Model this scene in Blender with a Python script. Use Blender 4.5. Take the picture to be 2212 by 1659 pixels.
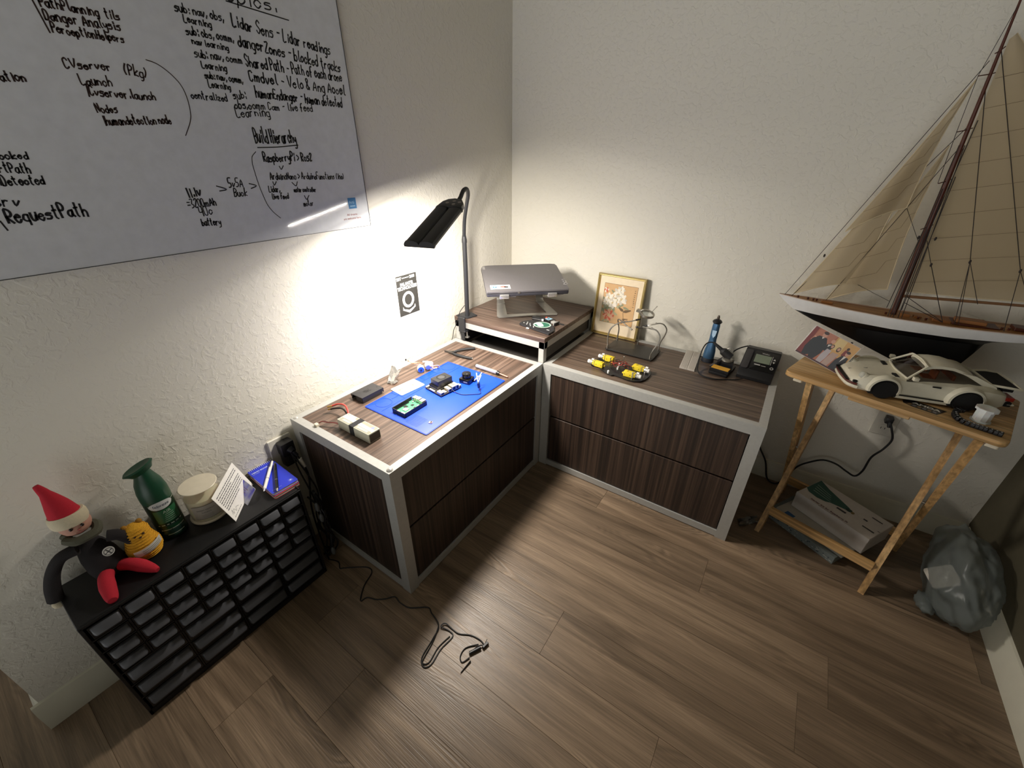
import bpy, bmesh, math, random
from mathutils import Vector, Matrix, Euler
random.seed(7)
PI = math.pi
for _o in list(bpy.data.objects):
    bpy.data.objects.remove(_o)
SC = bpy.context.scene
C = SC.collection

# ---------------------------------------------------------------- camera
cam_d = bpy.data.cameras.new('camera')
cam = bpy.data.objects.new('camera', cam_d); C.objects.link(cam)
cam.location = (1.3174, -1.9452, 1.3503)
_yaw, _pit, _rol = math.radians(33.9717), math.radians(29.2193), math.radians(0.282)
_f = Vector((-math.sin(_yaw)*math.cos(_pit), math.cos(_yaw)*math.cos(_pit), -math.sin(_pit)))
_r = Vector((math.cos(_yaw), math.sin(_yaw), 0)); _u = _r.cross(_f)
_r2 = _r*math.cos(_rol)+_u*math.sin(_rol); _u2 = -_r*math.sin(_rol)+_u*math.cos(_rol)
cam.rotation_euler = Matrix((_r2, _u2, -_f)).transposed().to_euler()
cam_d.sensor_fit = 'HORIZONTAL'; cam_d.sensor_width = 36.0
cam_d.lens = 36.0*884.5664/2212.0
cam_d.clip_start = 0.02; cam_d.clip_end = 50
SC.camera = cam

# ---------------------------------------------------------------- world, exposure
W = bpy.data.worlds.new('world'); SC.world = W; W.use_nodes = True
_wn = W.node_tree; _bg = _wn.nodes['Background']      # added ambient fill: bright below the horizon to lift the walls, dark above
_tc = _wn.nodes.new('ShaderNodeTexCoord'); _sx = _wn.nodes.new('ShaderNodeSeparateXYZ'); _mr = _wn.nodes.new('ShaderNodeMapRange')
_wn.links.new(_tc.outputs['Generated'], _sx.inputs[0]); _wn.links.new(_sx.outputs['Z'], _mr.inputs[0])
_mr.inputs[1].default_value = -.12; _mr.inputs[2].default_value = .12; _mr.inputs[3].default_value = 1.7; _mr.inputs[4].default_value = .12
_wn.links.new(_mr.outputs[0], _bg.inputs[1]); _bg.inputs[0].default_value = (0.97, 0.98, 0.95, 1)
SC.view_settings.view_transform = 'Standard'; SC.view_settings.look = 'None'
SC.view_settings.gamma = 1.0; SC.view_settings.use_curve_mapping = False
SC.view_settings.exposure = 0.2
LAMP_STRENGTH = 350.0
try:
    SC.cycles.max_bounces = 10; SC.cycles.diffuse_bounces = 6
    SC.cycles.use_denoising = True
    SC.cycles.sample_clamp_indirect = 6.0
except Exception:
    pass

# ---------------------------------------------------------------- materials
def lin(h):
    h = h.lstrip('#'); v = [int(h[i:i+2], 16)/255 for i in (0, 2, 4)]
    return tuple(((c/12.92) if c <= .04045 else ((c+.055)/1.055)**2.4) for c in v)+(1,)
_M = {}
def mat(name, hexc='#808080', rough=.6, metal=0., bump=0., bscale=200., **kw):
    if name in _M: return _M[name]
    m = bpy.data.materials.new(name); m.use_nodes = True
    nt = m.node_tree; p = nt.nodes['Principled BSDF']
    col = lin(hexc) if isinstance(hexc, str) else tuple(hexc)+(1,)
    p.inputs['Base Color'].default_value = col
    p.inputs['Roughness'].default_value = rough
    p.inputs['Metallic'].default_value = metal
    for k, v in kw.items():
        p.inputs[k.replace('_', ' ')].default_value = v
    # small procedural variation so nothing is a dead flat tone
    tc = nt.nodes.new('ShaderNodeTexCoord'); nz = nt.nodes.new('ShaderNodeTexNoise')
    nz.inputs['Scale'].default_value = bscale*.25; nz.inputs['Detail'].default_value = 3
    nt.links.new(tc.outputs['Object'], nz.inputs['Vector'])
    mx = nt.nodes.new('ShaderNodeMix'); mx.data_type = 'RGBA'; mx.blend_type = 'MULTIPLY'
    rp = nt.nodes.new('ShaderNodeMapRange'); rp.inputs[3].default_value = .9; rp.inputs[4].default_value = 1.08
    nt.links.new(nz.outputs['Fac'], rp.inputs[0])
    mx.inputs[0].default_value = 1.0; mx.inputs[6].default_value = col
    nt.links.new(rp.outputs[0], mx.inputs[7]); nt.links.new(mx.outputs[2], p.inputs['Base Color'])
    if bump:
        n2 = nt.nodes.new('ShaderNodeTexNoise'); n2.inputs['Scale'].default_value = bscale; n2.inputs['Detail'].default_value = 4
        nt.links.new(tc.outputs['Object'], n2.inputs['Vector'])
        b = nt.nodes.new('ShaderNodeBump'); b.inputs['Strength'].default_value = bump; b.inputs['Distance'].default_value = .002
        nt.links.new(n2.outputs['Fac'], b.inputs['Height']); nt.links.new(b.outputs[0], p.inputs['Normal'])
    _M[name] = m
    return m

def wood(name, axis, c0, c1, c2, rough=.5, fine=260., along=5., streak=38.):
    """straight grained veneer: grain runs along the given axis"""
    if name in _M: return _M[name]
    m = bpy.data.materials.new(name); m.use_nodes = True; nt = m.node_tree; N = nt.nodes; Lk = nt.links
    p = N['Principled BSDF']; p.inputs['Roughness'].default_value = rough
    tc = N.new('ShaderNodeTexCoord')
    def ns(sa, sx, det, ds=0.):
        mp = N.new('ShaderNodeMapping')
        s = [sx, sx, sx]; s[axis] = sa
        mp.inputs['Scale'].default_value = s
        Lk.new(tc.outputs['Object'], mp.inputs['Vector'])
        n = N.new('ShaderNodeTexNoise'); n.inputs['Scale'].default_value = 1; n.inputs['Detail'].default_value = det
        n.inputs['Distortion'].default_value = ds
        Lk.new(mp.outputs[0], n.inputs['Vector']); return n
    a = ns(along*.35, streak, 3, .4); b = ns(along, fine, 4); c = ns(along*4, fine*2.2, 2)
    r1 = N.new('ShaderNodeValToRGB'); Lk.new(a.outputs['Fac'], r1.inputs[0])
    e = r1.color_ramp.elements; e[0].position = .34; e[0].color = lin(c0); e[1].position = .68; e[1].color = lin(c2)
    x = e.new(.5); x.color = lin(c1)
    r2 = N.new('ShaderNodeMapRange'); Lk.new(b.outputs['Fac'], r2.inputs[0])
    r2.inputs[1].default_value = .3; r2.inputs[2].default_value = .7; r2.inputs[3].default_value = .62; r2.inputs[4].default_value = 1.3
    r3 = N.new('ShaderNodeMapRange'); Lk.new(c.outputs['Fac'], r3.inputs[0]); r3.inputs[3].default_value = .85; r3.inputs[4].default_value = 1.15
    mu = N.new('ShaderNodeMath'); mu.operation = 'MULTIPLY'; Lk.new(r2.outputs[0], mu.inputs[0]); Lk.new(r3.outputs[0], mu.inputs[1])
    mx = N.new('ShaderNodeMix'); mx.data_type = 'RGBA'; mx.blend_type = 'MULTIPLY'; mx.inputs[0].default_value = 1
    Lk.new(r1.outputs[0], mx.inputs[6]); Lk.new(mu.outputs[0], mx.inputs[7]); Lk.new(mx.outputs[2], p.inputs['Base Color'])
    bp = N.new('ShaderNodeBump'); bp.inputs['Strength'].default_value = .25; bp.inputs['Distance'].default_value = .0008
    Lk.new(b.outputs['Fac'], bp.inputs['Height']); Lk.new(bp.outputs[0], p.inputs['Normal'])
    _M[name] = m; return m

def wall_mat():
    m = bpy.data.materials.new('painted_textured_plaster'); m.use_nodes = True; nt = m.node_tree; N = nt.nodes; Lk = nt.links
    p = N['Principled BSDF']; p.inputs['Base Color'].default_value = lin('#e2ded3'); p.inputs['Roughness'].default_value = .75
    tc = N.new('ShaderNodeTexCoord')
    n1 = N.new('ShaderNodeTexNoise'); n1.inputs['Scale'].default_value = 55; n1.inputs['Detail'].default_value = 3.5; n1.inputs['Distortion'].default_value = .6
    n2 = N.new('ShaderNodeTexNoise'); n2.inputs['Scale'].default_value = 130; n2.inputs['Detail'].default_value = 2
    for n in (n1, n2): Lk.new(tc.outputs['Object'], n.inputs['Vector'])
    r = N.new('ShaderNodeMapRange'); r.inputs[1].default_value = .50; r.inputs[2].default_value = .62; Lk.new(n1.outputs['Fac'], r.inputs[0])
    ad = N.new('ShaderNodeMath'); ad.operation = 'MULTIPLY_ADD'; ad.inputs[1].default_value = .45
    Lk.new(n2.outputs['Fac'], ad.inputs[0]); Lk.new(r.outputs[0], ad.inputs[2])
    b = N.new('ShaderNodeBump'); b.inputs['Strength'].default_value = .32; b.inputs['Distance'].default_value = .0022
    Lk.new(ad.outputs[0], b.inputs['Height']); Lk.new(b.outputs[0], p.inputs['Normal'])
    return m

def floor_mat():
    m = bpy.data.materials.new('wood_look_floor_plank'); m.use_nodes = True; nt = m.node_tree; N = nt.nodes; Lk = nt.links
    p = N['Principled BSDF']
    tc = N.new('ShaderNodeTexCoord'); at = N.new('ShaderNodeAttribute'); at.attribute_name = 'plank'
    cb = N.new('ShaderNodeCombineXYZ')
    m1 = N.new('ShaderNodeMath'); m1.operation = 'MULTIPLY'; m1.inputs[1].default_value = 37.; Lk.new(at.outputs['Fac'], m1.inputs[0])
    Lk.new(m1.outputs[0], cb.inputs[0]); Lk.new(m1.outputs[0], cb.inputs[2])
    va = N.new('ShaderNodeVectorMath'); va.operation = 'ADD'; Lk.new(tc.outputs['Object'], va.inputs[0]); Lk.new(cb.outputs[0], va.inputs[1])
    def ns(s, det, ds=0.):
        mp = N.new('ShaderNodeMapping'); mp.inputs['Scale'].default_value = s; Lk.new(va.outputs[0], mp.inputs['Vector'])
        n = N.new('ShaderNodeTexNoise'); n.inputs['Scale'].default_value = 1; n.inputs['Detail'].default_value = det; n.inputs['Distortion'].default_value = ds
        Lk.new(mp.outputs[0], n.inputs['Vector']); return n
    big = ns((1.1, 7, 1), 3, 1.0); fine = ns((9, 330, 1), 4, .3); mid = ns((1.5, 20, 1), 5, .9)
    # cathedral figure: contour bands of a stretched noise
    ct = ns((1.0, 6.0, 1), 2, .6)
    s = N.new('ShaderNodeMath'); s.operation = 'MULTIPLY'; s.inputs[1].default_value = 190; Lk.new(ct.outputs['Fac'], s.inputs[0])
    sn = N.new('ShaderNodeMath'); sn.operation = 'SINE'; Lk.new(s.outputs[0], sn.inputs[0])
    gate = N.new('ShaderNodeMapRange'); gate.inputs[1].default_value = .54; gate.inputs[2].default_value = .64; Lk.new(big.outputs['Fac'], gate.inputs[0])
    cg = N.new('ShaderNodeMath'); cg.operation = 'MULTIPLY'; Lk.new(sn.outputs[0], cg.inputs[0]); Lk.new(gate.outputs[0], cg.inputs[1])
    r1 = N.new('ShaderNodeValToRGB'); Lk.new(mid.outputs['Fac'], r1.inputs[0]); e = r1.color_ramp.elements
    e[0].position = .28; e[0].color = lin('#6b5947'); e[1].position = .72; e[1].color = lin('#a08971')
    x = e.new(.5); x.color = lin('#88735e')
    r2 = N.new('ShaderNodeMapRange'); Lk.new(fine.outputs['Fac'], r2.inputs[0]); r2.inputs[1].default_value = .3; r2.inputs[2].default_value = .7; r2.inputs[3].default_value = .76; r2.inputs[4].default_value = 1.2
    r3 = N.new('ShaderNodeMapRange'); Lk.new(cg.outputs[0], r3.inputs[0]); r3.inputs[1].default_value = -1; r3.inputs[2].default_value = 1; r3.inputs[3].default_value = .72; r3.inputs[4].default_value = 1.12
    r4 = N.new('ShaderNodeMapRange'); Lk.new(at.outputs['Fac'], r4.inputs[0]); r4.inputs[3].default_value = .78; r4.inputs[4].default_value = 1.12
    mu = N.new('ShaderNodeMath'); mu.operation = 'MULTIPLY'; Lk.new(r2.outputs[0], mu.inputs[0]); Lk.new(r3.outputs[0], mu.inputs[1])
    mv = N.new('ShaderNodeMath'); mv.operation = 'MULTIPLY'; Lk.new(mu.outputs[0], mv.inputs[0]); Lk.new(r4.outputs[0], mv.inputs[1])
    mx = N.new('ShaderNodeMix'); mx.data_type = 'RGBA'; mx.blend_type = 'MULTIPLY'; mx.inputs[0].default_value = 1
    Lk.new(r1.outputs[0], mx.inputs[6]); Lk.new(mv.outputs[0], mx.inputs[7]); Lk.new(mx.outputs[2], p.inputs['Base Color'])
    ro = N.new('ShaderNodeMapRange'); Lk.new(fine.outputs['Fac'], ro.inputs[0]); ro.inputs[3].default_value = .28; ro.inputs[4].default_value = .5
    Lk.new(ro.outputs[0], p.inputs['Roughness'])
    hs = N.new('ShaderNodeMath'); hs.operation = 'MULTIPLY_ADD'; hs.inputs[1].default_value = .35; Lk.new(cg.outputs[0], hs.inputs[0]); Lk.new(fine.outputs['Fac'], hs.inputs[2])
    b = N.new('ShaderNodeBump'); b.inputs['Strength'].default_value = .45; b.inputs['Distance'].default_value = .0012
    Lk.new(hs.outputs[0], b.inputs['Height']); Lk.new(b.outputs[0], p.inputs['Normal'])
    return m

def emis(name, col, s):
    m = bpy.data.materials.new(name); m.use_nodes = True; p = m.node_tree.nodes['Principled BSDF']
    p.inputs['Base Color'].default_value = (.8, .8, .8, 1)
    p.inputs['Emission Color'].default_value = tuple(col)+(1,); p.inputs['Emission Strength'].default_value = s
    return m

def film(name, hexc, alpha, rough=.3, trans=.0):
    """thin see-through film or cloth: mix of transparent, translucent and glossy"""
    if name in _M: return _M[name]
    m = bpy.data.materials.new(name); m.use_nodes = True; nt = m.node_tree; N = nt.nodes; Lk = nt.links
    p = N['Principled BSDF']; out = N['Material Output']
    p.inputs['Base Color'].default_value = lin(hexc); p.inputs['Roughness'].default_value = rough
    tl = N.new('ShaderNodeBsdfTranslucent'); tl.inputs[0].default_value = lin(hexc)
    tp = N.new('ShaderNodeBsdfTransparent')
    a = N.new('ShaderNodeMixShader'); a.inputs[0].default_value = trans; Lk.new(p.outputs[0], a.inputs[1]); Lk.new(tl.outputs[0], a.inputs[2])
    b = N.new('ShaderNodeMixShader'); b.inputs[0].default_value = alpha; Lk.new(tp.outputs[0], b.inputs[1]); Lk.new(a.outputs[0], b.inputs[2])
    Lk.new(b.outputs[0], out.inputs[0]); _M[name] = m
    return m

# ---------------------------------------------------------------- geometry helpers
def NB(): return bmesh.new()
def _mi(fs, mi):
    for f in fs: f.material_index = mi
def box(bm, lo, hi, bev=0., mi=0, M=None, seg=1):
    lo = Vector(lo); hi = Vector(hi); c = (lo+hi)/2; s = hi-lo; old = set(bm.verts)
    r = bmesh.ops.create_cube(bm, size=1.0, matrix=Matrix.Translation(c) @ Matrix.Diagonal((abs(s.x), abs(s.y), abs(s.z), 1)))
    vs = r['verts']; _mi(list({f for v in vs for f in v.link_faces}), mi)
    if bev > 0:
        bmesh.ops.bevel(bm, geom=list({e for v in vs for e in v.link_edges}), offset=min(bev, min(abs(s.x), abs(s.y), abs(s.z))*.49), segments=seg, affect='EDGES', profile=.6)
    vs = [v for v in bm.verts if v not in old]
    if bev > 0: _mi({f for v in vs for f in v.link_faces}, mi)
    if M is not None: bmesh.ops.transform(bm, matrix=M, verts=vs)
    return vs
def quad(bm, pts, mi=0):
    f = bm.faces.new([bm.verts.new(p) for p in pts]); f.material_index = mi; return f
def prism(bm, pts, z0, z1, M=None, mi=0, bev=0.):
    """extrude a 2-D outline (x,y) from z0 to z1"""
    old = set(bm.verts)
    a = [bm.verts.new((p[0], p[1], z0)) for p in pts]; b = [bm.verts.new((p[0], p[1], z1)) for p in pts]
    n = len(pts); fs = [bm.faces.new(a[::-1]), bm.faces.new(b)]
    for i in range(n): fs.append(bm.faces.new((a[i], a[(i+1) % n], b[(i+1) % n], b[i])))
    bmesh.ops.recalc_face_normals(bm, faces=fs)
    if bev: bmesh.ops.bevel(bm, geom=list({e for f in fs[:2] for e in f.edges}), offset=bev, segments=2, affect='EDGES', profile=.6)
    vs = [v for v in bm.verts if v not in old]; _mi({f for v in vs for f in v.link_faces}, mi)
    if M is not None: bmesh.ops.transform(bm, matrix=M, verts=vs)
    return vs
def ringf(bm, rings, cap=True, mi=0, smooth=True):
    """skin a list of rings (equal length lists of points)"""
    R = [[bm.verts.new(p) for p in r] for r in rings]; n = len(R[0]); fs = []
    for i in range(len(R)-1):
        for j in range(n): fs.append(bm.faces.new((R[i][j], R[i][(j+1) % n], R[i+1][(j+1) % n], R[i+1][j])))
    if cap: fs.append(bm.faces.new(R[0][::-1])); fs.append(bm.faces.new(R[-1]))
    _mi(fs, mi); return [v for r in R for v in r]
def lathe(bm, prof, c=(0, 0, 0), seg=24, mi=0, M=None, cap=True, sx=1., sy=1.):
    rings = []
    for r, z in prof:
        r = max(r, 1e-5)
        rings.append([Vector((c[0]+r*sx*math.cos(2*PI*k/seg), c[1]+r*sy*math.sin(2*PI*k/seg), c[2]+z)) for k in range(seg)])
    vs = ringf(bm, rings, cap, mi)
    if M is not None: bmesh.ops.transform(bm, matrix=M, verts=vs)
    return vs
def cyl(bm, p0, p1, r0, r1=None, seg=14, mi=0):
    return tube(bm, [p0, p1], [r0, r0 if r1 is None else r1], seg, mi, smooth=0)
def cat(pts, n=5, closed=False):
    P = [Vector(p) for p in pts]
    if n <= 1 or len(P) < 3: return P
    out = []; m = len(P)
    rng = range(m if closed else m-1)
    for i in rng:
        if closed: a, b, c, d = P[i-1], P[i], P[(i+1) % m], P[(i+2) % m]
        else: a, b, c, d = P[max(i-1, 0)], P[i], P[i+1], P[min(i+2, m-1)]
        for k in range(n):
            t = k/n
            out.append(.5*((2*b)+(c-a)*t+(2*a-5*b+4*c-d)*t*t+(3*b-a-3*c+d)*t**3))
    if not closed: out.append(P[-1])
    return out
def tube(bm, pts, r, seg=8, mi=0, smooth=5, flat=1., ref=None):
    P = cat(pts, smooth); n = len(P)
    if isinstance(r, (int, float)): rr = [r]*n
    else:
        rr = []
        for i in range(n):
            t = i/(n-1)*(len(r)-1); k = min(int(t), len(r)-2); rr.append(r[k]+(r[k+1]-r[k])*(t-k))
    up = Vector(ref) if ref else Vector((0, 0, 1)); rings = []
    prev = None
    for i in range(n):
        d = (P[min(i+1, n-1)]-P[max(i-1, 0)])
        if d.length < 1e-9: d = Vector((0, 0, 1))
        d.normalize()
        if prev is None:
            a = d.cross(up)
            if a.length < 1e-3: a = d.cross(Vector((1, 0, 0)))
        else:
            a = prev - d*prev.dot(d)
            if a.length < 1e-4: a = d.cross(up)
        a.normalize(); prev = a.copy(); b = a.cross(d)
        rings.append([P[i]+a*math.cos(2*PI*k/seg)*rr[i]+b*math.sin(2*PI*k/seg)*rr[i]*flat for k in range(seg)])
    return ringf(bm, rings, True, mi)
def ball(bm, c, r, mi=0, u=14, v=10, M=None):
    s = (r, r, r) if isinstance(r, (int, float)) else r
    q = bmesh.ops.create_uvsphere(bm, u_segments=u, v_segments=v, radius=1, matrix=Matrix.Translation(c) @ (M or Matrix()) @ Matrix.Diagonal((s[0], s[1], s[2], 1)))
    _mi({f for x in q['verts'] for f in x.link_faces}, mi); return q['verts']
def frame(o, ex, ey):
    ex = Vector(ex).normalized(); ey = Vector(ey); ey = (ey-ex*ey.dot(ex)).normalized(); ez = ex.cross(ey)
    m = Matrix((ex, ey, ez)).transposed().to_4x4(); m.translation = Vector(o); return m
def RZ(loc, a=0.): return Matrix.Translation(loc) @ Matrix.Rotation(a, 4, 'Z')
def ell(cx, cy, rx, ry=None, n=20, a0=0., a1=2*PI):
    ry = rx if ry is None else ry
    return [(cx+rx*math.cos(a0+(a1-a0)*k/n), cy+ry*math.sin(a0+(a1-a0)*k/n)) for k in range(n)]
def rrect(x0, y0, x1, y1, r, n=4):
    o = []
    for cx, cy, a in ((x1-r, y0+r, -PI/2), (x1-r, y1-r, 0), (x0+r, y1-r, PI/2), (x0+r, y0+r, PI)):
        for k in range(n+1): o.append((cx+r*math.cos(a+PI/2*k/n), cy+r*math.sin(a+PI/2*k/n)))
    return o

def finish(name, bm, mats, ang=35):
    bmesh.ops.remove_doubles(bm, verts=bm.verts, dist=1e-6)
    me = bpy.data.meshes.new(name); bm.to_mesh(me); bm.free()
    for m in (mats if isinstance(mats, (list, tuple)) else [mats]): me.materials.append(m)
    for p in me.polygons: p.use_smooth = True
    try: me.set_sharp_from_angle(angle=math.radians(ang))
    except Exception: pass
    o = bpy.data.objects.new(name, me); C.objects.link(o); return o
class Thing:
    def __init__(s, name, label, cat_, loc=(0, 0, 0), rz=0., group=None):
        o = bpy.data.objects.new(name, None); C.objects.link(o); s.o = o
        o.empty_display_size = .05; o.location = loc; o.rotation_euler = (0, 0, rz)
        o['label'] = label; o['category'] = cat_
        if group: o['group'] = group
        s.M = RZ(loc, rz)
    def part(s, name, bm, mats, parent=None, w=False, ang=35, label=None):
        """w: bm is in world coordinates, otherwise in the thing's own frame"""
        if w: bmesh.ops.transform(bm, matrix=s.M.inverted(), verts=bm.verts)
        o = finish(name, bm, mats, ang); o.parent = parent or s.o
        if label: o['label'] = label
        return o
def solo(name, bm, mats, label, cat_, group=None, loc=None, ang=35):
    """thing that is one mesh; bm in world coordinates, origin moved to loc"""
    if loc is None:
        xs = [v.co for v in bm.verts]; loc = (sum(v.x for v in xs)/len(xs), sum(v.y for v in xs)/len(xs), min(v.z for v in xs))
    bmesh.ops.translate(bm, vec=-Vector(loc), verts=bm.verts)
    o = finish(name, bm, mats, ang); o.location = loc
    o['label'] = label; o['category'] = cat_
    if group: o['group'] = group
    return o
def struct(name, bm, mats, ang=35):
    o = finish(name, bm, mats, ang); o['kind'] = 'structure'; return o
def text_mesh(bm, s, size, M, mi=0, ext=.0003, align='LEFT', sx=1.0, bold=0.):
    cu = bpy.data.curves.new('t', 'FONT'); cu.body = s; cu.size = size; cu.extrude = ext; cu.align_x = align; cu.offset = bold; cu.resolution_u = 3
    ob = bpy.data.objects.new('t', cu); C.objects.link(ob)
    bpy.context.view_layer.update()
    me = bpy.data.meshes.new_from_object(ob.evaluated_get(bpy.context.evaluated_depsgraph_get()))
    bpy.data.objects.remove(ob); bpy.data.curves.remove(cu)
    n0 = len(bm.verts); f0 = len(bm.faces)
    bm.from_mesh(me); bpy.data.meshes.remove(me); bm.verts.ensure_lookup_table(); bm.faces.ensure_lookup_table()
    bmesh.ops.transform(bm, matrix=M @ Matrix.Diagonal((sx, 1, 1, 1)), verts=bm.verts[n0:])
    for f in bm.faces[f0:]: f.material_index = mi
def flat(bm, pts, M, z=0., mi=0):
    f = bm.faces.new([bm.verts.new(M @ Vector((p[0], p[1], z))) for p in pts]); f.material_index = mi
    return f

# stroke lettering for marker handwriting
GL = {'a': '35 15 04 03 12 22 34|35 33 42', 'b': '08 02|04 15 25 34 33 22 12 03', 'c': '34 25 15 04 03 12 22 33', 'd': '38 32|34 25 15 04 03 12 22 33',
 'e': '04 34 25 15 04 03 12 22 33', 'f': '38 28 17 12|05 25', 'g': '35 15 04 03 12 32|35 31 20 10', 'h': '08 02|04 15 25 34 32', 'i': '15 12|17 16',
 'j': '25 21 10 01|27 26', 'k': '08 02|35 03 32', 'l': '18 13 22', 'm': '05 02|04 15 24 22|24 35 44 42', 'n': '05 02|04 15 25 34 32', 'o': '15 04 03 12 22 33 34 25 15',
 'p': '05 00|04 15 25 34 33 22 12 03', 'q': '35 15 04 03 12 32|35 30', 'r': '05 02|04 15 25', 's': '35 15 04 24 33 22 02', 't': '18 13 22|06 26', 'u': '05 03 12 22 34|35 32',
 'v': '05 12 35', 'w': '05 12 24 32 45', 'x': '05 32|35 02', 'y': '05 13 34|35 31 20 00', 'z': '05 35 02 32',
 'A': '02 28 42|14 34', 'B': '02 08 28 37 36 25 05|25 34 33 22 02', 'C': '37 28 18 07 03 12 22 33', 'D': '02 08 28 36 34 22 02', 'E': '38 08 02 32|05 25', 'F': '38 08 02|05 25',
 'H': '08 02|38 32|05 35', 'L': '08 02 32', 'N': '02 08 32 38', 'P': '02 08 28 37 36 25 05', 'R': '02 08 28 37 36 25 05 32', 'S': '37 28 18 07 06 34 33 22 12 03',
 'T': '08 48|28 22', 'V': '08 22 48', 'Z': '08 38 02 32', '0': '18 07 03 12 22 33 37 28 18', '1': '18 12', '2': '07 18 28 37 02 32', '3': '08 38 15 34 33 22 02',
 '4': '08 05 35|38 32', '5': '38 08 05 25 34 33 22 02', '(': '28 16 14 22', ')': '08 16 14 02', '-': '15 35', '>': '07 35 03', '=': '06 36|04 34', '.': '12 13', ',': '13 01',
 ':': '12 13|15 16', '|': '18 11', '&': '33 12 03 04 27 18 07 32'}
def ribbon(bm, pts, w, M, z=0., mi=0, n=3):
    P = cat([(p[0], p[1], 0) for p in pts], n) if len(pts) > 2 else [Vector((p[0], p[1], 0)) for p in pts]
    L_, R_ = [], []
    for i, p in enumerate(P):
        d = P[min(i+1, len(P)-1)]-P[max(i-1, 0)]
        if d.length < 1e-9: d = Vector((1, 0, 0))
        d.normalize(); nrm = Vector((-d.y, d.x, 0))*w/2
        e = d*(-w*.4 if i == 0 else (w*.4 if i == len(P)-1 else 0))
        L_.append(bm.verts.new(M @ (p+nrm+e+Vector((0, 0, z))))); R_.append(bm.verts.new(M @ (p-nrm+e+Vector((0, 0, z)))))
    for i in range(len(P)-1):
        f = bm.faces.new((L_[i], R_[i], R_[i+1], L_[i+1])); f.material_index = mi
def write(bm, s, M, x0, y0, x1, y1, h, w, mi=0, z=0.):
    """handwritten line from (x0,y0) to (x1,y1); h = height of a capital"""
    adv = {'m': 5.6, 'w': 5.4, 'i': 2.6, 'l': 2.9, '.': 2.2, ',': 2.2, ':': 2.2, ' ': 2.4, '1': 2.4, '|': 2.2, 'A': 5.2, 'T': 5, 'V': 5}
    tot = sum(adv.get(c, 4.3) for c in s); Ln = math.hypot(x1-x0, y1-y0); ax, ay = (x1-x0)/Ln, (y1-y0)/Ln; kx = Ln/tot; ky = h/5.2; cx = 0.
    for c in s:
        if c in GL:
            jy = random.uniform(-.35, .35); js = random.uniform(.9, 1.15); sl = random.uniform(.02, .16)
            for st in GL[c].split('|'):
                pts = []
                for q in st.split():
                    gx = int(q[0])*.92+random.uniform(-.14, .14); gy = (int(q[1])-2)*js+random.uniform(-.2, .2)+jy
                    gx += gy*sl
                    u = (cx+gx)*kx; v = gy*ky
                    pts.append((x0+ax*u-ay*v, y0+ay*u+ax*v))
                ribbon(bm, pts, w*random.uniform(.85, 1.15), M, z, mi, 3)
        cx += adv.get(c, 4.3)
# ---------------------------------------------------------------- the room
WALL = wall_mat(); TRIM = mat('white_trim_paint', '#d9d6c6', .45, bump=.1, bscale=60)
def wallbox(name, lo, hi, m=None):
    bm = NB(); box(bm, lo, hi); return struct(name, bm, m or WALL)
wallbox('wall_left', (-.12, -2.20, 0), (0, .0, 2.44))
wallbox('wall_back', (-.12, 0, 0), (2.29, .12, 2.44))
wallbox('wall_right', (2.17, -3.2, 0), (2.29, 0, 2.44), mat('dark_olive_wall', '#57513f', .8, bump=.2, bscale=120))  # one even olive tone, darker than the other walls
wallbox('ceiling', (-2.2, -3.4, 2.44), (2.29, .12, 2.50), mat('ceiling_paint', '#96917f', .8))
# floor: every board cut where the photograph shows its end joints
bm = NB(); lay = bm.faces.layers.float.new('plank'); pw = .165; y = .005; row = 0
ends = {-1: .55, -2: 1.85, -3: .9, -4: 2.117, -5: 1.362, -6: 1.743, -7: .45, -8: 1.0, -9: 1.37}
row = 0
while y > -2.9:
    row -= 1
    x0e = ends.get(row, random.uniform(0, 1.2))
    x = x0e - 1.22*3
    while x < 2.29:
        a, b = max(x, -2.2), min(x+1.22, 2.29)
        if b > a:
            g = .0006
            vs = [(a+g, y-pw+g), (b-g, y-pw+g), (b-g, y-g), (a+g, y-g)]
            top = [bm.verts.new((p[0], p[1], 0)) for p in vs]
            f = bm.faces.new(top); f[lay] = random.random()
            bot = [bm.verts.new((p[0]+(-g if k in (0, 3) else g), p[1]+(-g if k < 2 else g), -.0015)) for k, p in enumerate(vs)]
            for k in range(4):
                q = bm.faces.new((top[k], bot[k], bot[(k+1) % 4], top[(k+1) % 4])); q[lay] = f[lay]
        x += 1.22
    y -= pw
box(bm, (-2.2, -2.96, -.06), (2.29, .12, -.0016))
struct('floor', bm, floor_mat())
def baseboard(name, p0, p1, nrm):
    """moulded profile swept along a wall"""
    prof = [(0, 0), (.0155, 0), (.0155, .068), (.012, .073), (.012, .080), (.006, .092), (0, .095)]
    bm = NB(); n = Vector(nrm)
    ra = [Vector(p0)+n*a+Vector((0, 0, b)) for a, b in prof]; rb = [Vector(p1)+n*a+Vector((0, 0, b)) for a, b in prof]
    ringf(bm, [ra, rb]); bmesh.ops.recalc_face_normals(bm, faces=bm.faces); return struct(name, bm, TRIM)
baseboard('baseboard_left', (0, -2.2155, 0), (0, -.0155, 0), (1, 0, 0))
baseboard('baseboard_back', (0, 0, 0), (2.17, 0, 0), (0, -1, 0))
baseboard('baseboard_right', (2.17, -3.2, 0), (2.17, -.0155, 0), (-1, 0, 0))
baseboard('trim_1', (-.12, -2.2, 0), (0, -2.2, 0), (0, -1, 0))

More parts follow.
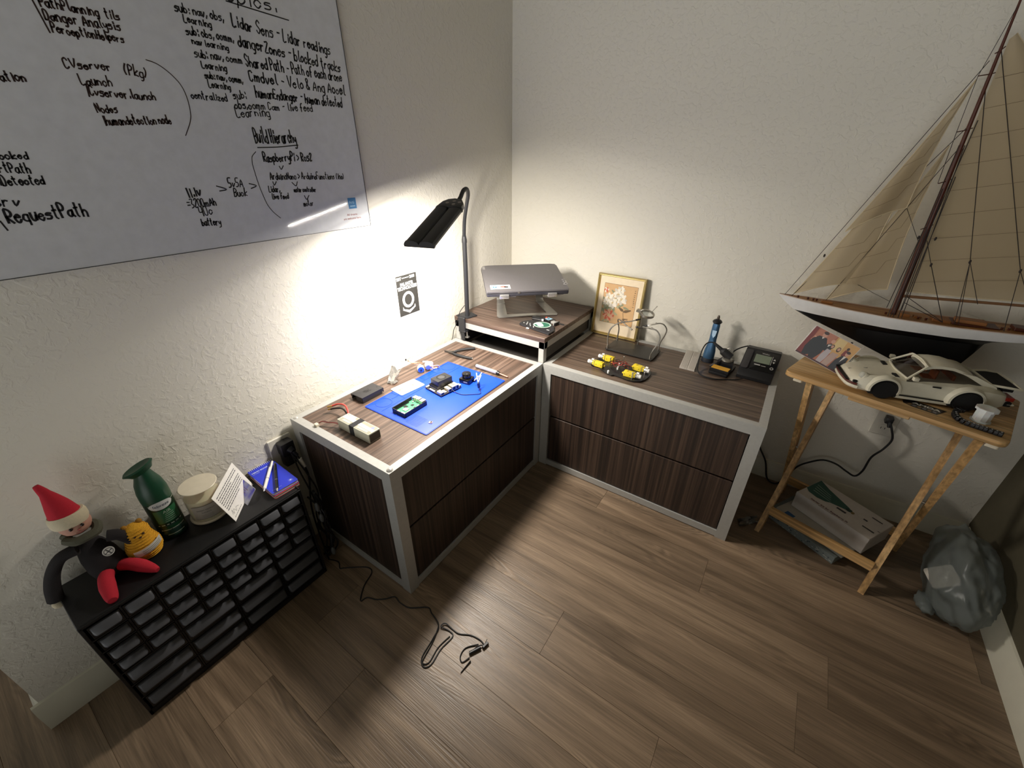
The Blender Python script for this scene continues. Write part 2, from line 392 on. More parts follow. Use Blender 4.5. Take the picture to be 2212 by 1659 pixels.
# ---------------------------------------------------------------- the three cabinets
TOPW_Y = wood('walnut_laminate_top_long_y', 1, '#483a31', '#624f44', '#7c685b', .42, 380., 4., 75.)
TOPW_X = wood('walnut_laminate_top_long_x', 0, '#43352d', '#5a4a3e', '#715f52', .42, 380., 4., 75.)
FRW = wood('walnut_laminate_front', 2, '#241b16', '#382a22', '#4d3c31', .5, 420., 3., 90.)
STEEL = mat('grey_powder_coated_steel', '#b9b9b6', .48, .25, bump=.04, bscale=300)
DARKIN = mat('black_inner_panel', '#1a1816', .8)
H = .55
def cabinet(name, label, x0, y0, x1, y1, front, topw):
    t = Thing(name, label, 'cabinet', ((x0+x1)/2, (y0+y1)/2, 0))
    tt, ft = .027, .040
    bm = NB()
    # top ring, posts and bottom rails of flat steel section
    za = H-ft
    for lo, hi in (((x0, y0, za), (x1, y0+tt, H)), ((x0, y1-tt, za), (x1, y1, H)), ((x0, y0+tt, za), (x0+tt, y1-tt, H)), ((x1-tt, y0+tt, za), (x1, y1-tt, H))):
        box(bm, lo, hi)
    for px, py in ((x0, y0), (x0, y1), (x1, y0), (x1, y1)):
        dx = ft if px == x0 else -ft; dy = ft if py == y0 else -ft
        lo = (min(px, px+dx), min(py, py+dy), 0); hi = (max(px, px+dx), max(py, py+dy), za)
        box(bm, lo, hi)
    b0, b1 = .004, .034
    for lo, hi in (((x0+ft, y0+.001, b0), (x1-ft, y0+ft, b1)), ((x0+ft, y1-ft, b0), (x1-ft, y1-.001, b1)), ((x0+.001, y0+ft, b0), (x0+ft, y1-ft, b1)), ((x1-ft, y0+ft, b0), (x1-.001, y1-ft, b1))):
        box(bm, lo, hi)
    t.part('frame', bm, STEEL, w=True)
    bm = NB(); box(bm, (x0+tt-.001, y0+tt-.001, H-.018), (x1-tt+.001, y1-tt+.001, H-.0025)); t.part('top_panel', bm, topw, w=True)
    bm = NB(); box(bm, (x0+.012, y0+.012, .012), (x1-.012, y1-.012, .016)); box(bm, (x0+.014, y1-.02, .014) if front == 'y' else (x0+.008, y0+.02, .014), (x1-.014, y1-.012, H-.02) if front == 'y' else (x0+.014, y1-.02, H-.02)); t.part('carcass', bm, DARKIN, w=True)
    # side panels and two drawers, fronts recessed a little behind the frame
    zs = ((.292, H-ft-.003), (.037, .284))
    if front == 'x':
        for ya in (y0+.006, y1-.014):
            bm = NB(); box(bm, (x0+ft+.001, ya, .035), (x1-ft-.001, ya+.010, H-ft-.001)); t.part('side_panel', bm, FRW, w=True)
        for za, zb in zs:
            bm = NB(); box(bm, (x1-.024, y0+ft+.003, za), (x1-.006, y1-ft-.003, zb), .0008); box(bm, (x0+.06, y0+.06, za+.01), (x1-.024, y1-.06, zb-.04), mi=1)
            t.part('drawer', bm, [FRW, DARKIN], w=True)
    else:
        for xa in (x0+.004, x1-.014):
            bm = NB(); box(bm, (xa, y0+ft+.001, .035), (xa+.010, y1-ft-.001, H-ft-.001)); t.part('side_panel', bm, FRW, w=True)
        for za, zb in zs:
            bm = NB(); box(bm, (x0+ft+.003, y0+.006, za), (x1-ft-.003, y0+.024, zb), .0008); box(bm, (x0+.06, y0+.024, za+.01), (x1-.06, y1-.06, zb-.04), mi=1)
            t.part('drawer', bm, [FRW, DARKIN], w=True)
    return t
LX0, LX1, LY0, LY1 = .021, .5255, -1.398, -.529
cl = cabinet('drawer_cabinet', 'dark walnut two-drawer cabinet with grey steel frame under the lamp, holding the blue mat', LX0, LY0, LX1, LY1, 'x', TOPW_Y)
bm = NB(); lathe(bm, [(.0095, 0), (.0095, .0015), (.007, .004), (.003, .0055), (0, .006)], (LX1-.013, LY0+.014, H)); cl.part('bolt_cap', bm, mat('pale_metal_cap', '#d8d6d2', .3, .6), w=True)
bm = NB(); lathe(bm, [(.0075, 0), (.0075, .001), (.005, .003), (0, .004)], (LX0+.013, LY0+.014, H)); cl.part('bolt_cap', bm, mat('pale_metal_cap'), w=True)
RX0, RX1, RY0, RY1 = .5285, 1.3975, -.529, -.021
cr = cabinet('drawer_cabinet', 'dark walnut two-drawer cabinet with grey steel frame holding the picture and soldering station', RX0, RY0, RX1, RY1, 'y', TOPW_X)
# corner table, 12 cm taller
ct = Thing('corner_table', 'taller square corner table with dark wood slab top and grey frame, laptop standing on it', 'table', (.27, -.27, 0))
S0, S1, HT = .021, .5265, .667
bm = NB(); box(bm, (S0, -.527, HT-.021), (S1+.003, -.021, HT), .0012); ct.part('table_top', bm, wood('walnut_laminate_slab', 0, '#46372f', '#5f4d43', '#786458', .42, 380., 4., 75.), w=True)
bm = NB(); za, zb = HT-.052, HT-.0212
for lo, hi in (((S0+.002, -.525, za), (S1+.001, -.497, zb)), ((S0+.002, -.051, za), (S1+.001, -.023, zb)), ((S0+.002, -.525, za), (.049, -.023, zb)), ((S1-.027, -.525, za), (S1+.001, -.023, zb))): box(bm, lo, hi, .001)
ct.part('apron_frame', bm, STEEL, w=True)
for px, py in ((S0+.003, -.524), (S1-.028, -.524), (S0+.003, -.049), (S1-.028, -.049)):
    bm = NB(); box(bm, (px, py, 0), (px+.026, py+.026, za+.001), .001); ct.part('leg', bm, STEEL, w=True)
bm = NB(); box(bm, (S1-.018, -.50, .56), (S1-.006, -.05, za)); box(bm, (S0+.03, -.49, .50), (S1-.03, -.05, .51)); box(bm, (S0+.006, -.50, .51), (S0+.012, -.05, za))
ct.part('side_panel', bm, mat('dark_grey_board', '#4a4744', .7), w=True)

# ---------------------------------------------------------------- whiteboard
TXT = [["PathPlanningUtils", -1.599, 1.591, -1.477, 1.593, 0.011, 1], ["Danger Analysis", -1.6, 1.571, -1.482, 1.575, 0.012, 1], ["PerceptionHelpers", -1.597, 1.553, -1.484, 1.555, 0.011, 1], ["ation", -1.701, 1.466, -1.665, 1.469, 0.011, 1], ["CVserver", -1.601, 1.498, -1.524, 1.503, 0.011, 1], ["(Pkg)", -1.507, 1.5, -1.461, 1.496, 0.014, 1], ["Launch", -1.586, 1.472, -1.533, 1.475, 0.012, 1], ["|Cvserver.launch", -1.583, 1.456, -1.462, 1.455, 0.012, 1], ["Nodes", -1.579, 1.425, -1.542, 1.427, 0.011, 1], ["|humandetection node", -1.575, 1.403, -1.447, 1.411, 0.012, 1], ["blocked", -1.769, 1.338, -1.714, 1.34, 0.01, 0], ["artPath", -1.772, 1.317, -1.721, 1.315, 0.012, 0], ["HumanDetected", -1.809, 1.295, -1.709, 1.294, 0.012, 0], ["Srv", -1.796, 1.259, -1.757, 1.257, 0.013, 0], ["RequestPath", -1.789, 1.229, -1.665, 1.231, 0.018, 0], ["Topics.", -1.275, 1.67, -1.113, 1.678, 0.02, 0], ["sub: nav, obs,", -1.367, 1.63, -1.262, 1.63, 0.012, 0], ["Learning", -1.355, 1.613, -1.295, 1.612, 0.011, 0], ["Lidar Sens - Lidar readings", -1.246, 1.625, -0.974, 1.607, 0.018, 0], ["sub: obs, comm,", -1.358, 1.591, -1.251, 1.592, 0.012, 0], ["nav learning", -1.351, 1.574, -1.269, 1.573, 0.01, 0], ["dangerZones - blocked tracks", -1.244, 1.588, -0.949, 1.568, 0.018, 0], ["sub: nav, comm", -1.354, 1.55, -1.243, 1.551, 0.012, 0], ["Learning", -1.345, 1.53, -1.287, 1.529, 0.011, 0], ["Shared Path - Path of each drone", -1.237, 1.547, -0.949, 1.545, 0.018, 0], ["sub: nav, comm,", -1.345, 1.51, -1.255, 1.509, 0.011, 0], ["Learning", -1.342, 1.492, -1.29, 1.492, 0.011, 0], ["Cmdvel - Velo & Ang Accel", -1.237, 1.516, -0.945, 1.512, 0.018, 0], ["centralized", -1.389, 1.466, -1.305, 1.466, 0.011, 0], ["sub:", -1.29, 1.473, -1.255, 1.477, 0.013, 0], ["humanEndanger - human detected", -1.231, 1.483, -0.963, 1.478, 0.017, 0], ["obs,comm Cam - live feed", -1.294, 1.453, -1.069, 1.46, 0.013, 0], ["Learning", -1.295, 1.434, -1.202, 1.441, 0.015, 0], ["Build Hierarchy", -1.264, 1.377, -1.142, 1.378, 0.025, 0], ["RaspberryPi > Ros2", -1.254, 1.331, -1.105, 1.332, 0.016, 0], ["ArduinoNano > ArduinoFunctions (ino)", -1.249, 1.286, -1.001, 1.279, 0.013, 0], ["Lidar,", -1.262, 1.255, -1.228, 1.253, 0.012, 0], ["live feed", -1.258, 1.235, -1.206, 1.233, 0.011, 0], ["motor controller", -1.187, 1.25, -1.114, 1.247, 0.01, 0], ["motor", -1.166, 1.209, -1.131, 1.209, 0.012, 0], ["5v5A", -1.365, 1.272, -1.326, 1.271, 0.015, 0], ["Buck", -1.358, 1.249, -1.322, 1.248, 0.014, 0], ["11.1v", -1.467, 1.253, -1.433, 1.257, 0.016, 0], ["=3200mAh", -1.475, 1.229, -1.407, 1.232, 0.014, 0], ["40c", -1.454, 1.208, -1.421, 1.212, 0.014, 0], ["battery", -1.458, 1.185, -1.411, 1.183, 0.013, 0]]
PLN = [[[-1.608, 1.601], [-1.602, 1.552]], [[-1.799, 1.233], [-1.796, 1.216]], [[-1.457, 1.53], [-1.438, 1.525], [-1.419, 1.511], [-1.404, 1.491], [-1.399, 1.468], [-1.401, 1.439], [-1.408, 1.418], [-1.428, 1.388]], [[-1.247, 1.671], [-1.091, 1.664]], [[-1.262, 1.365], [-1.206, 1.367], [-1.142, 1.373]], [[-1.214, 1.319], [-1.21, 1.311], [-1.202, 1.32]], [[-1.244, 1.28], [-1.242, 1.271], [-1.234, 1.28]], [[-1.187, 1.276], [-1.177, 1.266], [-1.17, 1.277]], [[-1.157, 1.238], [-1.152, 1.227], [-1.142, 1.238]], [[-1.395, 1.276], [-1.373, 1.267], [-1.391, 1.264]], [[-1.311, 1.278], [-1.293, 1.272], [-1.309, 1.266]], [[-1.27, 1.355], [-1.283, 1.344], [-1.287, 1.331], [-1.288, 1.319], [-1.286, 1.277], [-1.282, 1.249], [-1.276, 1.221], [-1.264, 1.2], [-1.248, 1.183]]]
wb = Thing('whiteboard', 'large white dry-erase board covered in handwritten notes, hung on the left wall', 'whiteboard', (0, -1.53, 1.127))
bm = NB(); box(bm, (.001, -2.128, 1.127), (.011, -.928, 2.03)); wb.part('panel', bm, mat('glossy_white_board', '#d4d6da', .10, Coat_Weight=.8, Coat_Roughness=.03), w=True)
bm = NB()
for lo, hi in (((.0005, -2.130, 1.1255), (.0118, -2.128, 2.032)), ((.0005, -.928, 1.1255), (.0118, -.926, 2.032)), ((.0005, -2.130, 1.1255), (.0118, -.926, 1.127)), ((.0005, -2.130, 2.03), (.0118, -.926, 2.032))): box(bm, lo, hi)
wb.part('edge_trim', bm, mat('dark_edge_trim', '#4a4a4c', .4, .3), w=True)
WM = Matrix(((0, 0, 1, .0114), (1, 0, 0, 0), (0, 1, 0, 0), (0, 0, 0, 1)))
random.seed(3); ink = {}
INKB, INKR = mat('black_marker_ink', '#15151a', .5), mat('brown_black_marker_ink', '#2b1a18', .5)
def block(y_, z_, c_):
    if c_: return ('package_notes', INKR, 'brownish black handwriting at the upper left')
    if y_ < -1.6: return ('message_notes', INKB, 'handwriting at the left edge')
    if z_ > 1.40: return ('topics_notes', INKB, 'long list of handwritten topics at the upper right')
    return ('wiring_notes', INKB, 'handwritten build diagram at the lower right')
def inkof(*a):
    k_ = block(*a)
    if k_ not in ink: ink[k_] = NB()
    return ink[k_]
for t_, ya, z_a, yb, z_b, h_, c_ in TXT:
    write(inkof(ya, z_a, c_), t_, WM, ya, z_a, yb, z_b, h_*1.12, .0027 if h_ < .016 else .0035)
for i_, pl in enumerate(PLN): ribbon(inkof(pl[0][0], pl[0][1], i_ in (0, 2)), pl, .0026 if i_ not in (2, 11) else .0018, WM, n=4)
for (nm_, m_, lb_), b_m in ink.items(): wb.part(nm_, b_m, m_, w=True, label=lb_)
bm = NB()
flat(bm, [(-1.006, 1.187), (-.974, 1.187), (-.974, 1.221), (-1.006, 1.221)], WM, 0, 0)
text_mesh(bm, 'Arti', .013, WM @ Matrix.Translation((-1.003, 1.203, .0002)), 1, .0001)
for k in range(1): flat(bm, [(-1.0, 1.194), (-.98, 1.194), (-.98, 1.1965), (-1.0, 1.1965)], WM, .0002, 1)
text_mesh(bm, 'All dreams', .0095, WM @ Matrix.Translation((-1.018, 1.166, 0)), 2, .0001)
text_mesh(bm, 'are welcome here.', .0095, WM @ Matrix.Translation((-1.034, 1.154, 0)), 2, .0001)
wb.part('printed_label', bm, [mat('label_blue', '#2f74a8', .5), mat('label_pale_blue', '#9cc6dd', .5), mat('label_red_text', '#8a3b34', .5)], w=True, label='small blue square logo and red motto')

# ---------------------------------------------------------------- poster on the wall
po = Thing('poster', 'small black vertical poster with white ring logo taped to the left wall under the lamp', 'poster', (0, -.785, .745))
PM = Matrix(((0, 0, 1, .0012), (1, 0, 0, 0), (0, 1, 0, 0), (0, 0, 0, 1)))
bm = NB(); ya, yb, z_a, z_b = -.846, -.726, .742, .922
box(bm, (.0003, ya, z_a), (.0012, yb, z_b)); po.part('paper', bm, mat('poster_white_paper', '#ece9e4', .5), w=True)
bm = NB(); flat(bm, [(ya+.006, z_a+.005), (yb-.001, z_a+.005), (yb-.001, z_b-.005), (ya+.006, z_b-.005)], PM, .0003, 0)
Tt = lambda x, y: PM @ Matrix.Translation((x, y, .0006))
text_mesh(bm, 'EST', .0165, Tt(-.837, .899), 1, .0001, bold=.0005); text_mesh(bm, '2003', .0165, Tt(-.766, .899), 1, .0001, bold=.0005, sx=.86)
flat(bm, [(-.807, .9035), (-.769, .9035), (-.769, .9065), (-.807, .9065)], PM, .0006, 1)
text_mesh(bm, 'PALANTIR', .0195, Tt(-.785, .873), 1, .0001, 'CENTER', .80, .0006); text_mesh(bm, 'TECHNOLOGIES', .0195, Tt(-.784, .857), 1, .0001, 'CENTER', .74, .0006)
n = 40; o_ = ell(-.785, .812, .0325, .0345, n); i_ = ell(-.785, .812, .0205, .0235, n)
for k in range(n):
    k2 = (k+1) % n; f = bm.faces.new([bm.verts.new(PM @ Vector((*p, .0006))) for p in (o_[k], o_[k2], i_[k2], i_[k])]); f.material_index = 1
flat(bm, [(-.819, .786), (-.813, .775), (-.785, .7655), (-.785, .753), (-.821, .772)], PM, .0006, 1)
flat(bm, [(-.751, .786), (-.749, .772), (-.785, .753), (-.785, .7655), (-.757, .775)], PM, .0006, 1)
po.part('print', bm, [mat('poster_black_ink', '#3a3936', .45), mat('poster_white_ink', '#f4f2ee', .5)], w=True)

# ---------------------------------------------------------------- desk lamp
BLK = mat('black_satin_plastic', '#17171a', .42, bump=.03, bscale=500); BLKM = mat('black_matt_metal', '#2c2d30', .5, .2)
la = Thing('desk_lamp', 'black clamp-on desk lamp with gooseneck and two lit light bars over the left cabinet', 'lamp', (.088, -.50, HT))
bm = NB(); prism(bm, [(.035, -.528), (.105, -.528), (.118, -.470), (.070, -.452), (.035, -.480)], HT+.0005, HT+.006, bev=.001)
box(bm, (.055, -.541, HT-.062), (.095, -.530, HT+.006), .003); box(bm, (.055, -.541, HT-.070), (.095, -.500, HT-.060), .002); box(bm, (.068, -.538, .558), (.088, -.531, HT-.062), .001)
la.part('clamp', bm, BLKM, w=True)
bm = NB(); cyl(bm, (.085, -.512, .568), (.085, -.512, HT-.07), .004); ball(bm, (.085, -.512, .566), (.012, .012, .006)); cyl(bm, (.093, -.524, .566), (.093, -.524, .6), .0015); la.part('clamp_screw', bm, mat('bright_metal', '#c8c6c2', .25, .9), w=True)
bm = NB(); tube(bm, [(.083, -.503, HT), (.0875, -.504, .85), (.090, -.505, 1.022)], .0105, 14, smooth=2); lathe(bm, [(.0115, 0), (.0115, .012), (.0085, .03)], (.090, -.505, 1.012)); la.part('pole', bm, BLKM, w=True)
bm = NB(); neck = [(.090, -.505, 1.02), (.092, -.507, 1.044), (.110, -.52, 1.109), (.150, -.55, 1.172), (.185, -.58, 1.213), (.213, -.62, 1.236), (.230, -.66, 1.234), (.248, -.70, 1.214), (.258, -.73, 1.200)]
tube(bm, neck, .0078, 12, smooth=6); la.part('gooseneck', bm, mat('black_rubber', '#1d1e21', .6), w=True)
# lamp head frame: u along the bars, w across, n up
hu = Vector((.327, -.903, -.28)).normalized(); hw = Vector((.93, .36, -.07)); hw = (hw-hu*hw.dot(hu)).normalized(); hn = hw.cross(hu)
_t = math.radians(3.5); hw, hn = hw*math.cos(_t)+hn*math.sin(_t)*(1 if hn.z > 0 else -1), hn
hn = hw.cross(hu)
if hn.z < 0: hn = -hn
p0 = Vector((.291, -.812, 1.186)); HM = Matrix((hw, hu, hn)).transposed().to_4x4(); HM.translation = p0
BL_ = .262
for s in (-1, 1):
    bm = NB(); cx = s*.0245
    prof = [(cx-.023, -.004), (cx-.0235, .003), (cx-.019, .010), (cx-.008, .0135), (cx+.008, .0135), (cx+.019, .010), (cx+.0235, .003), (cx+.023, -.004)]
    ringf(bm, [[HM @ Vector((a, 0, b)) for a, b in prof], [HM @ Vector((a, BL_, b)) for a, b in prof]])
    for yy in (-.003, BL_-.007):
        pr = [(cx+(a-cx)*1.05, b*1.12-.0005) for a, b in prof]
        ringf(bm, [[HM @ Vector((a, yy, b)) for a, b in pr], [HM @ Vector((a, yy+.010, b)) for a, b in pr]])
    bmesh.ops.recalc_face_normals(bm, faces=bm.faces)
    bar = la.part('light_bar', bm, mat('black_lamp_housing', '#101013', .45), w=True)
    bm = NB(); ws = .015
    for k in range(6):        # shallow convex diffuser
        a_, b_2 = -1+k/3, -1+(k+1)/3; za_, zb_ = -.0046-.0034*(1-a_*a_), -.0046-.0034*(1-b_2*b_2)
        quad(bm, [HM @ Vector(p) for p in ((cx+ws*a_, .012, za_), (cx+ws*a_, BL_-.012, za_), (cx+ws*b_2, BL_-.012, zb_), (cx+ws*b_2, .012, zb_))])
    la.part('diffuser', bm, emis('lit_led_diffuser', (1.0, .93, .83), LAMP_STRENGTH), parent=bar, w=True)
bm = NB(); prism(bm, [(-.043, .002), (.047, .002), (.045, -.028), (.028, -.060), (.0, -.068), (-.022, -.060), (-.036, -.040)], -.006, .013, HM, bev=.003)
hd = la.part('control_head', bm, BLK, w=True)
for a, b in ((-.014, -.026), (.006, -.042), (.012, -.016), (.028, -.034)):
    bm = NB(); lathe(bm, [(.0065, 0), (.006, .0008), (0, .0009)], (a, b, .0130), 16, M=HM); la.part('button', bm, mat('grey_button', '#8d8580', .5), parent=hd, w=True)
bm = NB(); tube(bm, [(.0775, -.512, .725), (.066, -.515, .710), (.055, -.523, .690), (.052, -.535, .665), (.045, -.545, .63), (.030, -.548, .60), (.024, -.549, .568), (.018, -.549, .553), (.0115, -.549, .53), (.0105, -.548, .42)], .0016, 6)
la.part('power_cord', bm, mat('black_cable', '#141416', .5), w=True)

# ---------------------------------------------------------------- laptop on its stand
ALU = mat('brushed_aluminium', '#b4b2ae', .38, .75)
yaw, tl = math.radians(42.87), math.radians(11.04)
e_ = Vector((math.cos(yaw), math.sin(yaw), 0)); b_ = Vector((-math.sin(yaw)*math.cos(tl), math.cos(yaw)*math.cos(tl), math.sin(tl)))
LM = frame((.412, -.478, .845), e_, b_)          # x along the front edge, y to the hinge, z out of the lid
lp = Thing('laptop', 'closed dark grey laptop with a pale sticker, resting on the aluminium stand', 'laptop', (.33, -.39, .845))
bm = NB(); prism(bm, rrect(-.18, 0, .18, .262, .008), -.024, -.011, LM, bev=.0025); base_ = lp.part('base', bm, mat('laptop_dark_base', '#3b3a40', .5, .2), w=True)
bm = NB(); prism(bm, [(-.18, .004), (-.178, .0), (.178, 0), (.18, .004), (.18, .240), (.174, .258), (.150, .264), (-.150, .264), (-.174, .258), (-.18, .240)], -.0085, 0, LM, bev=.0018); lid = lp.part('lid', bm, mat('laptop_grey_lid', '#6d6a6c', .45, .35, bump=.02, bscale=600), w=True)
bm = NB(); box(bm, (-.172, .012, -.0118), (.172, .25, -.008), M=LM); box(bm, (-.045, -.0012, -.012), (-.035, .003, -.003), .0005, M=LM, mi=1); lp.part('screen_gap', bm, [mat('laptop_gap_black', '#151416', .6), mat('bright_metal')], w=True)
bm = NB(); flat(bm, [(-.160, .022), (-.073, .022), (-.073, .060), (-.160, .060)], LM, .0005, 0)
flat(bm, [(-.160, .022), (-.118, .022), (-.122, .060), (-.160, .060)], LM, .0006, 1)
for n_, rr, mi in ((20, .0085, 2), (16, .0045, 1)): flat(bm, ell(-.141, .040, rr, rr, n_), LM, .0007+.0001*mi if mi == 2 else .0011, mi)
flat(bm, ell(-.104, .042, .013, .010), LM, .0008, 3); flat(bm, [(-.100, .034), (-.083, .034), (-.083, .044), (-.100, .044)], LM, .0010, 4)
lp.part('sticker', bm, [mat('sticker_grey', '#b6b8b4', .5), mat('sticker_pale_blue', '#a5cfdd', .5), mat('sticker_navy', '#2d5470', .5), mat('sticker_pink', '#c4706c', .5), mat('sticker_black', '#1c1a1c', .5)], parent=lid, w=True, label='pale blue and grey sticker with ring and pink patch')
bm = NB(); text_mesh(bm, 'LOQ', .026, LM @ frame((.168, .095, .0003), (0, -1, 0), (1, 0, 0)), 0, .0003); lp.part('logo', bm, mat('laptop_logo_silver', '#b9b7b8', .35, .6), parent=lid, w=True)
bm = NB(); box(bm, (-.176, .222, .0), (-.164, .252, .0006), M=LM); lp.part('maker_plate', bm, mat('laptop_plate', '#a3a1a0', .4, .5), parent=lid, w=True)
st = Thing('laptop_stand', 'silver aluminium laptop stand on the corner table', 'stand', (.22, -.27, HT))
SM = frame((.328, -.3385, HT+.0006), e_, Vector((-math.sin(yaw), math.cos(yaw), 0)))
bm = NB(); prism(bm, [(-.142, 0), (-.07, .004), (0, .007), (.07, .004), (.142, 0), (.150, .02), (.125, .235), (.085, .235), (.098, .038), (-.098, .038), (-.085, .235), (-.125, .235), (-.150, .02)], 0, .005, SM, bev=.0012)
st.part('base_plate', bm, ALU, w=True)
for s in (-1, 1):
    bm = NB(); xs = s*.105
    rings = []
    for yy, zz in ((.20, .0055), (.232, .010), (.244, .030), (.232, .075), (.185, .165), (.150, .200), (.0, .1795), (-.150, .1505)):
        # strip of 4 cm width and 5 mm thickness following the bend
        rings.append((yy, zz))
    L = cat([(0, y_, z_) for y_, z_ in rings], 4)
    rr = []
    for i, p in enumerate(L):
        d = (L[min(i+1, len(L)-1)]-L[max(i-1, 0)]).normalized(); nn = Vector((0, -d.z, d.y))
        rr.append([SM @ Vector((xs+sx, p.y+nn.y*k, p.z+nn.z*k)) for sx, k in ((-.019, -.0022), (.019, -.0022), (.019, .0022), (-.019, .0022))])
    ringf(bm, rr); bmesh.ops.recalc_face_normals(bm, faces=bm.faces); arm = st.part('arm', bm, ALU, w=True)
    bm = NB(); box(bm, (xs-.020, -.0125, -.030), (xs+.020, -.0015, -.012), .003, M=LM, seg=2); box(bm, (xs-.020, -.006, -.031), (xs+.020, .03, -.0262), .001, M=LM); st.part('hook', bm, mat('polished_aluminium', '#d9d8d6', .25, .8), parent=arm, w=True)
# ---------------------------------------------------------------- on the corner table
pc = Thing('leather_pouch', 'flat black holster-shaped pouch with white rivets and a round green badge on the corner table', 'pouch', (.44, -.42, HT+.0006))
bm = NB(); prism(bm, [(.345, -.430), (.349, -.450), (.370, -.460), (.430, -.470), (.525, -.488), (.5255, -.438), (.500, -.395), (.470, -.372), (.430, -.362), (.385, -.372), (.358, -.398)], HT+.0008, HT+.0085, bev=.003)
pc.part('body', bm, mat('black_leather', '#232226', .5, bump=.2, bscale=400), w=True)
bm = NB(); M_ = Matrix.Translation((0, 0, HT+.0089))
def crc(cx, cy, rx, ry, rot, n=26): 
    return [(cx+math.cos(rot)*a-math.sin(rot)*b, cy+math.sin(rot)*a+math.cos(rot)*b) for a, b in ell(0, 0, rx, ry, n)]
flat(bm, crc(.447, -.410, .041, .036, .3), M_, 0, 0); flat(bm, crc(.447, -.410, .035, .030, .3), M_, .0002, 1)
flat(bm, [(.408, -.420), (.412, -.398), (.432, -.392), (.448, -.405), (.462, -.422), (.452, -.436), (.436, -.432), (.425, -.420)], M_, .0004, 2)
for a, b in ((.428, -.408), (.440, -.420)): flat(bm, crc(a, b, .005, .002, .6, 8), M_, .0006, 3)
pc.part('badge', bm, [mat('badge_pale_green', '#bcd6c6', .5), mat('badge_green', '#2f6f58', .5), mat('badge_white', '#ececea', .5), mat('badge_black', '#232226', .5)], w=True, label='round green and white badge')
for a, b in ((.364, -.433), (.374, -.418), (.380, -.430), (.392, -.426), (.384, -.442), (.400, -.438), (.409, -.450), (.424, -.447), (.430, -.457)):
    bm = NB(); lathe(bm, [(.0026, 0), (.002, .0012), (0, .0016)], (a, b, HT+.0082), 8); pc.part('rivet', bm, mat('white_rivet', '#efeeea', .4), w=True)
bm = NB(); box(bm, (.399, -.4735, HT+.0007), (.414, -.462, HT+.004), .001); box(bm, (.494, -.452, HT+.0086), (.507, -.449, HT+.0094)); pc.part('white_tag', bm, mat('white_paper', '#f0efec', .6), w=True)
kn = Thing('hand_tool', 'small black-handled scraper tool with pale blue label and grey fan-shaped head beside the stand', 'tool', (.43, -.33, HT))
KM = frame((.362, -.352, HT+.0012), (.13, .012, 0), (-.1, 1, 0))
bm = NB(); prism(bm, [(0, -.011), (.004, -.014), (.055, -.0125), (.062, -.009), (.062, .011), (.05, .014), (.004, .014), (0, .010)], 0, .017, KM, bev=.004); box(bm, (.003, -.0145, .0075), (.058, -.0135, .0095), M=KM, mi=1); kn.part('handle', bm, [BLK, mat('grey_line', '#8e8c8c', .5)], w=True)
K2 = frame((.427, -.340, HT+.0012), (.08, -.012, 0), (.012, .08, 0))
bm = NB(); prism(bm, [(-.006, -.012), (.036, -.020), (.042, .016), (-.002, .020)], .0, .014, K2, bev=.002); hd2 = kn.part('label_block', bm, BLK, w=True)
bm = NB(); flat(bm, [(.0, -.011), (.026, -.016), (.030, .014), (.003, .016)], K2, .0146, 0); flat(bm, [(.010, -.006), (.020, -.008), (.022, .004), (.012, .006)], K2, .0148, 1); kn.part('label', bm, [mat('label_pale_blue'), mat('sticker_navy')], parent=hd2, w=True, label='pale blue label')
bm = NB(); prism(bm, [(.036, -.012), (.052, -.009), (.062, -.026), (.068, -.026), (.074, .010), (.068, .012), (.055, .003), (.040, .010)], .001, .012, K2, bev=.0015); kn.part('fan_head', bm, mat('grey_plastic', '#9b9996', .5), w=True)
bm = NB(); box(bm, (.066, -.027, .0005), (.073, .012, .0132), .001, M=K2); cyl(bm, K2 @ Vector((.075, 0, .008)), K2 @ Vector((.098, .010, .004)), .0025); kn.part('tip', bm, BLK, w=True)
bm = NB(); box(bm, (.052, -.0148, .003), (.062, -.008, .014), .001, M=KM); box(bm, (.062, .006, .006), (.07, .016, .018), .001, M=KM, mi=1); kn.part('screw', bm, [mat('white_rivet'), mat('orange_red_plastic', '#c0563f', .5)], w=True)

# ---------------------------------------------------------------- on the left cabinet
ZT = H-.0024                                  # wood inlay surface
BLUE = mat('blue_silicone', '#0a45e0', .45, bump=.03, bscale=400)
ma = Thing('soldering_mat', 'bright blue silicone soldering mat with moulded trays lying on the left cabinet', 'mat', (.322, -.976, ZT))
x0, y0, x1, y1 = .1700, -1.2015, .4795, -.7500
bm = NB(); prism(bm, rrect(x0, y0, x1, y1, .006), ZT+.0004, ZT+.0026, bev=.0005)
t1 = ZT+.0026; rg = lambda pts, w=.0016, h=.0016, closed=False: tube(bm, [(a, b, t1) for a, b in pts]+([(*pts[0], t1)] if closed else []), w*.6, 6, smooth=1, flat=1.)
rg([(x0+.003, y0+.003), (x1-.003, y0+.003), (x1-.003, y1-.003), (x0+.003, y1-.003)], closed=True)
ma.part('sheet', bm, BLUE, w=True)
bm = NB()
rg([(.247, y0+.012), (.247, y1-.012)]); rg([(x0+.004, -1.080), (.209, -1.078)]); rg([(.212, -1.110), (.212, -1.076), (.243, -1.076)]); rg([(.209, -1.075), (.209, -.86)])
rg([(a, b) for a, b in ell(.208, -1.145, .030, .030, 24)], closed=True); rg([(a, b) for a, b in ell(.206, -.790, .030, .030, 24)], closed=True)
rg([(.176, -.86), (.209, -.86), (.222, -.84), (.247, -.84)]); rg([(.176, -.93), (.209, -.93)]); rg([(.176, -1.0), (.209, -1.0)])
for k in range(9): rg([(.366+.0068*k, -1.185), (.366+.0068*k, -1.135)], .0007)
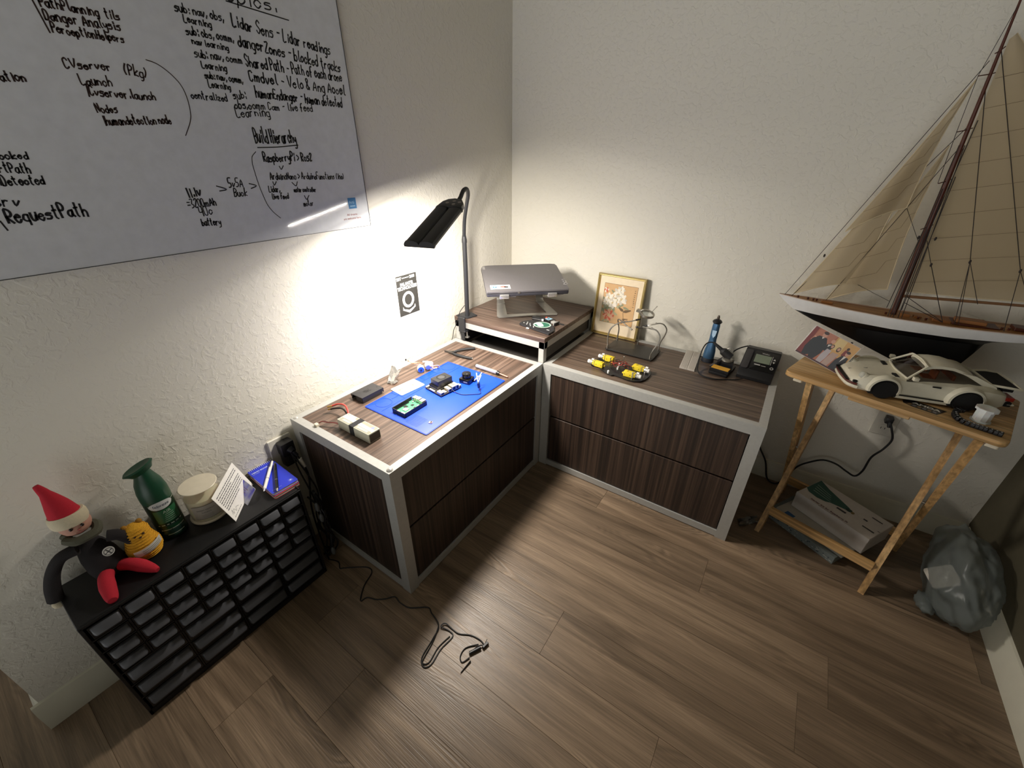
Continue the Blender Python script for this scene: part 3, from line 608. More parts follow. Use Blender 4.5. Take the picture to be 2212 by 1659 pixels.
for k in range(8): rg([(.366, -1.185+.0071*k), (.4205, -1.185+.0071*k)], .0007)
ma.part('tray_ridges', bm, mat('blue_silicone_ridge', '#0a3fd0', .5), w=True)
MT = t1+.0002
# battery
ba = Thing('battery_pack', 'flat white and grey battery pack with black strap and red leads near the cabinet corner', 'battery', (.287, -1.31, ZT))
bx0, bx1, by0, by1 = .206, .365, -1.335, -1.289
bm = NB(); box(bm, (bx0, by0, ZT+.0006), (bx1, by1, ZT+.036), .003, seg=2); ba.part('body', bm, mat('battery_pearl_film', '#c9c7b6', .35), w=True)
bm = NB(); bt = Matrix.Translation((0, 0, ZT+.0362)); G0, W0, B0 = 0, 1, 2
flat(bm, [(.212, by0+.003), (.362, by0+.003), (.362, by1-.003), (.212, by1-.003)], bt, 0, 0)
flat(bm, [(.212, -1.316), (.362, -1.319), (.362, -1.307), (.212, -1.300)], bt, .0002, 1)
text_mesh(bm, 'HRB', .0145, bt @ Matrix.Translation((.219, -1.3015, .0003)), 1, .0001, sx=1.35, bold=.0006)
text_mesh(bm, '3200mAh', .0085, bt @ Matrix.Translation((.225, -1.3125, .0004)), 2, .0001)
text_mesh(bm, '11.1V 40C', .0085, bt @ Matrix.Translation((.305, -1.3155, .0004)), 2, .0001); flat(bm, crc(.347, -1.302, .007, .006, 0, 6), bt, .0004, 2)
for k in range(3):
    flat(bm, [(.225, -1.322-.003*k), (.262, -1.322-.003*k), (.262, -1.3208-.003*k), (.225, -1.3208-.003*k)], bt, .0003, 1)
    flat(bm, [(.298, -1.3225-.003*k), (.35, -1.3225-.003*k), (.35, -1.3213-.003*k), (.298, -1.3213-.003*k)], bt, .0003, 1)
ba.part('label_print', bm, [mat('label_warm_grey', '#9c9a88', .4), mat('label_white', '#f1efe8', .4), mat('label_soft_blue', '#8a93c4', .4)], w=True, label='grey and white printed label')
bm = NB(); box(bm, (bx1-.0005, by0+.003, ZT+.004), (bx1+.0012, by1-.003, ZT+.033), .0006); ba.part('end_cap', bm, mat('battery_dark_end', '#35332c', .4), w=True)
bm = NB(); box(bm, (.268, by0-.0012, ZT+.0003), (.291, by1+.0012, ZT+.0372), .001); ba.part('strap', bm, mat('black_webbing', '#252428', .8, bump=.3, bscale=900), w=True)
bm = NB(); box(bm, (.232, by1+.001, ZT+.001), (.252, by1+.006, ZT+.026), .001); ba.part('strap_end', bm, mat('black_webbing'), w=True)
RED = mat('red_silicone_wire', '#d5453c', .4); DRED = mat('dark_red_wire', '#7c2a26', .5); BWR = mat('black_wire', '#1b1717', .5)
bm = NB(); tube(bm, [(.209, -1.295, ZT+.024), (.199, -1.286, ZT+.034), (.178, -1.276, ZT+.042), (.152, -1.270, ZT+.040), (.125, -1.274, ZT+.034), (.108, -1.286, ZT+.027)], .0030, 10); w1 = ba.part('lead', bm, RED, w=True)
bm = NB(); tube(bm, [(.209, -1.300, ZT+.018), (.196, -1.289, ZT+.024), (.172, -1.281, ZT+.028), (.146, -1.276, ZT+.025), (.120, -1.283, ZT+.020), (.106, -1.293, ZT+.016)], .0030, 10); ba.part('lead', bm, BWR, w=True)
for z_ in (.027, .016):
    bm = NB(); cyl(bm, (.109, -1.287, ZT+z_), (.097, -1.298, ZT+z_-.002), .0034, .003); ba.part('bullet_connector', bm, mat('gold_metal', '#c9a45c', .3, .8), w=True)
for k, m_ in ((0, DRED), (1, BWR), (2, mat('brown_wire', '#5c3326', .5))):
    bm = NB(); tube(bm, [(.208, -1.331+.002*k, ZT+.012), (.190, -1.338+.002*k, ZT+.016), (.168, -1.349+.002*k, ZT+.015), (.150, -1.357+.002*k, ZT+.017), (.141, -1.368+.001*k, ZT+.010)], .0013, 6); ba.part('balance_lead', bm, m_, w=True)
bm = NB(); box(bm, (.132, -1.378, ZT+.0008), (.147, -1.366, ZT+.012), .001); ba.part('balance_plug', bm, mat('ivory_plastic', '#d9cfba', .5), w=True)
# black case lid
cs = Thing('case_lid', 'black plastic computer case lid with fruit-shaped vent, beside the mat at the wall', 'case', (.115, -1.14, ZT))
bm = NB(); z0, z1 = ZT+.0006, ZT+.023; X0, X1, Y0, Y1 = .082, .148, -1.190, -1.091
prism(bm, rrect(X0, Y0, X1, Y1, .003), z1-.0025, z1, bev=.0008)
box(bm, (X1-.0022, Y0+.001, z0), (X1, Y1-.012, z1-.001)); box(bm, (X1-.0022, Y1-.014, z0+.008), (X1, Y1-.001, z1-.001)); box(bm, (X0, Y0+.002, z0), (X0+.002, Y1-.001, z1-.001))
box(bm, (X0, Y0, z0+.012), (X0+.010, Y0+.002, z1-.001)); box(bm, (X0+.030, Y0, z0), (X1-.001, Y0+.002, z1-.001)); box(bm, (X0+.001, Y1-.002, z0+.004), (X1-.001, Y1, z1-.001))
cs.part('shell', bm, mat('black_case_plastic', '#2a292b', .5, bump=.1, bscale=900), w=True)
bm = NB(); CM_ = Matrix.Translation((.116, -1.147, z1+.0003))
for k in range(6):
    a = PI/3*k; 
    for s_ in (-1, 1): ribbon(bm, [(math.cos(a)*.003+s_*math.sin(a)*.0014, math.sin(a)*.003-s_*math.cos(a)*.0014), (math.cos(a)*.011+s_*math.sin(a)*.003, math.sin(a)*.011-s_*math.cos(a)*.003)], .0016, CM_, n=1)
for s_ in (-1, 1): ribbon(bm, [(.002*s_, .012), (.008*s_, .017), (.010*s_, .012)], .0016, CM_, n=2)
flat(bm, [(.004, .044), (.009, .044), (.009, .047), (.004, .047)], CM_, 0, 0)
cs.part('vent_slots', bm, mat('slot_black', '#0c0c0d', .7), w=True)
# crumpled foil pouch
fo = Thing('foil_pouch', 'crumpled silver foil bag standing open between case lid and white card', 'bag', (.115, -1.0, ZT))
bm = NB(); random.seed(11); rings = []
for i, (zz, rx, ry, ox, oy) in enumerate(((.0008, .020, .014, 0, -.012), (.006, .024, .017, 0, -.012), (.013, .017, .012, 0, -.010), (.020, .019, .010, 0, -.003), (.034, .024, .008, 0, .008), (.050, .028, .010, .0, .018))):
    rings.append([Vector((.112+ox+math.cos(2*PI*k/14)*rx*random.uniform(.78, 1.2), -1.008+oy+math.sin(2*PI*k/14)*ry*random.uniform(.7, 1.3), ZT+zz*random.uniform(.9, 1.1)+(0 if i < 3 else .010*math.cos(2*PI*k/14*2)))) for k in range(14)])
ringf(bm, rings, cap=False); bm.faces.new([v for v in bm.verts[:14]] if False else [bm.verts.new(p) for p in rings[0]][::-1])
fo.part('film', bm, mat('crumpled_silver_film', '#c9c6c2', .22, .75, bump=.5, bscale=150), w=True, ang=12)
# white instruction card
cd = Thing('instruction_card', 'small white instruction card printed with a cable drawing, half on the blue mat', 'card', (.197, -1.012, MT))
IM = frame((.1945, -1.0125, MT+.0012), (1, -.11, 0), (.11, 1, 0))
bm = NB(); prism(bm, rrect(-.037, -.056, .037, .056, .006), -.0006, 0, IM); cd.part('paper', bm, mat('white_card', '#f4f3f0', .6), w=True)
bm = NB(); 
tube(bm, [IM @ Vector((a, b, .0002)) for a, b in ((-.004, -.034), (-.002, -.026), (-.012, -.012), (-.012, .010), (0, .022), (.012, .014), (.014, -.004), (.004, -.018), (-.006, -.022), (-.002, -.030))], .0011, 5, smooth=5)
flat(bm, [(-.010, -.040), (.002, -.042), (.004, -.033), (-.008, -.031)], IM, .0004, 0); flat(bm, [(-.004, .020), (.008, .018), (.009, .026), (-.003, .027)], IM, .0004, 0)
for k in range(5): flat(bm, [(.020, .02+.0032*k), (.026, .02+.0032*k), (.026, .021+.0032*k), (.020, .021+.0032*k)], IM, .0003, 1)
cd.part('printed_drawing', bm, [mat('olive_grey_print', '#7f8170', .6), mat('faint_grey_print', '#b9bbc2', .6)], w=True)
# stepper motor bundle
mo = Thing('stepper_motor', 'small white stepper motor with blue round face and tangled orange wires by the wall', 'motor', (.125, -.87, ZT))
MM = frame((.131, -.879, ZT+.0145), (.62, .78, 0), (0, 0, 1))
bm = NB(); lathe(bm, [(.0140, -.0), (.0145, .001), (.0145, .021), (.0140, .022)], (0, 0, 0), 26, M=MM); mo.part('motor_can', bm, mat('cream_white_plastic', '#e6dccd', .45), w=True)
bm = NB(); lathe(bm, [(.0132, 0), (.0128, .0012), (0, .0013)], (0, 0, .022), 26, M=MM); lathe(bm, [(.0035, 0), (.0035, .0015), (0, .0016)], (0, 0, .0232), 12, 1, MM); mo.part('blue_face', bm, [mat('blue_face_label', '#2456d8', .45), mat('badge_black')], w=True, label='round blue face')
bm = NB(); MB2 = RZ((.150, -.847, ZT+.0008), .5)
box(bm, (-.016, -.012, .012), (.016, .012, .030), .003, M=MB2); box(bm, (-.020, -.004, .0), (.0, .004, .013), .001, M=MB2); box(bm, (.004, -.010, .0), (.018, .004, .013), .001, M=MB2); box(bm, (-.026, -.003, .030), (.014, .003, .036), .001, M=MB2)
mo.part('driver_board', bm, mat('white_connector_plastic', '#ebe9ea', .4), w=True)
bm = NB(); lathe(bm, [(.010, 0), (.010, .006), (.004, .0065), (0, .0065)], (0, 0, 0), 18, M=frame((.158, -.862, ZT+.018), (.5, .86, 0), (0, 0, 1))); mo.part('gear_face', bm, mat('violet_blue_plastic', '#5a68c4', .5), w=True)
random.seed(5); WC = [mat('orange_wire', '#d98a5e', .5), mat('white_wire', '#efe4d8', .5), mat('pink_wire', '#d99a98', .5), mat('white_wire'), mat('orange_wire'), mat('pink_wire')]
for k in range(6):
    bm = NB(); j = lambda s: random.uniform(-s, s)
    tube(bm, [(.125+j(.004), -.868+j(.003), ZT+.026), (.118+j(.008), -.878+j(.008), ZT+.033+j(.003)), (.098+j(.01), -.893+j(.006), ZT+.036+j(.004)), (.080+j(.004), -.905+j(.004), ZT+.045+j(.004))] if k < 3 else
         [(.160, -.855, ZT+.020), (.176+j(.004), -.846+j(.004), ZT+.022+j(.004)), (.186+j(.004), -.832+j(.004), ZT+.018+j(.006)), (.178+j(.004), -.822+j(.004), ZT+.006), (.165, -.838+j(.004), ZT+.003)], .0011, 6)
    mo.part('wire', bm, WC[k], w=True)
bm = NB(); ball(bm, (.078, -.907, ZT+.048), (.003, .003, .005)); mo.part('wire_plug', bm, BLK, w=True)
# single board computer in case base
pi = Thing('single_board_computer', 'green single-board computer sitting in an open black case base on the blue mat', 'circuit board', (.318, -1.118, MT))
bm = NB(); X0, X1, Y0, Y1 = .285, .351, -1.170, -1.066; z0 = MT+.0003
box(bm, (X0, Y0, z0), (X1, Y1, z0+.002)); box(bm, (X0, Y0, z0), (X0+.002, Y1-.012, z0+.020)); box(bm, (X1-.002, Y0, z0), (X1, Y1, z0+.018))
box(bm, (X0, Y0, z0), (X0+.022, Y0+.002, z0+.018)); box(bm, (X0+.024, Y0, z0), (X1, Y0+.002, z0+.015)); box(bm, (X0+.020, Y0, z0), (X0+.026, Y0+.002, z0+.006)); box(bm, (X0, Y1-.002, z0), (X1, Y1, z0+.008))
pi.part('case_base', bm, mat('black_case_plastic'), w=True)
bm = NB(); box(bm, (X0+.004, Y0+.004, z0+.006), (X1-.004, Y1-.004, z0+.0076)); pcb = pi.part('board', bm, mat('green_pcb', '#4f9a72', .4, bump=.2, bscale=700), w=True)
PT = z0+.0077; SIL = mat('tin_metal', '#d6d1c4', .3, .7)
for a, b, c_, d_, h_, m_ in ((.293, -1.082, .308, -1.064, .014, SIL), (.311, -1.082, .327, -1.064, .015, SIL), (.330, -1.084, .347, -1.064, .0135, SIL)):
    bm = NB(); box(bm, (a, b, PT), (c_, d_, PT+h_), .0006); box(bm, (a+.002, d_-.0003, PT+.002), (c_-.002, d_+.0004, PT+h_-.002), mi=1); pi.part('port', bm, [m_, BLK], parent=pcb, w=True)
for a, b, s_, h_, m_ in ((.320, -1.140, .0085, .0024, mat('chip_lid_silver', '#d9d8d2', .3, .5)), (.305, -1.126, .0065, .0015, BLK), (.317, -1.105, .005, .0014, mat('chip_black', '#1a1b1c', .4)), (.336, -1.112, .0032, .0012, mat('chip_black'))):
    bm = NB(); box(bm, (a-s_, b-s_, PT), (a+s_, b+s_, PT+h_), .0004); pi.part('chip', bm, m_, parent=pcb, w=True)
for a, b, c_, d_, m_ in ((.3015, -1.168, .314, -1.160, SIL), (.322, -1.168, .345, -1.160, mat('label_white')), (.339, -1.155, .345, -1.135, mat('label_white')), (.337, -1.103, .346, -1.094, mat('ivory_plastic')), (.301, -1.092, .306, -1.086, mat('label_white'))):
    bm = NB(); box(bm, (a, b, PT), (c_, d_, PT+.0035), .0004); pi.part('connector', bm, m_, parent=pcb, w=True)
bm = NB(); box(bm, (.2905, -1.160, PT), (.2955, -1.100, PT+.0025))
for k in range(20): box(bm, (.2912, -1.159+.003*k, PT+.0025), (.2918, -1.1584+.003*k, PT+.008)); box(bm, (.2938, -1.159+.003*k, PT+.0025), (.2944, -1.1584+.003*k, PT+.008))
pi.part('pin_header', bm, BLK, parent=pcb, w=True)
# small chip module
ch = Thing('chip_module', 'tiny pinkish square chip lying on the grid of the blue mat', 'chip', (.441, -1.141, MT))
bm = NB(); box(bm, (-.006, -.006, .0003), (.006, .006, .0022), .0004, M=RZ((.441, -1.141, MT), .5)); ch.part('board', bm, mat('pink_chip', '#c9a0a4', .4), w=True)
bm = NB(); box(bm, (.0, -.004, .0023), (.004, .004, .0034), M=RZ((.441, -1.141, MT), .5)); ch.part('die', bm, mat('chip_black'), w=True)
# computer with fan
jb = Thing('fan_cooled_board', 'black developer board with boxy cooling fan and row of metal ports on the blue mat', 'circuit board', (.315, -.937, MT))
JM = RZ((.3135, -.938, MT+.0003), -.15)
bm = NB(); box(bm, (-.050, -.052, .004), (.052, .050, .0057)); bmesh.ops.transform(bm, matrix=JM, verts=bm.verts); pb = jb.part('board', bm, mat('dark_brown_pcb', '#3b352c', .45, bump=.3, bscale=500), w=True)
for a in (-.046, .048):
    for b in (-.048, .046):
        bm = NB(); cyl(bm, JM @ Vector((a, b, 0)), JM @ Vector((a, b, .004)), .002); jb.part('standoff', bm, mat('bright_metal'), w=True)
bm = NB(); box(bm, (-.033, -.043, .0058), (.020, .038, .014), .001, M=JM)
for k in range(11): box(bm, (-.032+.0048*k, -.042, .014), (-.0308+.0048*k, .037, .024), M=JM)
jb.part('heat_sink', bm, mat('grey_heat_sink', '#55534f', .4, .6), parent=pb, w=True)
bm = NB(); prism(bm, rrect(-.030, -.036, .018, .034, .003), .024, .046, JM, bev=.0012); fan = jb.part('fan_shroud', bm, mat('black_fan_plastic', '#242425', .45), parent=pb, w=True)
bm = NB(); n = 30
for r0, r1, mi, zz in ((.0200, .0140, 0, .0463), (.0135, .0001, 1, .0464)):
    o_, i_ = ell(-.006, -.001, r0, r0, n), ell(-.006, -.001, r1, r1, n)
    for k in range(n):
        f = bm.faces.new([bm.verts.new(JM @ Vector((*p, zz))) for p in (o_[k], o_[(k+1) % n], i_[(k+1) % n], i_[k])]); f.material_index = mi
jb.part('fan_hub', bm, [mat('slot_black'), mat('fan_hub_grey', '#3c3c3d', .5)], w=True)
for a, b, c_, d_, h_, m_ in ((.024, -.050, .050, -.034, .010, mat('cream_port', '#d8d2be', .4)), (.026, -.030, .048, -.020, .005, mat('ivory_plastic')), (.024, -.014, .052, .0, .013, mat('cream_port')), (.024, .004, .053, .020, .016, SIL), (.024, .022, .053, .036, .016, SIL), (.034, .040, .050, .050, .007, mat('label_white')), (-.046, -.050, -.038, -.01, .004, mat('ivory_plastic')), (-.02, -.0515, .010, -.0455, .004, mat('label_white'))):
    bm = NB(); box(bm, (a, b, .0058), (c_, d_, .0058+h_), .0006, M=JM); box(bm, (c_-.0003, b+.0015, .0075), (c_+.0003, d_-.0015, .0045+h_), mi=1, M=JM); jb.part('port', bm, [m_, BLK], parent=pb, w=True)
# lidar
ld = Thing('lidar_sensor', 'black round-topped lidar sensor on a square foot, standing on the blue mat', 'sensor', (.358, -.848, MT))
DM = RZ((.357, -.846, MT+.0003), .12)
bm = NB(); prism(bm, rrect(-.024, -.022, .024, .022, .004), 0, .019, DM, bev=.0015); box(bm, (.020, .010, 0), (.032, .024, .006), .001, M=DM); box(bm, (-.002, -.0224, .006), (.016, -.0215, .011), mi=1, M=DM); ld.part('base', bm, [mat('black_gloss_plastic', '#0d0d10', .25), mat('grey_print', '#8f9092', .5)], w=True)
bm = NB(); lathe(bm, [(.0175, .019), (.0175, .0215), (.0185, .022), (.0185, .037), (.0175, .0385), (0, .0387)], (-.001, .001, 0), 32, M=DM); lathe(bm, [(.0021, .0388), (.0021, .0391), (0, .0391)], (.006, -.006, 0), 10, 1, DM); ld.part('rotating_head', bm, [mat('black_gloss_plastic'), mat('bright_metal')], w=True)
# cable with white clips
cb = Thing('jumper_cable', 'thin dark cable with white clips running from the fan board across the blue mat', 'cable', (.43, -.87, MT))
bm = NB(); tube(bm, [(.352, -.936, MT+.012), (.362, -.941, MT+.008), (.385, -.940, MT+.002), (.412, -.937, MT+.0015), (.440, -.915, MT+.0015), (.462, -.894, MT+.0015), (.452, -.880, MT+.004), (.440, -.872, MT+.014)], .0014, 6); cb.part('wire', bm, mat('navy_black_wire', '#14182c', .45), w=True)
bm = NB(); box(bm, (-.008, -.006, -.004), (.008, .006, .006), .0015, M=RZ((.350, -.946, MT+.011), .5)); cb.part('connector', bm, BLK, w=True)
bm = NB(); box(bm, (-.0035, -.006, 0), (.0035, .006, .026), .001, M=frame((.437, -.868, MT+.008), (1, .2, 0), (-.1, 1, .2))); cb.part('inline_switch', bm, mat('dark_slate_plastic', '#283348', .4), w=True)
WH = mat('bright_white_plastic', '#f6f5f2', .4)
for k, (a, b) in enumerate((((.415, -.850, .030), (.402, -.838, .050)), ((.415, -.850, .030), (.425, -.832, .056)), ((.432, -.866, .030), (.432, -.846, .052)), ((.402, -.852, .022), (.418, -.846, .044)))):
    bm = NB(); cyl(bm, (a[0], a[1], MT+a[2]), (b[0], b[1], MT+b[2]), .0022, .0018, 8); cb.part('clip', bm, WH, w=True)
bm = NB(); tube(bm, [(.432, -.866, MT+.03), (.424, -.858, MT+.028), (.415, -.850, MT+.030)], .0012, 6); tube(bm, [(.437, -.872, MT+.012), (.433, -.868, MT+.022), (.432, -.866, MT+.031)], .0016, 6); cb.part('white_lead', bm, WH, w=True)
# screwdriver pen
sd = Thing('pen_screwdriver', 'silver pen screwdriver with black collar and copper tip at the end of the mat', 'screwdriver', (.39, -.724, ZT))
bm = NB(); cyl(bm, (.308, -.722, ZT+.009), (.418, -.7235, ZT+.009), .0085, .0085, 20); sd.part('barrel', bm, mat('satin_silver', '#c2c1bf', .3, .6), w=True)
bm = NB(); cyl(bm, (.418, -.7235, ZT+.009), (.432, -.7237, ZT+.0085), .0088, .0065, 18); cyl(bm, (.3068, -.722, ZT+.009), (.3085, -.722, ZT+.009), .0086, .0086, 18); sd.part('collar', bm, BLK, w=True)
bm = NB(); cyl(bm, (.432, -.7237, ZT+.0085), (.448, -.724, ZT+.007), .0036, .003, 12); cyl(bm, (.448, -.724, ZT+.007), (.474, -.7245, ZT+.0055), .0042, .0034, 12); sd.part('tip', bm, mat('copper_tip', '#c98f6e', .3, .7), w=True)
# cutters
cu = Thing('flush_cutters', 'small open side cutters with black grips lying at the far end of the left cabinet', 'pliers', (.16, -.65, ZT))
bm = NB(); tube(bm, [(.128, -.668, ZT+.0075), (.140, -.642, ZT+.0085), (.160, -.612, ZT+.009), (.187, -.580, ZT+.009)], [.0042, .0065, .0068, .0062], 12, flat=.8); cu.part('grip', bm, mat('black_rubber_grip', '#222325', .6), w=True)
bm = NB(); tube(bm, [(.130, -.676, ZT+.0075), (.155, -.684, ZT+.0085), (.200, -.684, ZT+.009), (.243, -.675, ZT+.008)], [.0042, .0066, .0068, .0058], 12, flat=.8); cu.part('grip', bm, mat('black_rubber_grip'), w=True)
bm = NB(); ball(bm, (.246, -.674, ZT+.008), .0035); cu.part('grip_end', bm, mat('bright_metal'), w=True)
bm = NB(); prism(bm, [(.136, -.682), (.132, -.664), (.116, -.670), (.100, -.676), (.088, -.684), (.102, -.682), (.116, -.684)], ZT+.003, ZT+.011, bev=.0008); lathe(bm, [(.0055, 0), (.005, .0015), (0, .0017)], (.124, -.674, ZT+.0112), 14); cu.part('jaw', bm, mat('dark_tool_steel', '#6a6763', .35, .8), w=True)
bm = NB(); box(bm, (-.012, -.003, 0), (.01, .003, .008), .001, M=RZ((.133, -.664, ZT+.003), .9)); cu.part('spring', bm, BLK, w=True)
# ---------------------------------------------------------------- on the right cabinet
GOLD = mat('gilt_moulding', '#b9a56c', .32, .75)
fp = Thing('framed_picture', 'gold-framed flower painting with cream mat leaning on the back wall', 'picture', (.662, -.045, ZT))
# leaning rectangle: bottom edge on the cabinet, top against the wall
FW, FH = .238, .302
pa = Vector((.541, -.0545, ZT+.001)); ex = Vector((1, .0, 0)); ey = Vector((0, .030, .30)); FM = frame(pa, ex, ey)
bm = NB()
def moulding(bm, x0, y0, x1, y1, w, prof):
    """mitred frame: prof is a list of (inset, height)"""
    rings = []
    for ins, h in prof: rings.append([FM @ Vector(p) for p in ((x0+ins, y0+ins, h), (x1-ins, y0+ins, h), (x1-ins, y1-ins, h), (x0+ins, y1-ins, h))])
    V_ = [[bm.verts.new(p) for p in r] for r in rings]
    for i in range(len(V_)-1):
        for j in range(4): bm.faces.new((V_[i][j], V_[i][(j+1) % 4], V_[i+1][(j+1) % 4], V_[i+1][j]))
moulding(bm, 0, 0, FW, FH, .012, [(0, -.008), (0, .009), (.0015, .0115), (.004, .011), (.0055, .009), (.0085, .010), (.0100, .008), (.0115, .004), (.0115, .001)])
f = bm.faces.new([bm.verts.new(FM @ Vector(p)) for p in ((0, 0, -.008), (0, FH, -.008), (FW, FH, -.008), (FW, 0, -.008))])
bmesh.ops.recalc_face_normals(bm, faces=bm.faces); fp.part('frame', bm, GOLD, w=True, ang=25)
bm = NB(); flat(bm, [(.011, .011), (FW-.011, .011), (FW-.011, FH-.011), (.011, FH-.011)], FM, .0015, 0); fp.part('mat_board', bm, mat('cream_mat_board', '#ead9bd', .7), w=True)
ax0, ax1, ay0, ay1 = .038, .203, .066, .257
bm = NB(); flat(bm, [(ax0-.0015, ay0-.0015), (ax1+.0015, ay0-.0015), (ax1+.0015, ay1+.0015), (ax0-.0015, ay1+.0015)], FM, .0017, 0)
flat(bm, [(ax0, ay0), (ax1, ay0), (ax1, ay1), (ax0, ay1)], FM, .0018, 1)
random.seed(21); zc = [.0020]
def petal(cx, cy, r, a, l, wd, mi):
    zc[0] += .00001
    pts = []
    for k in range(14):
        t = 2*PI*k/14; px, py = l*(.5+.5*math.cos(t)), wd*math.sin(t)*(1+.25*math.cos(3*t))
        pts.append((cx+math.cos(a)*px-math.sin(a)*py, cy+math.sin(a)*px+math.cos(a)*py))
    pts = [(min(max(p[0], ax0), ax1), min(max(p[1], ay0), ay1)) for p in pts]
    try: flat(bm, pts, FM, zc[0], mi)
    except Exception: pass
for k in range(26): petal(ax0+random.uniform(.0, .075), ay0+random.uniform(.055, .12), 0, random.uniform(0, 6.3), random.uniform(.02, .04), .006, random.choice((2, 3)))
for k in range(8): petal(ax0+random.uniform(.02, .055), ay0+random.uniform(.008, .035), 0, random.uniform(3.6, 5.8), .022, .004, random.choice((2, 3)))
for k in range(7): petal(.105+random.uniform(-.01, .05), .165+random.uniform(-.03, .05), 0, random.uniform(0, 6.3), .03, .005, 3)
for (cx, cy, R_) in ((.112, .215, .030), (.068, .188, .026), (.092, .165, .028), (.132, .190, .028), (.125, .235, .020), (.055, .165, .018)):
    for k in range(8): petal(cx, cy, 0, k*2*PI/8+random.uniform(-.2, .2), R_*random.uniform(.8, 1.1), R_*.33, 4 if k % 3 else 5)
    for k in range(3): petal(cx, cy, 0, random.uniform(0, 6.3), R_*.3, R_*.12, 6)
for k in range(6): petal(.050, .225, 0, k+.3, .014, .005, 7 if k % 2 else 4)
for k in range(12): petal(.078, .105, 0, k*2*PI/12+random.uniform(-.2, .2), .030, .008, 7 if k % 2 == 0 else 8)
for k in range(5): petal(.080, .104, 0, k*1.3, .010, .003, 6)
for (x_, y_, a_, l_, w_) in ((.150, .132, .35, .040, .006), (.150, .135, 2.6, .030, .006), (.150, .095, .2, .030, .003), (.155, .100, -1.2, .022, .003)): petal(x_, y_, 0, a_, l_, w_, 9)
ribbon(bm, [(.150, .134), (.152, .118), (.156, .095), (.150, .072)], .0022, FM, .0023, 9)
for k in range(9):
    yy = .240-.0095*k
    for q in range(3): ribbon(bm, [(.191+random.uniform(-.003, .001), yy+random.uniform(-.003, .003)), (.195+random.uniform(-.001, .002), yy+random.uniform(-.003, .003))], .0012, FM, .0023, 9, 1)
fp.part('painting', bm, [mat('paint_brown_line', '#7a5636', .7), mat('paint_tan_silk', '#d3ab7c', .75), mat('paint_sage', '#a8a888', .75), mat('paint_olive', '#8f9274', .75), mat('paint_ivory', '#ebe3d4', .75), mat('paint_greyish', '#cfc6b8', .75), mat('paint_straw', '#cbb487', .75), mat('paint_coral', '#cf6a50', .75), mat('paint_peach', '#dfa98c', .75), mat('paint_umber', '#6f5a42', .75)], w=True)
# helping hands
hh = Thing('helping_hands', 'soldering helping-hands stand with black base, four bent metal arms and magnifier', 'stand', (.805, -.175, ZT))
bm = NB(); z0 = ZT+.006; HB = frame((.805, -.1745, z0), (1, -.02, 0), (.02, 1, 0))
prism(bm, rrect(-.112, -.064, .112, .064, .006), 0, .006, HB, bev=.001); base_o = hh.part('base_plate', bm, mat('black_painted_steel', '#3a3835', .5, .3), w=True)
for a in (-.102, .102):
    for b in (-.054, .054):
        bm = NB(); cyl(bm, HB @ Vector((a, b, -.0056)), HB @ Vector((a, b, 0)), .006); hh.part('foot', bm, BLK, w=True)
CH = mat('dull_chrome', '#a9a59d', .3, .85); BT = z0+.006
arms = [((.703, -.235), [(.703, -.235, BT+.02), (.700, -.236, BT+.06), (.708, -.234, BT+.100), (.735, -.226, BT+.128), (.765, -.215, BT+.138)], [(.765, -.215, BT+.138), (.785, -.208, BT+.143), (.805, -.200, BT+.150), (.812, -.198, BT+.153)]),
        ((.706, -.118), [(.706, -.118, BT+.02), (.708, -.120, BT+.06), (.704, -.128, BT+.090), (.706, -.145, BT+.115), (.722, -.165, BT+.124), (.742, -.178, BT+.120)], [(.742, -.178, BT+.120), (.765, -.190, BT+.112), (.785, -.20, BT+.108)]),
        ((.905, -.236), [(.905, -.236, BT+.02), (.912, -.232, BT+.045), (.925, -.222, BT+.075), (.925, -.215, BT+.105), (.905, -.212, BT+.128), (.880, -.212, BT+.130)], [(.880, -.212, BT+.130), (.868, -.212, BT+.131), (.858, -.213, BT+.131)]),
        ((.908, -.120), [(.908, -.120, BT+.02), (.912, -.122, BT+.045), (.925, -.128, BT+.080), (.930, -.135, BT+.112), (.915, -.142, BT+.135), (.895, -.147, BT+.138), (.880, -.150, BT+.132)], [(.880, -.150, BT+.132), (.862, -.154, BT+.126), (.842, -.158, BT+.118)])]
for i, (b0, pts, clip) in enumerate(arms):
    bm = NB(); cyl(bm, (b0[0], b0[1], BT), (b0[0], b0[1], BT+.018), .0042, .0036); lathe(bm, [(.0048, .006), (.0048, .010)], (b0[0], b0[1], BT), 12)
    tube(bm, [(b0[0], b0[1], BT+.015)]+pts, .0030, 8, smooth=5); arm = hh.part('arm', bm, CH, w=True)
    bm = NB(); tube(bm, clip, [.0034, .0040, .0026], 8, smooth=3, flat=.7)
    q = Vector(clip[-1]); d_ = (q-Vector(clip[0])).normalized()
    cyl(bm, q-d_*.008, q+d_*.014, .0045 if i in (0, 3) else .003, .0035, 8, mi=1 if i in (0, 3) else 0)
    m0 = Vector(clip[0]); tube(bm, [m0+Vector((0, 0, .003)), m0+Vector((.004, -.002, .008)), m0+Vector((.010, -.001, .004))], .0011, 6)
    hh.part('clip', bm, [CH, BLK], parent=arm, w=True)
bm = NB(); cyl(bm, (.806, -.109, BT-.001), (.814, -.140, BT+.175), .0022, .0022, 10); cyl(bm, (.806, -.109, BT), (.8063, -.1105, BT+.012), .004); hh.part('post', bm, CH, w=True)
bm = NB(); cyl(bm, (.795, -.130, BT+.093), (.822, -.124, BT+.095), .0042); ball(bm, (.795, -.130, BT+.093), .006); hh.part('collar', bm, mat('dark_tool_steel'), w=True)
MG = frame((.840, -.165, BT+.176), (.98, .05, -.18), (.05, 1, .10))
bm = NB(); n = 34; R1, R2 = .033, .0285
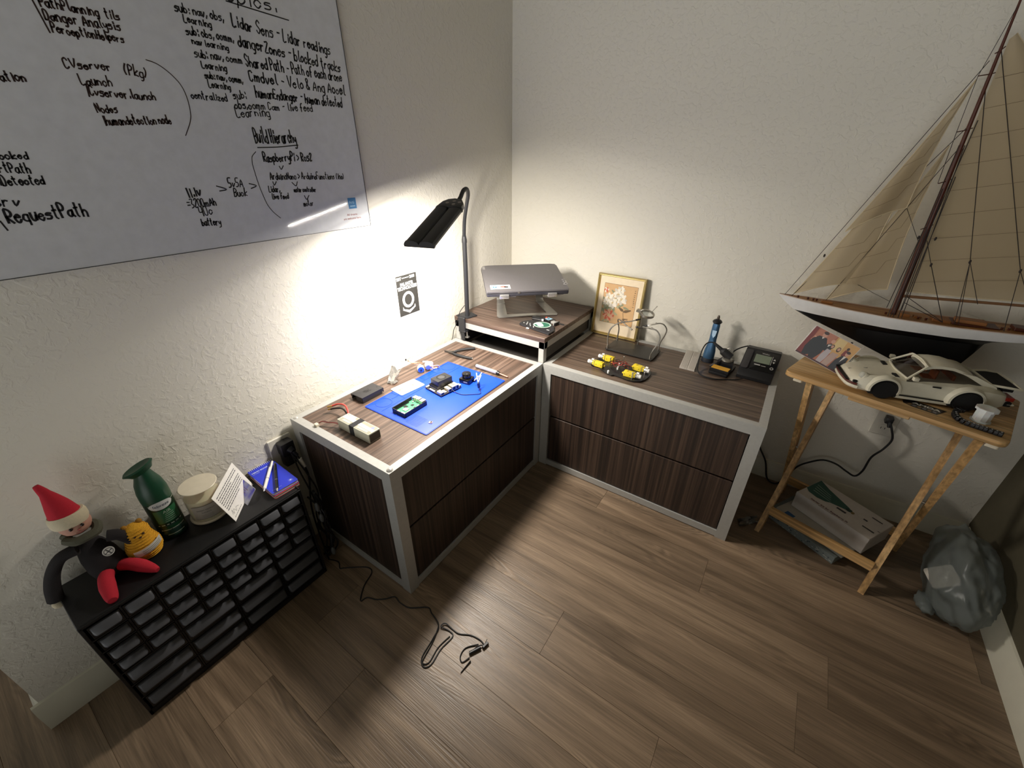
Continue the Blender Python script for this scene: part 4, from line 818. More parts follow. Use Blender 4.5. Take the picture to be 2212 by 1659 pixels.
rings = [[MG @ Vector((math.cos(2*PI*k/n)*r, math.sin(2*PI*k/n)*r*1.0, z)) for k in range(n)] for r, z in ((R2, -.005), (R1, -.005), (R1, .005), (R2, .005), (R2, -.005))]
ringf(bm, rings, cap=False); hh.part('magnifier_ring', bm, CH, w=True)
bm = NB(); lathe(bm, [(R2, -.001), (R2*.6, .0018), (0, .0024)], (0, 0, 0), 28, M=MG); hh.part('lens', bm, film('lens_glass', '#e9efe8', .25, .05), w=True)
bm = NB(); cyl(bm, MG @ Vector((-.034, 0, 0)), MG @ Vector((-.020, .0, .014)), .004); cyl(bm, MG @ Vector((.012, .03, .0)), MG @ Vector((.024, .034, .030)), .0015); ball(bm, MG @ Vector((.025, .034, .032)), .0026); box(bm, (-.048, -.010, -.004), (-.028, .012, .006), .002, M=MG); hh.part('magnifier_bracket', bm, CH, w=True)
# robot chassis
rb = Thing('robot_chassis', 'overturned black robot car plate carrying four yellow gear motors and red wires', 'robot', (.825, -.385, ZT))
RM = frame((.826, -.388, ZT+.004), (1, -.035, 0), (.035, 1, 0))
out_ = [(-.118, -.030), (-.112, -.048), (-.100, -.044), (-.095, -.030), (-.06, -.060), (-.025, -.078), (-.004, -.082), (.004, -.072), (.03, -.074), (.062, -.080), (.088, -.078), (.112, -.062), (.124, -.036), (.127, 0), (.124, .036), (.112, .055), (.088, .060), (.062, .045), (.03, .042), (0, .044), (-.03, .044), (-.062, .052), (-.088, .058), (-.112, .048), (-.122, .02)]
bm = NB(); prism(bm, out_, .0, .003, RM, bev=.0006); rp_ = rb.part('plate', bm, mat('black_acrylic_plate', '#1c1c1e', .3), w=True)
YEL = mat('yellow_gearbox', '#e8cf33', .45)
for i, (cx, cy, s_, lift, rz_) in enumerate(((-.080, -.038, -1, 0, -.03), (-.066, .038, -1, 0, -.02), (.056, -.048, 1, 0, .02), (.066, .028, 1, 0, -.10))):
    GM = RM @ RZ((cx, cy, .003+.0005), rz_)
    bm = NB(); box(bm, (-.019, -.011, .0), (.019, .011, .022), .0022, M=GM, seg=2); box(bm, (s_*.019, -.009, .002) if s_ > 0 else (-.031, -.009, .002), (.031, .009, .020) if s_ > 0 else (-.019, .009, .020), .002, M=GM)
    cyl(bm, GM @ Vector((-s_*.008, 0, .022)), GM @ Vector((-s_*.008, 0, .0245)), .0055); box(bm, (-s_*.024-.003, -.003, .006), (-s_*.024+.003, .003, .012), .001, M=GM)
    for hx, hy in ((-s_*.013, -.0112), (s_*.010, -.0112)): cyl(bm, GM @ Vector((hx, hy, .011)), GM @ Vector((hx, hy-.0004, .011)), .0017, mi=1, seg=10)
    mo_ = rb.part('gear_motor', bm, [YEL, mat('slot_black')], w=True)
    bm = NB(); cyl(bm, GM @ Vector((s_*.031, 0, .011)), GM @ Vector((s_*.045, 0, .011)), .0098, .0098, 18); rb.part('motor_can', bm, mat('motor_silver', '#cfcdc8', .35, .6), parent=mo_, w=True)
    bm = NB(); cyl(bm, GM @ Vector((s_*.045, 0, .011)), GM @ Vector((s_*.053, 0, .011)), .0095, .0075, 18); box(bm, (s_*.036-.006, .007, .014), (s_*.036+.006, .014, .022), .001, M=GM); rb.part('motor_end_cap', bm, mat('bright_white_plastic'), parent=mo_, w=True)
    bm = NB(); tube(bm, [GM @ Vector(p) for p in ((s_*.022, -.0108, .002), (s_*.022, -.0108, .0215), (s_*.022, .0108, .0215), (s_*.022, .0108, .002))], .0011, 6, smooth=1); rb.part('fixing_strap', bm, mat('clear_strap', '#e9dfa0', .3), parent=mo_, w=True)
random.seed(9)
for k in range(9):
    bm = NB(); j = lambda s: random.uniform(-s, s); ss = (-1, 1)[k % 2]
    tube(bm, [RM @ Vector((ss*.045+j(.01), j(.03), .022)), RM @ Vector((ss*.022+j(.008), j(.03), .030+j(.008))), RM @ Vector((j(.012), j(.035), .026+j(.012))), RM @ Vector((-ss*.018+j(.008), j(.028), .022+j(.010))), RM @ Vector((-ss*.03+j(.01), j(.02), .010))], .0011, 6)
    rb.part('wire', bm, (mat('maroon_wire', '#7a2a2c', .5), BWR, mat('red_wire', '#b03a30', .5))[k % 3], w=True)
for a, b in ((-.012, .019), (-.004, -.016), (-.022, -.072)):
    bm = NB(); cyl(bm, RM @ Vector((a, b, .003)), RM @ Vector((a, b, .010)), .004); ball(bm, RM @ Vector((a, b, .012)), .0048); rb.part('white_spacer', bm, mat('bright_white_plastic'), w=True)
for a, b, h_ in ((-.004, .060, .040), (-.050, .008, .034), (.078, -.066, .032), (.118, -.040, .034)):
    bm = NB(); cyl(bm, RM @ Vector((a, b*.7 if b > .05 else b, .003)), RM @ Vector((a, b*.7 if b > .05 else b, h_)), .0018); ball(bm, RM @ Vector((a, b*.7 if b > .05 else b, h_)), .0032); rb.part('pillar', bm, mat('bright_metal'), w=True)
# grey pad
pd = Thing('sanding_pad', 'light grey ribbed pad in two strips lying left of the blue pump', 'pad', (1.056, -.13, ZT))
for s_, (xa, xb) in enumerate(((1.0330, 1.0635), (1.0642, 1.0950))):
    bm = NB(); SMt = Matrix.Translation((0, -.130, ZT+.0008)); a0 = .018
    prism(bm, [(xa, -.1), (xb, -.1), (xb-.018, .103), (xa-.018, .103)], 0, .007, SMt, bev=.0008)
    for k in range(5):
        xx = xa+.004+k*.0058; prism(bm, [(xx, -.098), (xx+.0022, -.098), (xx-.0158, .101), (xx-.018, .101)], .0068, .0078, SMt)
    pd.part('strip', bm, mat('pale_grey_foam', '#c3bcb4', .8, bump=.2, bscale=500), w=True)
# blue desoldering pump standing up
pu = Thing('desoldering_pump', 'upright metallic blue solder sucker with black plunger cap standing by the back wall', 'desoldering pump', (1.118, -.085, ZT))
PMx = Matrix.Translation((1.118, -.085, ZT+.0005))
bm = NB(); lathe(bm, [(.019, 0), (.0215, .004), (.0235, .03), (.0225, .055), (.0165, .085), (.0145, .105), (.0150, .150), (.0150, .168), (.0135, .178)], (0, 0, 0), 26, M=PMx, sx=1.0, sy=.8); pu.part('barrel', bm, mat('metallic_blue', '#52799f', .3, .55), w=True)
bm = NB(); prism(bm, [(-.009, .150), (.009, .150), (.007, .128), (0, .116), (-.007, .128)], 0, .0006, frame((1.1185, -.0975, ZT), (1, -.12, 0), (0, 0, 1))); pu.part('badge', bm, mat('light_blue_badge', '#b4d2ec', .4), w=True)
bm = NB(); lathe(bm, [(.012, .178), (.016, .180), (.0195, .186), (.016, .192), (.010, .196), (.006, .198)], (0, 0, 0), 24, M=PMx); pu.part('plunger_cap', bm, BLK, w=True)
bm = NB(); lathe(bm, [(.0052, .197), (.006, .203), (.005, .209), (.0035, .2135), (0, .2145)], (0, 0, 0), 14, M=PMx); pu.part('plunger_knob', bm, mat('brownish_metal', '#5b5149', .4, .5), w=True)
bm = NB(); lathe(bm, [(.026, .0002), (.0255, .012), (.0235, .018)], (0, 0, 0), 26, M=PMx, sy=.85); pu.part('foot_ring', bm, mat('dark_navy_rubber', '#1d222c', .6), w=True)
# iron holder
ih = Thing('iron_holder', 'black soldering iron holder with yellow sponge tray and iron resting in it', 'holder', (1.19, -.13, ZT))
bm = NB(); IH = frame((1.190, -.150, ZT+.0008), (1, -.13, 0), (.13, 1, 0))
prism(bm, rrect(-.038, -.060, .038, .060, .006), 0, .012, IH, bev=.002); box(bm, (-.038, -.052, .010), (.038, -.008, .023), .002, M=IH); prism(bm, [(-.03, .015), (.032, .015), (.026, .055), (-.024, .055)], .010, .040, IH, bev=.003)
ih.part('base', bm, mat('black_satin_plastic'), w=True)
bm = NB(); box(bm, (-.034, -.048, .0228), (.034, -.013, .0250), .001, M=IH); ih.part('sponge', bm, mat('yellow_sponge', '#e0a83c', .9, bump=.4, bscale=700), w=True)
bm = NB(); pts = []
for k in range(90):
    t = k/90; a = t*2*PI*6; rr = .015-.003*t; ax = .052*t
    pts.append(IH @ Vector((.002+math.cos(a)*rr, .018+.5*ax+math.sin(a)*rr*.35, .052+ax*.6+math.sin(a)*rr*.9)))
tube(bm, pts, .0011, 5, smooth=1); lathe(bm, [(.022, 0), (.024, .004), (.020, .010), (.012, .014)], (.006, .022, .040), 20, M=IH); ih.part('spring_holder', bm, mat('dull_chrome'), w=True)
so = Thing('soldering_iron', 'black soldering iron handle parked in the holder, its cable looping to the station', 'soldering iron', (1.18, -.11, ZT+.05))
bm = NB(); A_ = IH @ Vector((.012, .028, .056)); B_ = Vector((1.128, -.125, ZT+.108))
cyl(bm, A_, A_.lerp(B_, .42), .0175, .0165, 20); cyl(bm, A_.lerp(B_, .42), A_.lerp(B_, .52), .0165, .009, 20); cyl(bm, A_.lerp(B_, .50), B_, .0085, .0045, 14); so.part('handle', bm, mat('black_rubber_grip'), w=True)
bm = NB(); tube(bm, [B_, (1.108, -.132, ZT+.104), (1.098, -.150, ZT+.088), (1.095, -.175, ZT+.055), (1.099, -.205, ZT+.022), (1.112, -.232, ZT+.006), (1.135, -.252, ZT+.0035), (1.175, -.256, ZT+.0035), (1.215, -.236, ZT+.004), (1.255, -.212, ZT+.005), (1.275, -.200, ZT+.012)], .0026, 8); so.part('cable', bm, mat('black_cable'), w=True)
# soldering station
ss_ = Thing('soldering_station', 'black digital soldering station with green-grey display at the right end of the cabinet', 'soldering station', (1.32, -.10, ZT))
SB = frame((1.3175, -.098, ZT+.004), (1, -.05, 0), (.05, 1, 0))
# side outline in (y, z): sloping display face towards the room
side = [(-.085, .0), (.070, .0), (.070, .088), (.035, .092), (-.070, .030), (-.085, .012)]
XM = SB @ Matrix(((0, 0, 1, 0), (1, 0, 0, 0), (0, 1, 0, 0), (0, 0, 0, 1)))
bm = NB(); prism(bm, side, -.066, .062, XM, bev=.004); ss_.part('housing', bm, mat('black_satin_plastic'), w=True)
a0, a1 = Vector((0, -.070, .030)), Vector((0, .035, .092)); fn_ = frame(SB @ Vector((0, -.070, .0305)), SB.to_3x3() @ Vector((1, 0, 0)), SB.to_3x3() @ (a1-a0))
bm = NB(); prism(bm, rrect(-.030, .012, .060, .112, .004), 0, .0015, fn_, bev=.0005); pn = ss_.part('front_panel', bm, mat('black_gloss_plastic'), w=True)
bm = NB(); flat(bm, [(-.024, .052), (.034, .052), (.034, .094), (-.024, .094)], fn_, .0019, 0); ss_.part('display', bm, mat('lcd_green_grey', '#76806f', .25), parent=pn, w=True, label='unlit green-grey display')
bm = NB(); flat(bm, [(.041, .078), (.051, .078), (.046, .087)], fn_, .002, 0); flat(bm, [(.041, .071), (.046, .062), (.051, .071)], fn_, .002, 0); flat(bm, [(-.018, .038), (.004, .038), (.004, .043), (-.018, .043)], fn_, .002, 0); flat(bm, [(.007, .038), (.024, .038), (.024, .0405), (.007, .0405)], fn_, .002, 0); text_mesh(bm, 'Weller', .010, fn_ @ Matrix.Translation((-.004, .099, .0018)), 0, .0001); flat(bm, [(.0365, .052), (.038, .052), (.038, .096), (.0365, .096)], fn_, .002, 0)
n = 18; o_, i_ = ell(.046, .036, .0065, .0065, n), ell(.046, .036, .0040, .0040, n)
for k in range(n): bm.faces.new([bm.verts.new(fn_ @ Vector((*p, .0021))) for p in (o_[k], o_[(k+1) % n], i_[(k+1) % n], i_[k])])
ss_.part('panel_print', bm, mat('grey_panel_print', '#b3b0ac', .4), parent=pn, w=True)
bm = NB(); prism(bm, rrect(-.062, .010, -.036, .108, .006), -.001, .006, fn_, bev=.002); ss_.part('side_rest', bm, mat('dark_grey_plastic', '#3a383a', .5), w=True)
bm = NB(); tube(bm, [SB @ Vector((-.030, .068, .075)), SB @ Vector((-.060, .060, .088)), SB @ Vector((-.100, .020, .075)), SB @ Vector((-.128, -.030, .045)), SB @ Vector((-.155, -.055, .022)), SB @ Vector((-.176, -.060, .004))], .0026, 8); ss_.part('cable', bm, mat('black_cable'), w=True)
for a in (-.056, .052):
    for b in (-.075, .060):
        bm = NB(); cyl(bm, SB @ Vector((a, b, -.0036)), SB @ Vector((a, b, .001)), .006); ss_.part('rubber_foot', bm, BLK, w=True)
# mains cable of the station behind the cabinet to the outlet on the back wall
oc = Thing('wall_outlet', 'white outlet plate on the back wall under the wooden tray table', 'outlet', (1.793, -.001, .43))
bm = NB(); box(bm, (1.757, -.006, .375), (1.830, -.0005, .490), .002); oc.part('cover_plate', bm, mat('white_outlet_plastic', '#d9d5c9', .4), w=True)
for zz in (.408, .457):
    bm = NB(); lathe(bm, [(.0165, 0), (.0165, .002), (0, .0021)], (0, 0, 0), 22, M=frame((1.793, -.006, zz), (1, 0, 0), (0, 0, 1)));
    for dx in (-.006, .006): box(bm, (1.793+dx-.001, -.0085, zz-.004), (1.793+dx+.001, -.0078, zz+.004), mi=1)
    oc.part('socket', bm, [mat('white_outlet_plastic'), BLK], w=True)
pc_ = Thing('extension_lead', 'thick black power cord hanging from the back wall outlet and sagging behind the tray table', 'cord', (1.70, -.03, .0))
bm = NB(); tube(bm, [(1.797, -.038, .455), (1.812, -.045, .425), (1.826, -.045, .385), (1.816, -.045, .335), (1.796, -.045, .285), (1.793, -.045, .215), (1.778, -.045, .178), (1.745, -.045, .188), (1.705, -.040, .204), (1.660, -.036, .202), (1.620, -.034, .170), (1.588, -.034, .132), (1.566, -.035, .075), (1.545, -.040, .015), (1.515, -.045, .006), (1.490, -.045, .03), (1.465, -.040, .105), (1.425, -.034, .165), (1.392, -.011, .22), (1.37, -.010, .30)], .0038, 10); pc_.part('cable', bm, mat('black_cable'), w=True)
bm = NB(); box(bm, (1.782, -.040, .444), (1.806, -.0088, .470), .004, seg=2); cyl(bm, (1.797, -.034, .450), (1.800, -.042, .432), .008, .005); pc_.part('plug', bm, BLK, w=True)
# ---------------------------------------------------------------- folding tray table
PINE = wood('natural_wood_x', 0, '#b08a56', '#c79f6b', '#d9b582', .5, 120., 3., 22.)
PINEZ = wood('natural_wood_leg', 2, '#ab8654', '#c39b68', '#d3ae7b', .5, 120., 3., 22.)
ta = math.atan2(-.284, .959); TF = RZ((1.395, -.362, 0), ta)
tt = Thing('folding_tray_table', 'natural wood folding tray table with crossed legs beside the right cabinet', 'table', (1.395, -.362, 0), ta)
bm = NB(); prism(bm, rrect(0, 0, .540, .353, .022), .682, .700, bev=.004); tt.part('table_top', bm, PINE)
for (u_, fv, tv) in ((.108, .008, .325), (.463, .008, .325), (.080, .325, .020), (.491, .325, .020)):
    bm = NB(); d_ = Vector((0, tv-fv, .672)).normalized(); n_ = Vector((0, d_.z, -d_.y)); a = Vector((u_, fv, .0)); b = Vector((u_, tv, .681)); hw_ = .0150; th = .009
    def ep(c, s): return c+n_*s*hw_-d_*((c+n_*s*hw_).z-c.z)/d_.z
    rings = [[ep(c, -1)+Vector((-th, 0, 0)), ep(c, -1)+Vector((th, 0, 0)), ep(c, 1)+Vector((th, 0, 0)), ep(c, 1)+Vector((-th, 0, 0))] for c in (a, b)]
    ringf(bm, rings); bmesh.ops.recalc_face_normals(bm, faces=bm.faces); tt.part('leg', bm, PINEZ)
bm = NB(); box(bm, (.115, .030, .078), (.456, .046, .112), .001); tt.part('crossbar', bm, PINE)
bm = NB(); box(bm, (.087, .285, .078), (.484, .300, .112), .001); tt.part('crossbar', bm, PINE)
bm = NB(); box(bm, (.19, .020, .664), (.345, .045, .6825), .002); box(bm, (.19, .30, .664), (.345, .325, .6825), .002); tt.part('catch_rail', bm, PINE)
bm = NB(); cyl(bm, (.07, .170, .338), (.118, .170, .338), .004); cyl(bm, (.453, .170, .338), (.50, .170, .338), .004); tt.part('pivot_bolt', bm, mat('dull_chrome'))
for u_ in (.045, .515):
    bm = NB(); prism(bm, rrect(u_-.014, .006, u_+.014, .018, .005), .672, .6825); tt.part('bumper', bm, mat('ivory_plastic'))

# ---------------------------------------------------------------- model sailing yacht
by = -.098; BXL, LOA = 1.305, .845
sy_ = Thing('model_sailboat', 'large wooden model yacht with white and black hull and beige sails behind the toy car', 'model boat', (1.64, by, .7005))
def lerp(tab, x):
    for (a, p), (b, q) in zip(tab, tab[1:]):
        if x <= b: t = (x-a)/(b-a) if b > a else 0; return p+(q-p)*t
    return tab[-1][1]
hb = [(1.305, .002), (1.35, .016), (1.42, .032), (1.52, .048), (1.65, .060), (1.80, .064), (1.95, .056), (2.08, .036), (2.15, .020)]
sh = [(1.305, .891), (1.37, .888), (1.5, .882), (1.65, .879), (1.8, .881), (1.95, .888), (2.15, .902)]
wl = [(1.305, .889), (1.325, .872), (1.367, .8465), (1.45, .8440), (1.65, .8430), (1.80, .8480), (1.90, .857), (1.95, .864), (2.05, .878), (2.15, .895)]
kl = [(1.305, .8885), (1.325, .871), (1.367, .8445), (1.45, .812), (1.58, .767), (1.70, .722), (1.76, .7008), (1.845, .7008), (1.872, .765), (1.895, .842), (1.95, .861), (2.05, .877), (2.15, .8945)]
xs = sorted(set([1.305+.845*k/44 for k in range(45)]+[1.367, 1.76, 1.845, 1.895]))
white, black = [], []
for x in xs:
    w = lerp(hb, x); s = lerp(sh, x); l = min(lerp(wl, x), s-.001); k = min(lerp(kl, x), l-.0005); wb_ = w*(.93 if l < s-.004 else 1)
    white.append([Vector((x, by+yy, zz)) for yy, zz in ((-w, s), (-w*1.01, s-(s-l)*.35), (-wb_, l), (wb_, l), (w*1.01, s-(s-l)*.35), (w, s))])
    d = l-k; deep = min(.028, d)
    black.append([Vector((x, by+yy, zz)) for yy, zz in ((-wb_, l), (-wb_*.72, l-deep*.55), (-min(.014, wb_*.5), l-deep*1.0), (-min(.008, wb_*.3), k), (min(.008, wb_*.3), k), (min(.014, wb_*.5), l-deep), (wb_*.72, l-deep*.55), (wb_, l))])
bm = NB(); ringf(bm, white); bmesh.ops.recalc_face_normals(bm, faces=bm.faces); sy_.part('topsides', bm, mat('white_hull_paint', '#d9d8d8', .35), w=True, ang=50, label='white painted upper hull')
bm = NB(); ringf(bm, black); bmesh.ops.recalc_face_normals(bm, faces=bm.faces); sy_.part('keel', bm, mat('navy_black_hull_paint', '#07070c', .45), w=True, ang=50, label='navy black lower hull and keel')
bm = NB(); L_, R_ = [], []
for x in xs:
    w = lerp(hb, x)*.97; s = lerp(sh, x)+.0004; L_.append(bm.verts.new((x, by-w, s))); R_.append(bm.verts.new((x, by+w, s)))
for i in range(len(xs)-1): bm.faces.new((L_[i], L_[i+1], R_[i+1], R_[i]))
dk = sy_.part('deck', bm, wood('deck_planks', 0, '#8a5c33', '#a8753f', '#c3935a', .5, 300., 6., 120.), w=True)
for s_ in (-1, 1):
    bm = NB(); tube(bm, [(x, by+s_*lerp(hb, x), lerp(sh, x)+.0012) for x in xs[::3]], .0016, 6, smooth=2); sy_.part('rail', bm, mat('pale_pink_rail', '#cdb8aa', .5), w=True)
DWD = mat('dark_mahogany', '#54281a', .4, bump=.1, bscale=300); MWD = mat('mid_brown_wood', '#9a6433', .5)
for (x0_, x1_, w_, h_, m_) in ((1.44, 1.475, .012, .008, MWD), (1.665, 1.69, .014, .010, MWD), (1.70, 1.72, .010, .007, MWD), (1.745, 1.79, .022, .009, MWD), (1.80, 1.87, .020, .016, MWD), (1.79, 1.90, .030, .006, DWD), (1.93, 2.0, .022, .010, DWD)):
    bm = NB(); z_ = lerp(sh, (x0_+x1_)/2); box(bm, (x0_, by-w_, z_), (x1_, by+w_, z_+h_), .001); sy_.part('hatch', bm, m_, parent=dk, w=True)
for x_ in (1.366, 1.398, 1.415, 1.425, 1.626, 1.71, 1.73, 1.905, 1.92):
    bm = NB(); z_ = lerp(sh, x_); yy = -.018 if x_ > 1.6 else -.002; cyl(bm, (x_, by+yy, z_), (x_, by+yy, z_+.008), .0028, .0035, 8); sy_.part('deck_fitting', bm, DWD, parent=dk, w=True)
mtop = Vector((1.606, by, 1.700)); mbot = Vector((1.648, by, .878))
bm = NB(); cyl(bm, mbot, mbot.lerp(mtop, .60), .0085, .0062, 14); cyl(bm, mbot.lerp(mtop, .60), mtop, .0055, .0026, 12); mast = sy_.part('mast', bm, DWD, w=True)
bm = NB(); cyl(bm, (1.652, by-.003, .944), (2.14, by-.012, .978), .0045, .0038, 10); sy_.part('boom', bm, mat('boom_brown', '#7a5637', .5), w=True)
mp = lambda z_: mbot.lerp(mtop, (z_-.878)/(1.700-.878))
for z_, hw_ in ((1.545, .045), (1.418, .040), (1.288, .034), (1.16, .030), (1.594, .014)):
    bm = NB(); c_ = mp(z_); tube(bm, [c_+Vector((-hw_*.62, -hw_*.75, -.006)), c_, c_+Vector((hw_*.62, hw_*.75, .010))], .0014, 6, smooth=1); sy_.part('spreader', bm, DWD, parent=mast, w=True)
# sails
SAILM = film('cream_sailcloth', '#c9b899', .88, .8, .45)
SEAM = mat('seam_brown', '#6d5a45', .7)
def sail(name, tack, clew, head, belly, off, n=12, seams=5, lab=None):
    bm = NB(); T, K_, Hd = Vector(tack), Vector(clew), Vector(head); rows = []
    for i in range(n+1):
        v = i/n; a = T.lerp(Hd, v); b = K_.lerp(Hd, v)
        b = b-(K_-T)*.07*math.sin(PI*v)          # hollow leech
        a = a+Vector((0, 0, -.008*math.sin(PI*v)))
        r = []
        for j in range(n+1):
            u = j/n; p = a.lerp(b, u); p.y = by+off-belly*math.sin(PI*u**.8)*math.sin(PI*min(v*.9+.12, 1))**.7 - .004*math.sin(6*u+3*v)
            if i == 0: p.z += .030*math.sin(PI*u)*(K_-T).length/.2*.5
            r.append(bm.verts.new(p))
        rows.append(r)
    for i in range(n):
        for j in range(n): bm.faces.new((rows[i][j], rows[i][j+1], rows[i+1][j+1], rows[i+1][j]))
    P = [[v.co.copy() for v in r] for r in rows]
    o = sy_.part(name, bm, SAILM, w=True, ang=80, label=lab)
    bm = NB()
    for edge in ([r[0] for r in P], [r[-1] for r in P], P[0]): tube(bm, edge, .0016, 5, smooth=1)
    sy_.part('bolt_rope', bm, mat('cream_rope', '#cdbd9c', .7), parent=o, w=True)
    bm = NB()
    for k in range(seams):
        i = int((k+1)*n/(seams+1)); tube(bm, [P[min(i+int(j*.12), n)][j]+Vector((0, -.0008, 0)) for j in range(n+1)], .00035, 4, smooth=1)
    sy_.part('seams', bm, SEAM, parent=o, w=True)
    return o
sail('jib_topsail', (1.433, by, 1.129), (1.563, by, 1.211), (1.590, by, 1.535), .018, -.004, lab='uppermost narrow front sail')
sail('jib', (1.350, by, .900), (1.523, by, .962), (1.566, by, 1.435), .022, .004, lab='long outer front sail')
sail('staysail', (1.454, by, .893), (1.607, by, .955), (1.598, by, 1.38), .014, .012, lab='inner front sail next to the mast')
# mainsail
bm = NB(); n = 14; rows = []
for i in range(n+1):
    v = i/n; a = mp(.958+.66*v)+Vector((.010, 0, 0)); b = Vector((2.135, by, .990)).lerp(mp(1.63)+Vector((.02, 0, 0)), v)+Vector((.035*math.sin(PI*v), 0, 0)); r = []
    for j in range(n+1):
        u = j/n; p = a.lerp(b, u); p.y = by+.006-.020*math.sin(PI*u)*(1-v*.6); r.append(bm.verts.new(p))
    rows.append(r)
for i in range(n):
    for j in range(n): bm.faces.new((rows[i][j], rows[i][j+1], rows[i+1][j+1], rows[i+1][j]))
P = [[v.co.copy() for v in r] for r in rows]
ms = sy_.part('mainsail', bm, SAILM, w=True, ang=80, label='large triangular mainsail behind the mast')
bm = NB(); tube(bm, P[0], .0016, 5, smooth=1); tube(bm, [r[-1] for r in P], .0012, 5, smooth=1); sy_.part('bolt_rope', bm, mat('cream_rope'), parent=ms, w=True)
bm = NB()
for k in range(9):
    z0_ = .99+.068*k; a = mp(z0_)+Vector((.012, -.004, 0)); tube(bm, [a, a+Vector((.16, -.018, .035)), a+Vector((.34-.02*k, -.016, .06))], .0004, 4)
sy_.part('seams', bm, SEAM, parent=ms, w=True)
# rigging
RG = mat('dark_rigging', '#2a2321', .7)
def line(a, b, r=.0009, nm='stay'):
    bm = NB(); cyl(bm, a, b, r, r, 5); return sy_.part(nm, bm, RG, w=True)
Vb = lambda x, z, dy=0.: Vector((x, by+dy, z))
line(Vb(1.322, .890), Vb(1.600, 1.575)); line(Vb(1.345, .889), mp(1.43)); line(Vb(1.45, .886), mp(1.38)); line(Vb(1.563, 1.211), mp(1.10), .0007)
line(Vb(1.523, .961), Vb(1.62, .925, -.02), .0007); line(mp(1.69), mp(1.545)+Vector((-.028, -.034, -.006)), .0007); line(mp(1.545)+Vector((-.028, -.034, -.006)), mp(1.418)+Vector((-.026, -.03, -.005)), .0007); line(mp(1.418)+Vector((-.026, -.03, -.005)), mp(1.288)+Vector((-.022, -.026, -.005)), .0008)
for dx in (-.020, -.012, -.004, .010, .020): line(Vb(1.645+dx*.9, .884, -.058), mp(1.10+abs(dx)*14)+Vector((dx*.3, -.006, 0)), .0011, 'shroud')
for dx in (-.014, .002, .018): line(Vb(1.648+dx, .884, .056), mp(1.12+abs(dx)*12), .0011, 'shroud')
line(Vb(1.645, .90, -.01), mp(1.44)+Vector((.012, -.004, 0)), .0012, 'halyard'); line(Vb(1.662, .90, -.012), mp(1.30)+Vector((.014, -.004, 0)), .0012, 'halyard')
for xa, za, xb, zb in ((1.722, 1.30, 1.722, 1.163), (1.722, 1.163, 1.752, 1.076), (1.722, 1.163, 1.764, 1.07)): pass
k1 = Vb(1.757, 1.075, -.03); line(mp(1.52), k1, .0010, 'backstay')
for x_ in (1.782, 1.797, 1.806, 1.822): line(k1, Vb(x_, .884 if x_ in (1.797, 1.806) else .955, -.03), .0009, 'backstay')
k2 = Vb(1.868, 1.063, -.03); line(mp(1.60), k2, .0010, 'backstay'); line(k2, Vb(1.905, .888, -.04), .0009, 'backstay'); line(k2, Vb(1.93, .968, -.02), .0008, 'backstay')
k3 = Vb(1.676, 1.055, -.03); line(mp(1.12)+Vector((.01, 0, 0)), k3, .0009, 'backstay'); line(k3, Vb(1.765, .888, -.045), .0011, 'backstay')
line(Vb(1.66, .945, -.01), Vb(1.765, .888, -.04), .0010, 'tackle'); line(Vb(1.66, .925, -.01), Vb(1.765, .888, -.045), .0010, 'tackle')
for v_ in (k1, k2, k3, mp(1.13)+Vector((-.016, -.02, 0)), mp(1.13)+Vector((.024, -.02, 0)), Vb(1.40, 1.045, 0)):
    bm = NB(); ball(bm, v_, (.003, .003, .006), u=8, v=6); sy_.part('block', bm, RG, w=True)
# cradle that carries the keel
for x_ in (1.74, 1.84):
    bm = NB(); box(bm, (x_-.007, by-.045, .7005), (x_+.007, by+.045, .714), .001); box(bm, (x_-.007, by-.026, .714), (x_+.007, by-.0125, .765), .001); box(bm, (x_-.007, by+.0125, .714), (x_+.007, by+.026, .765), .001); sy_.part('cradle', bm, DWD, w=True)

# ---------------------------------------------------------------- toy car of building bricks
ca_ = .235; K = 1.09
car = Thing('toy_car', 'white brick-built sports car with black wheels and rear spoiler parked on the tray table', 'toy car', (1.553, -.349, .7003), ca_)
WHT = mat('white_brick_plastic', '#e3ddc9', .35); GLS = film('smoked_car_glass', '#2a211c', .62, .08); TBK = mat('tyre_black', '#0d0d0f', .7, bump=.2, bscale=400)
def S_(p): return Vector((p[0]*K, p[1]*K, p[2]*K))
# lower body: stations along x (nose to tail); outline half width / bottom z / shoulder z / top centre z
stn = [(.000, .050, .020, .034, .036), (.006, .060, .014, .040, .044), (.020, .068, .012, .050, .050), (.040, .0745, .012, .058, .053), (.075, .0770, .012, .062, .056), (.110, .0745, .012, .062, .061), (.130, .0725, .012, .061, .064), (.190, .0720, .012, .062, .064), (.225, .0765, .012, .064, .066), (.255, .0810, .012, .066, .068), (.290, .0800, .012, .066, .068), (.325, .0720, .016, .060, .062), (.345, .060, .022, .048, .050), (.350, .054, .030, .044, .046)]
bm = NB(); rings = []
for x, w, zb, zs, zt in stn:
    r = [(-w*.92, zb), (-w, zb+.006), (-w, zs*.72), (-w*.93, zs*.93), (-w*.80, zs), (-w*.5, zt), (0, zt+.001)]
    r = r+[(-a, b) for a, b in r[-2::-1]]
    rings.append([S_((x, a, b)) for a, b in r])
ringf(bm, rings); bmesh.ops.recalc_face_normals(bm, faces=bm.faces)
body = car.part('body', bm, WHT, ang=28)
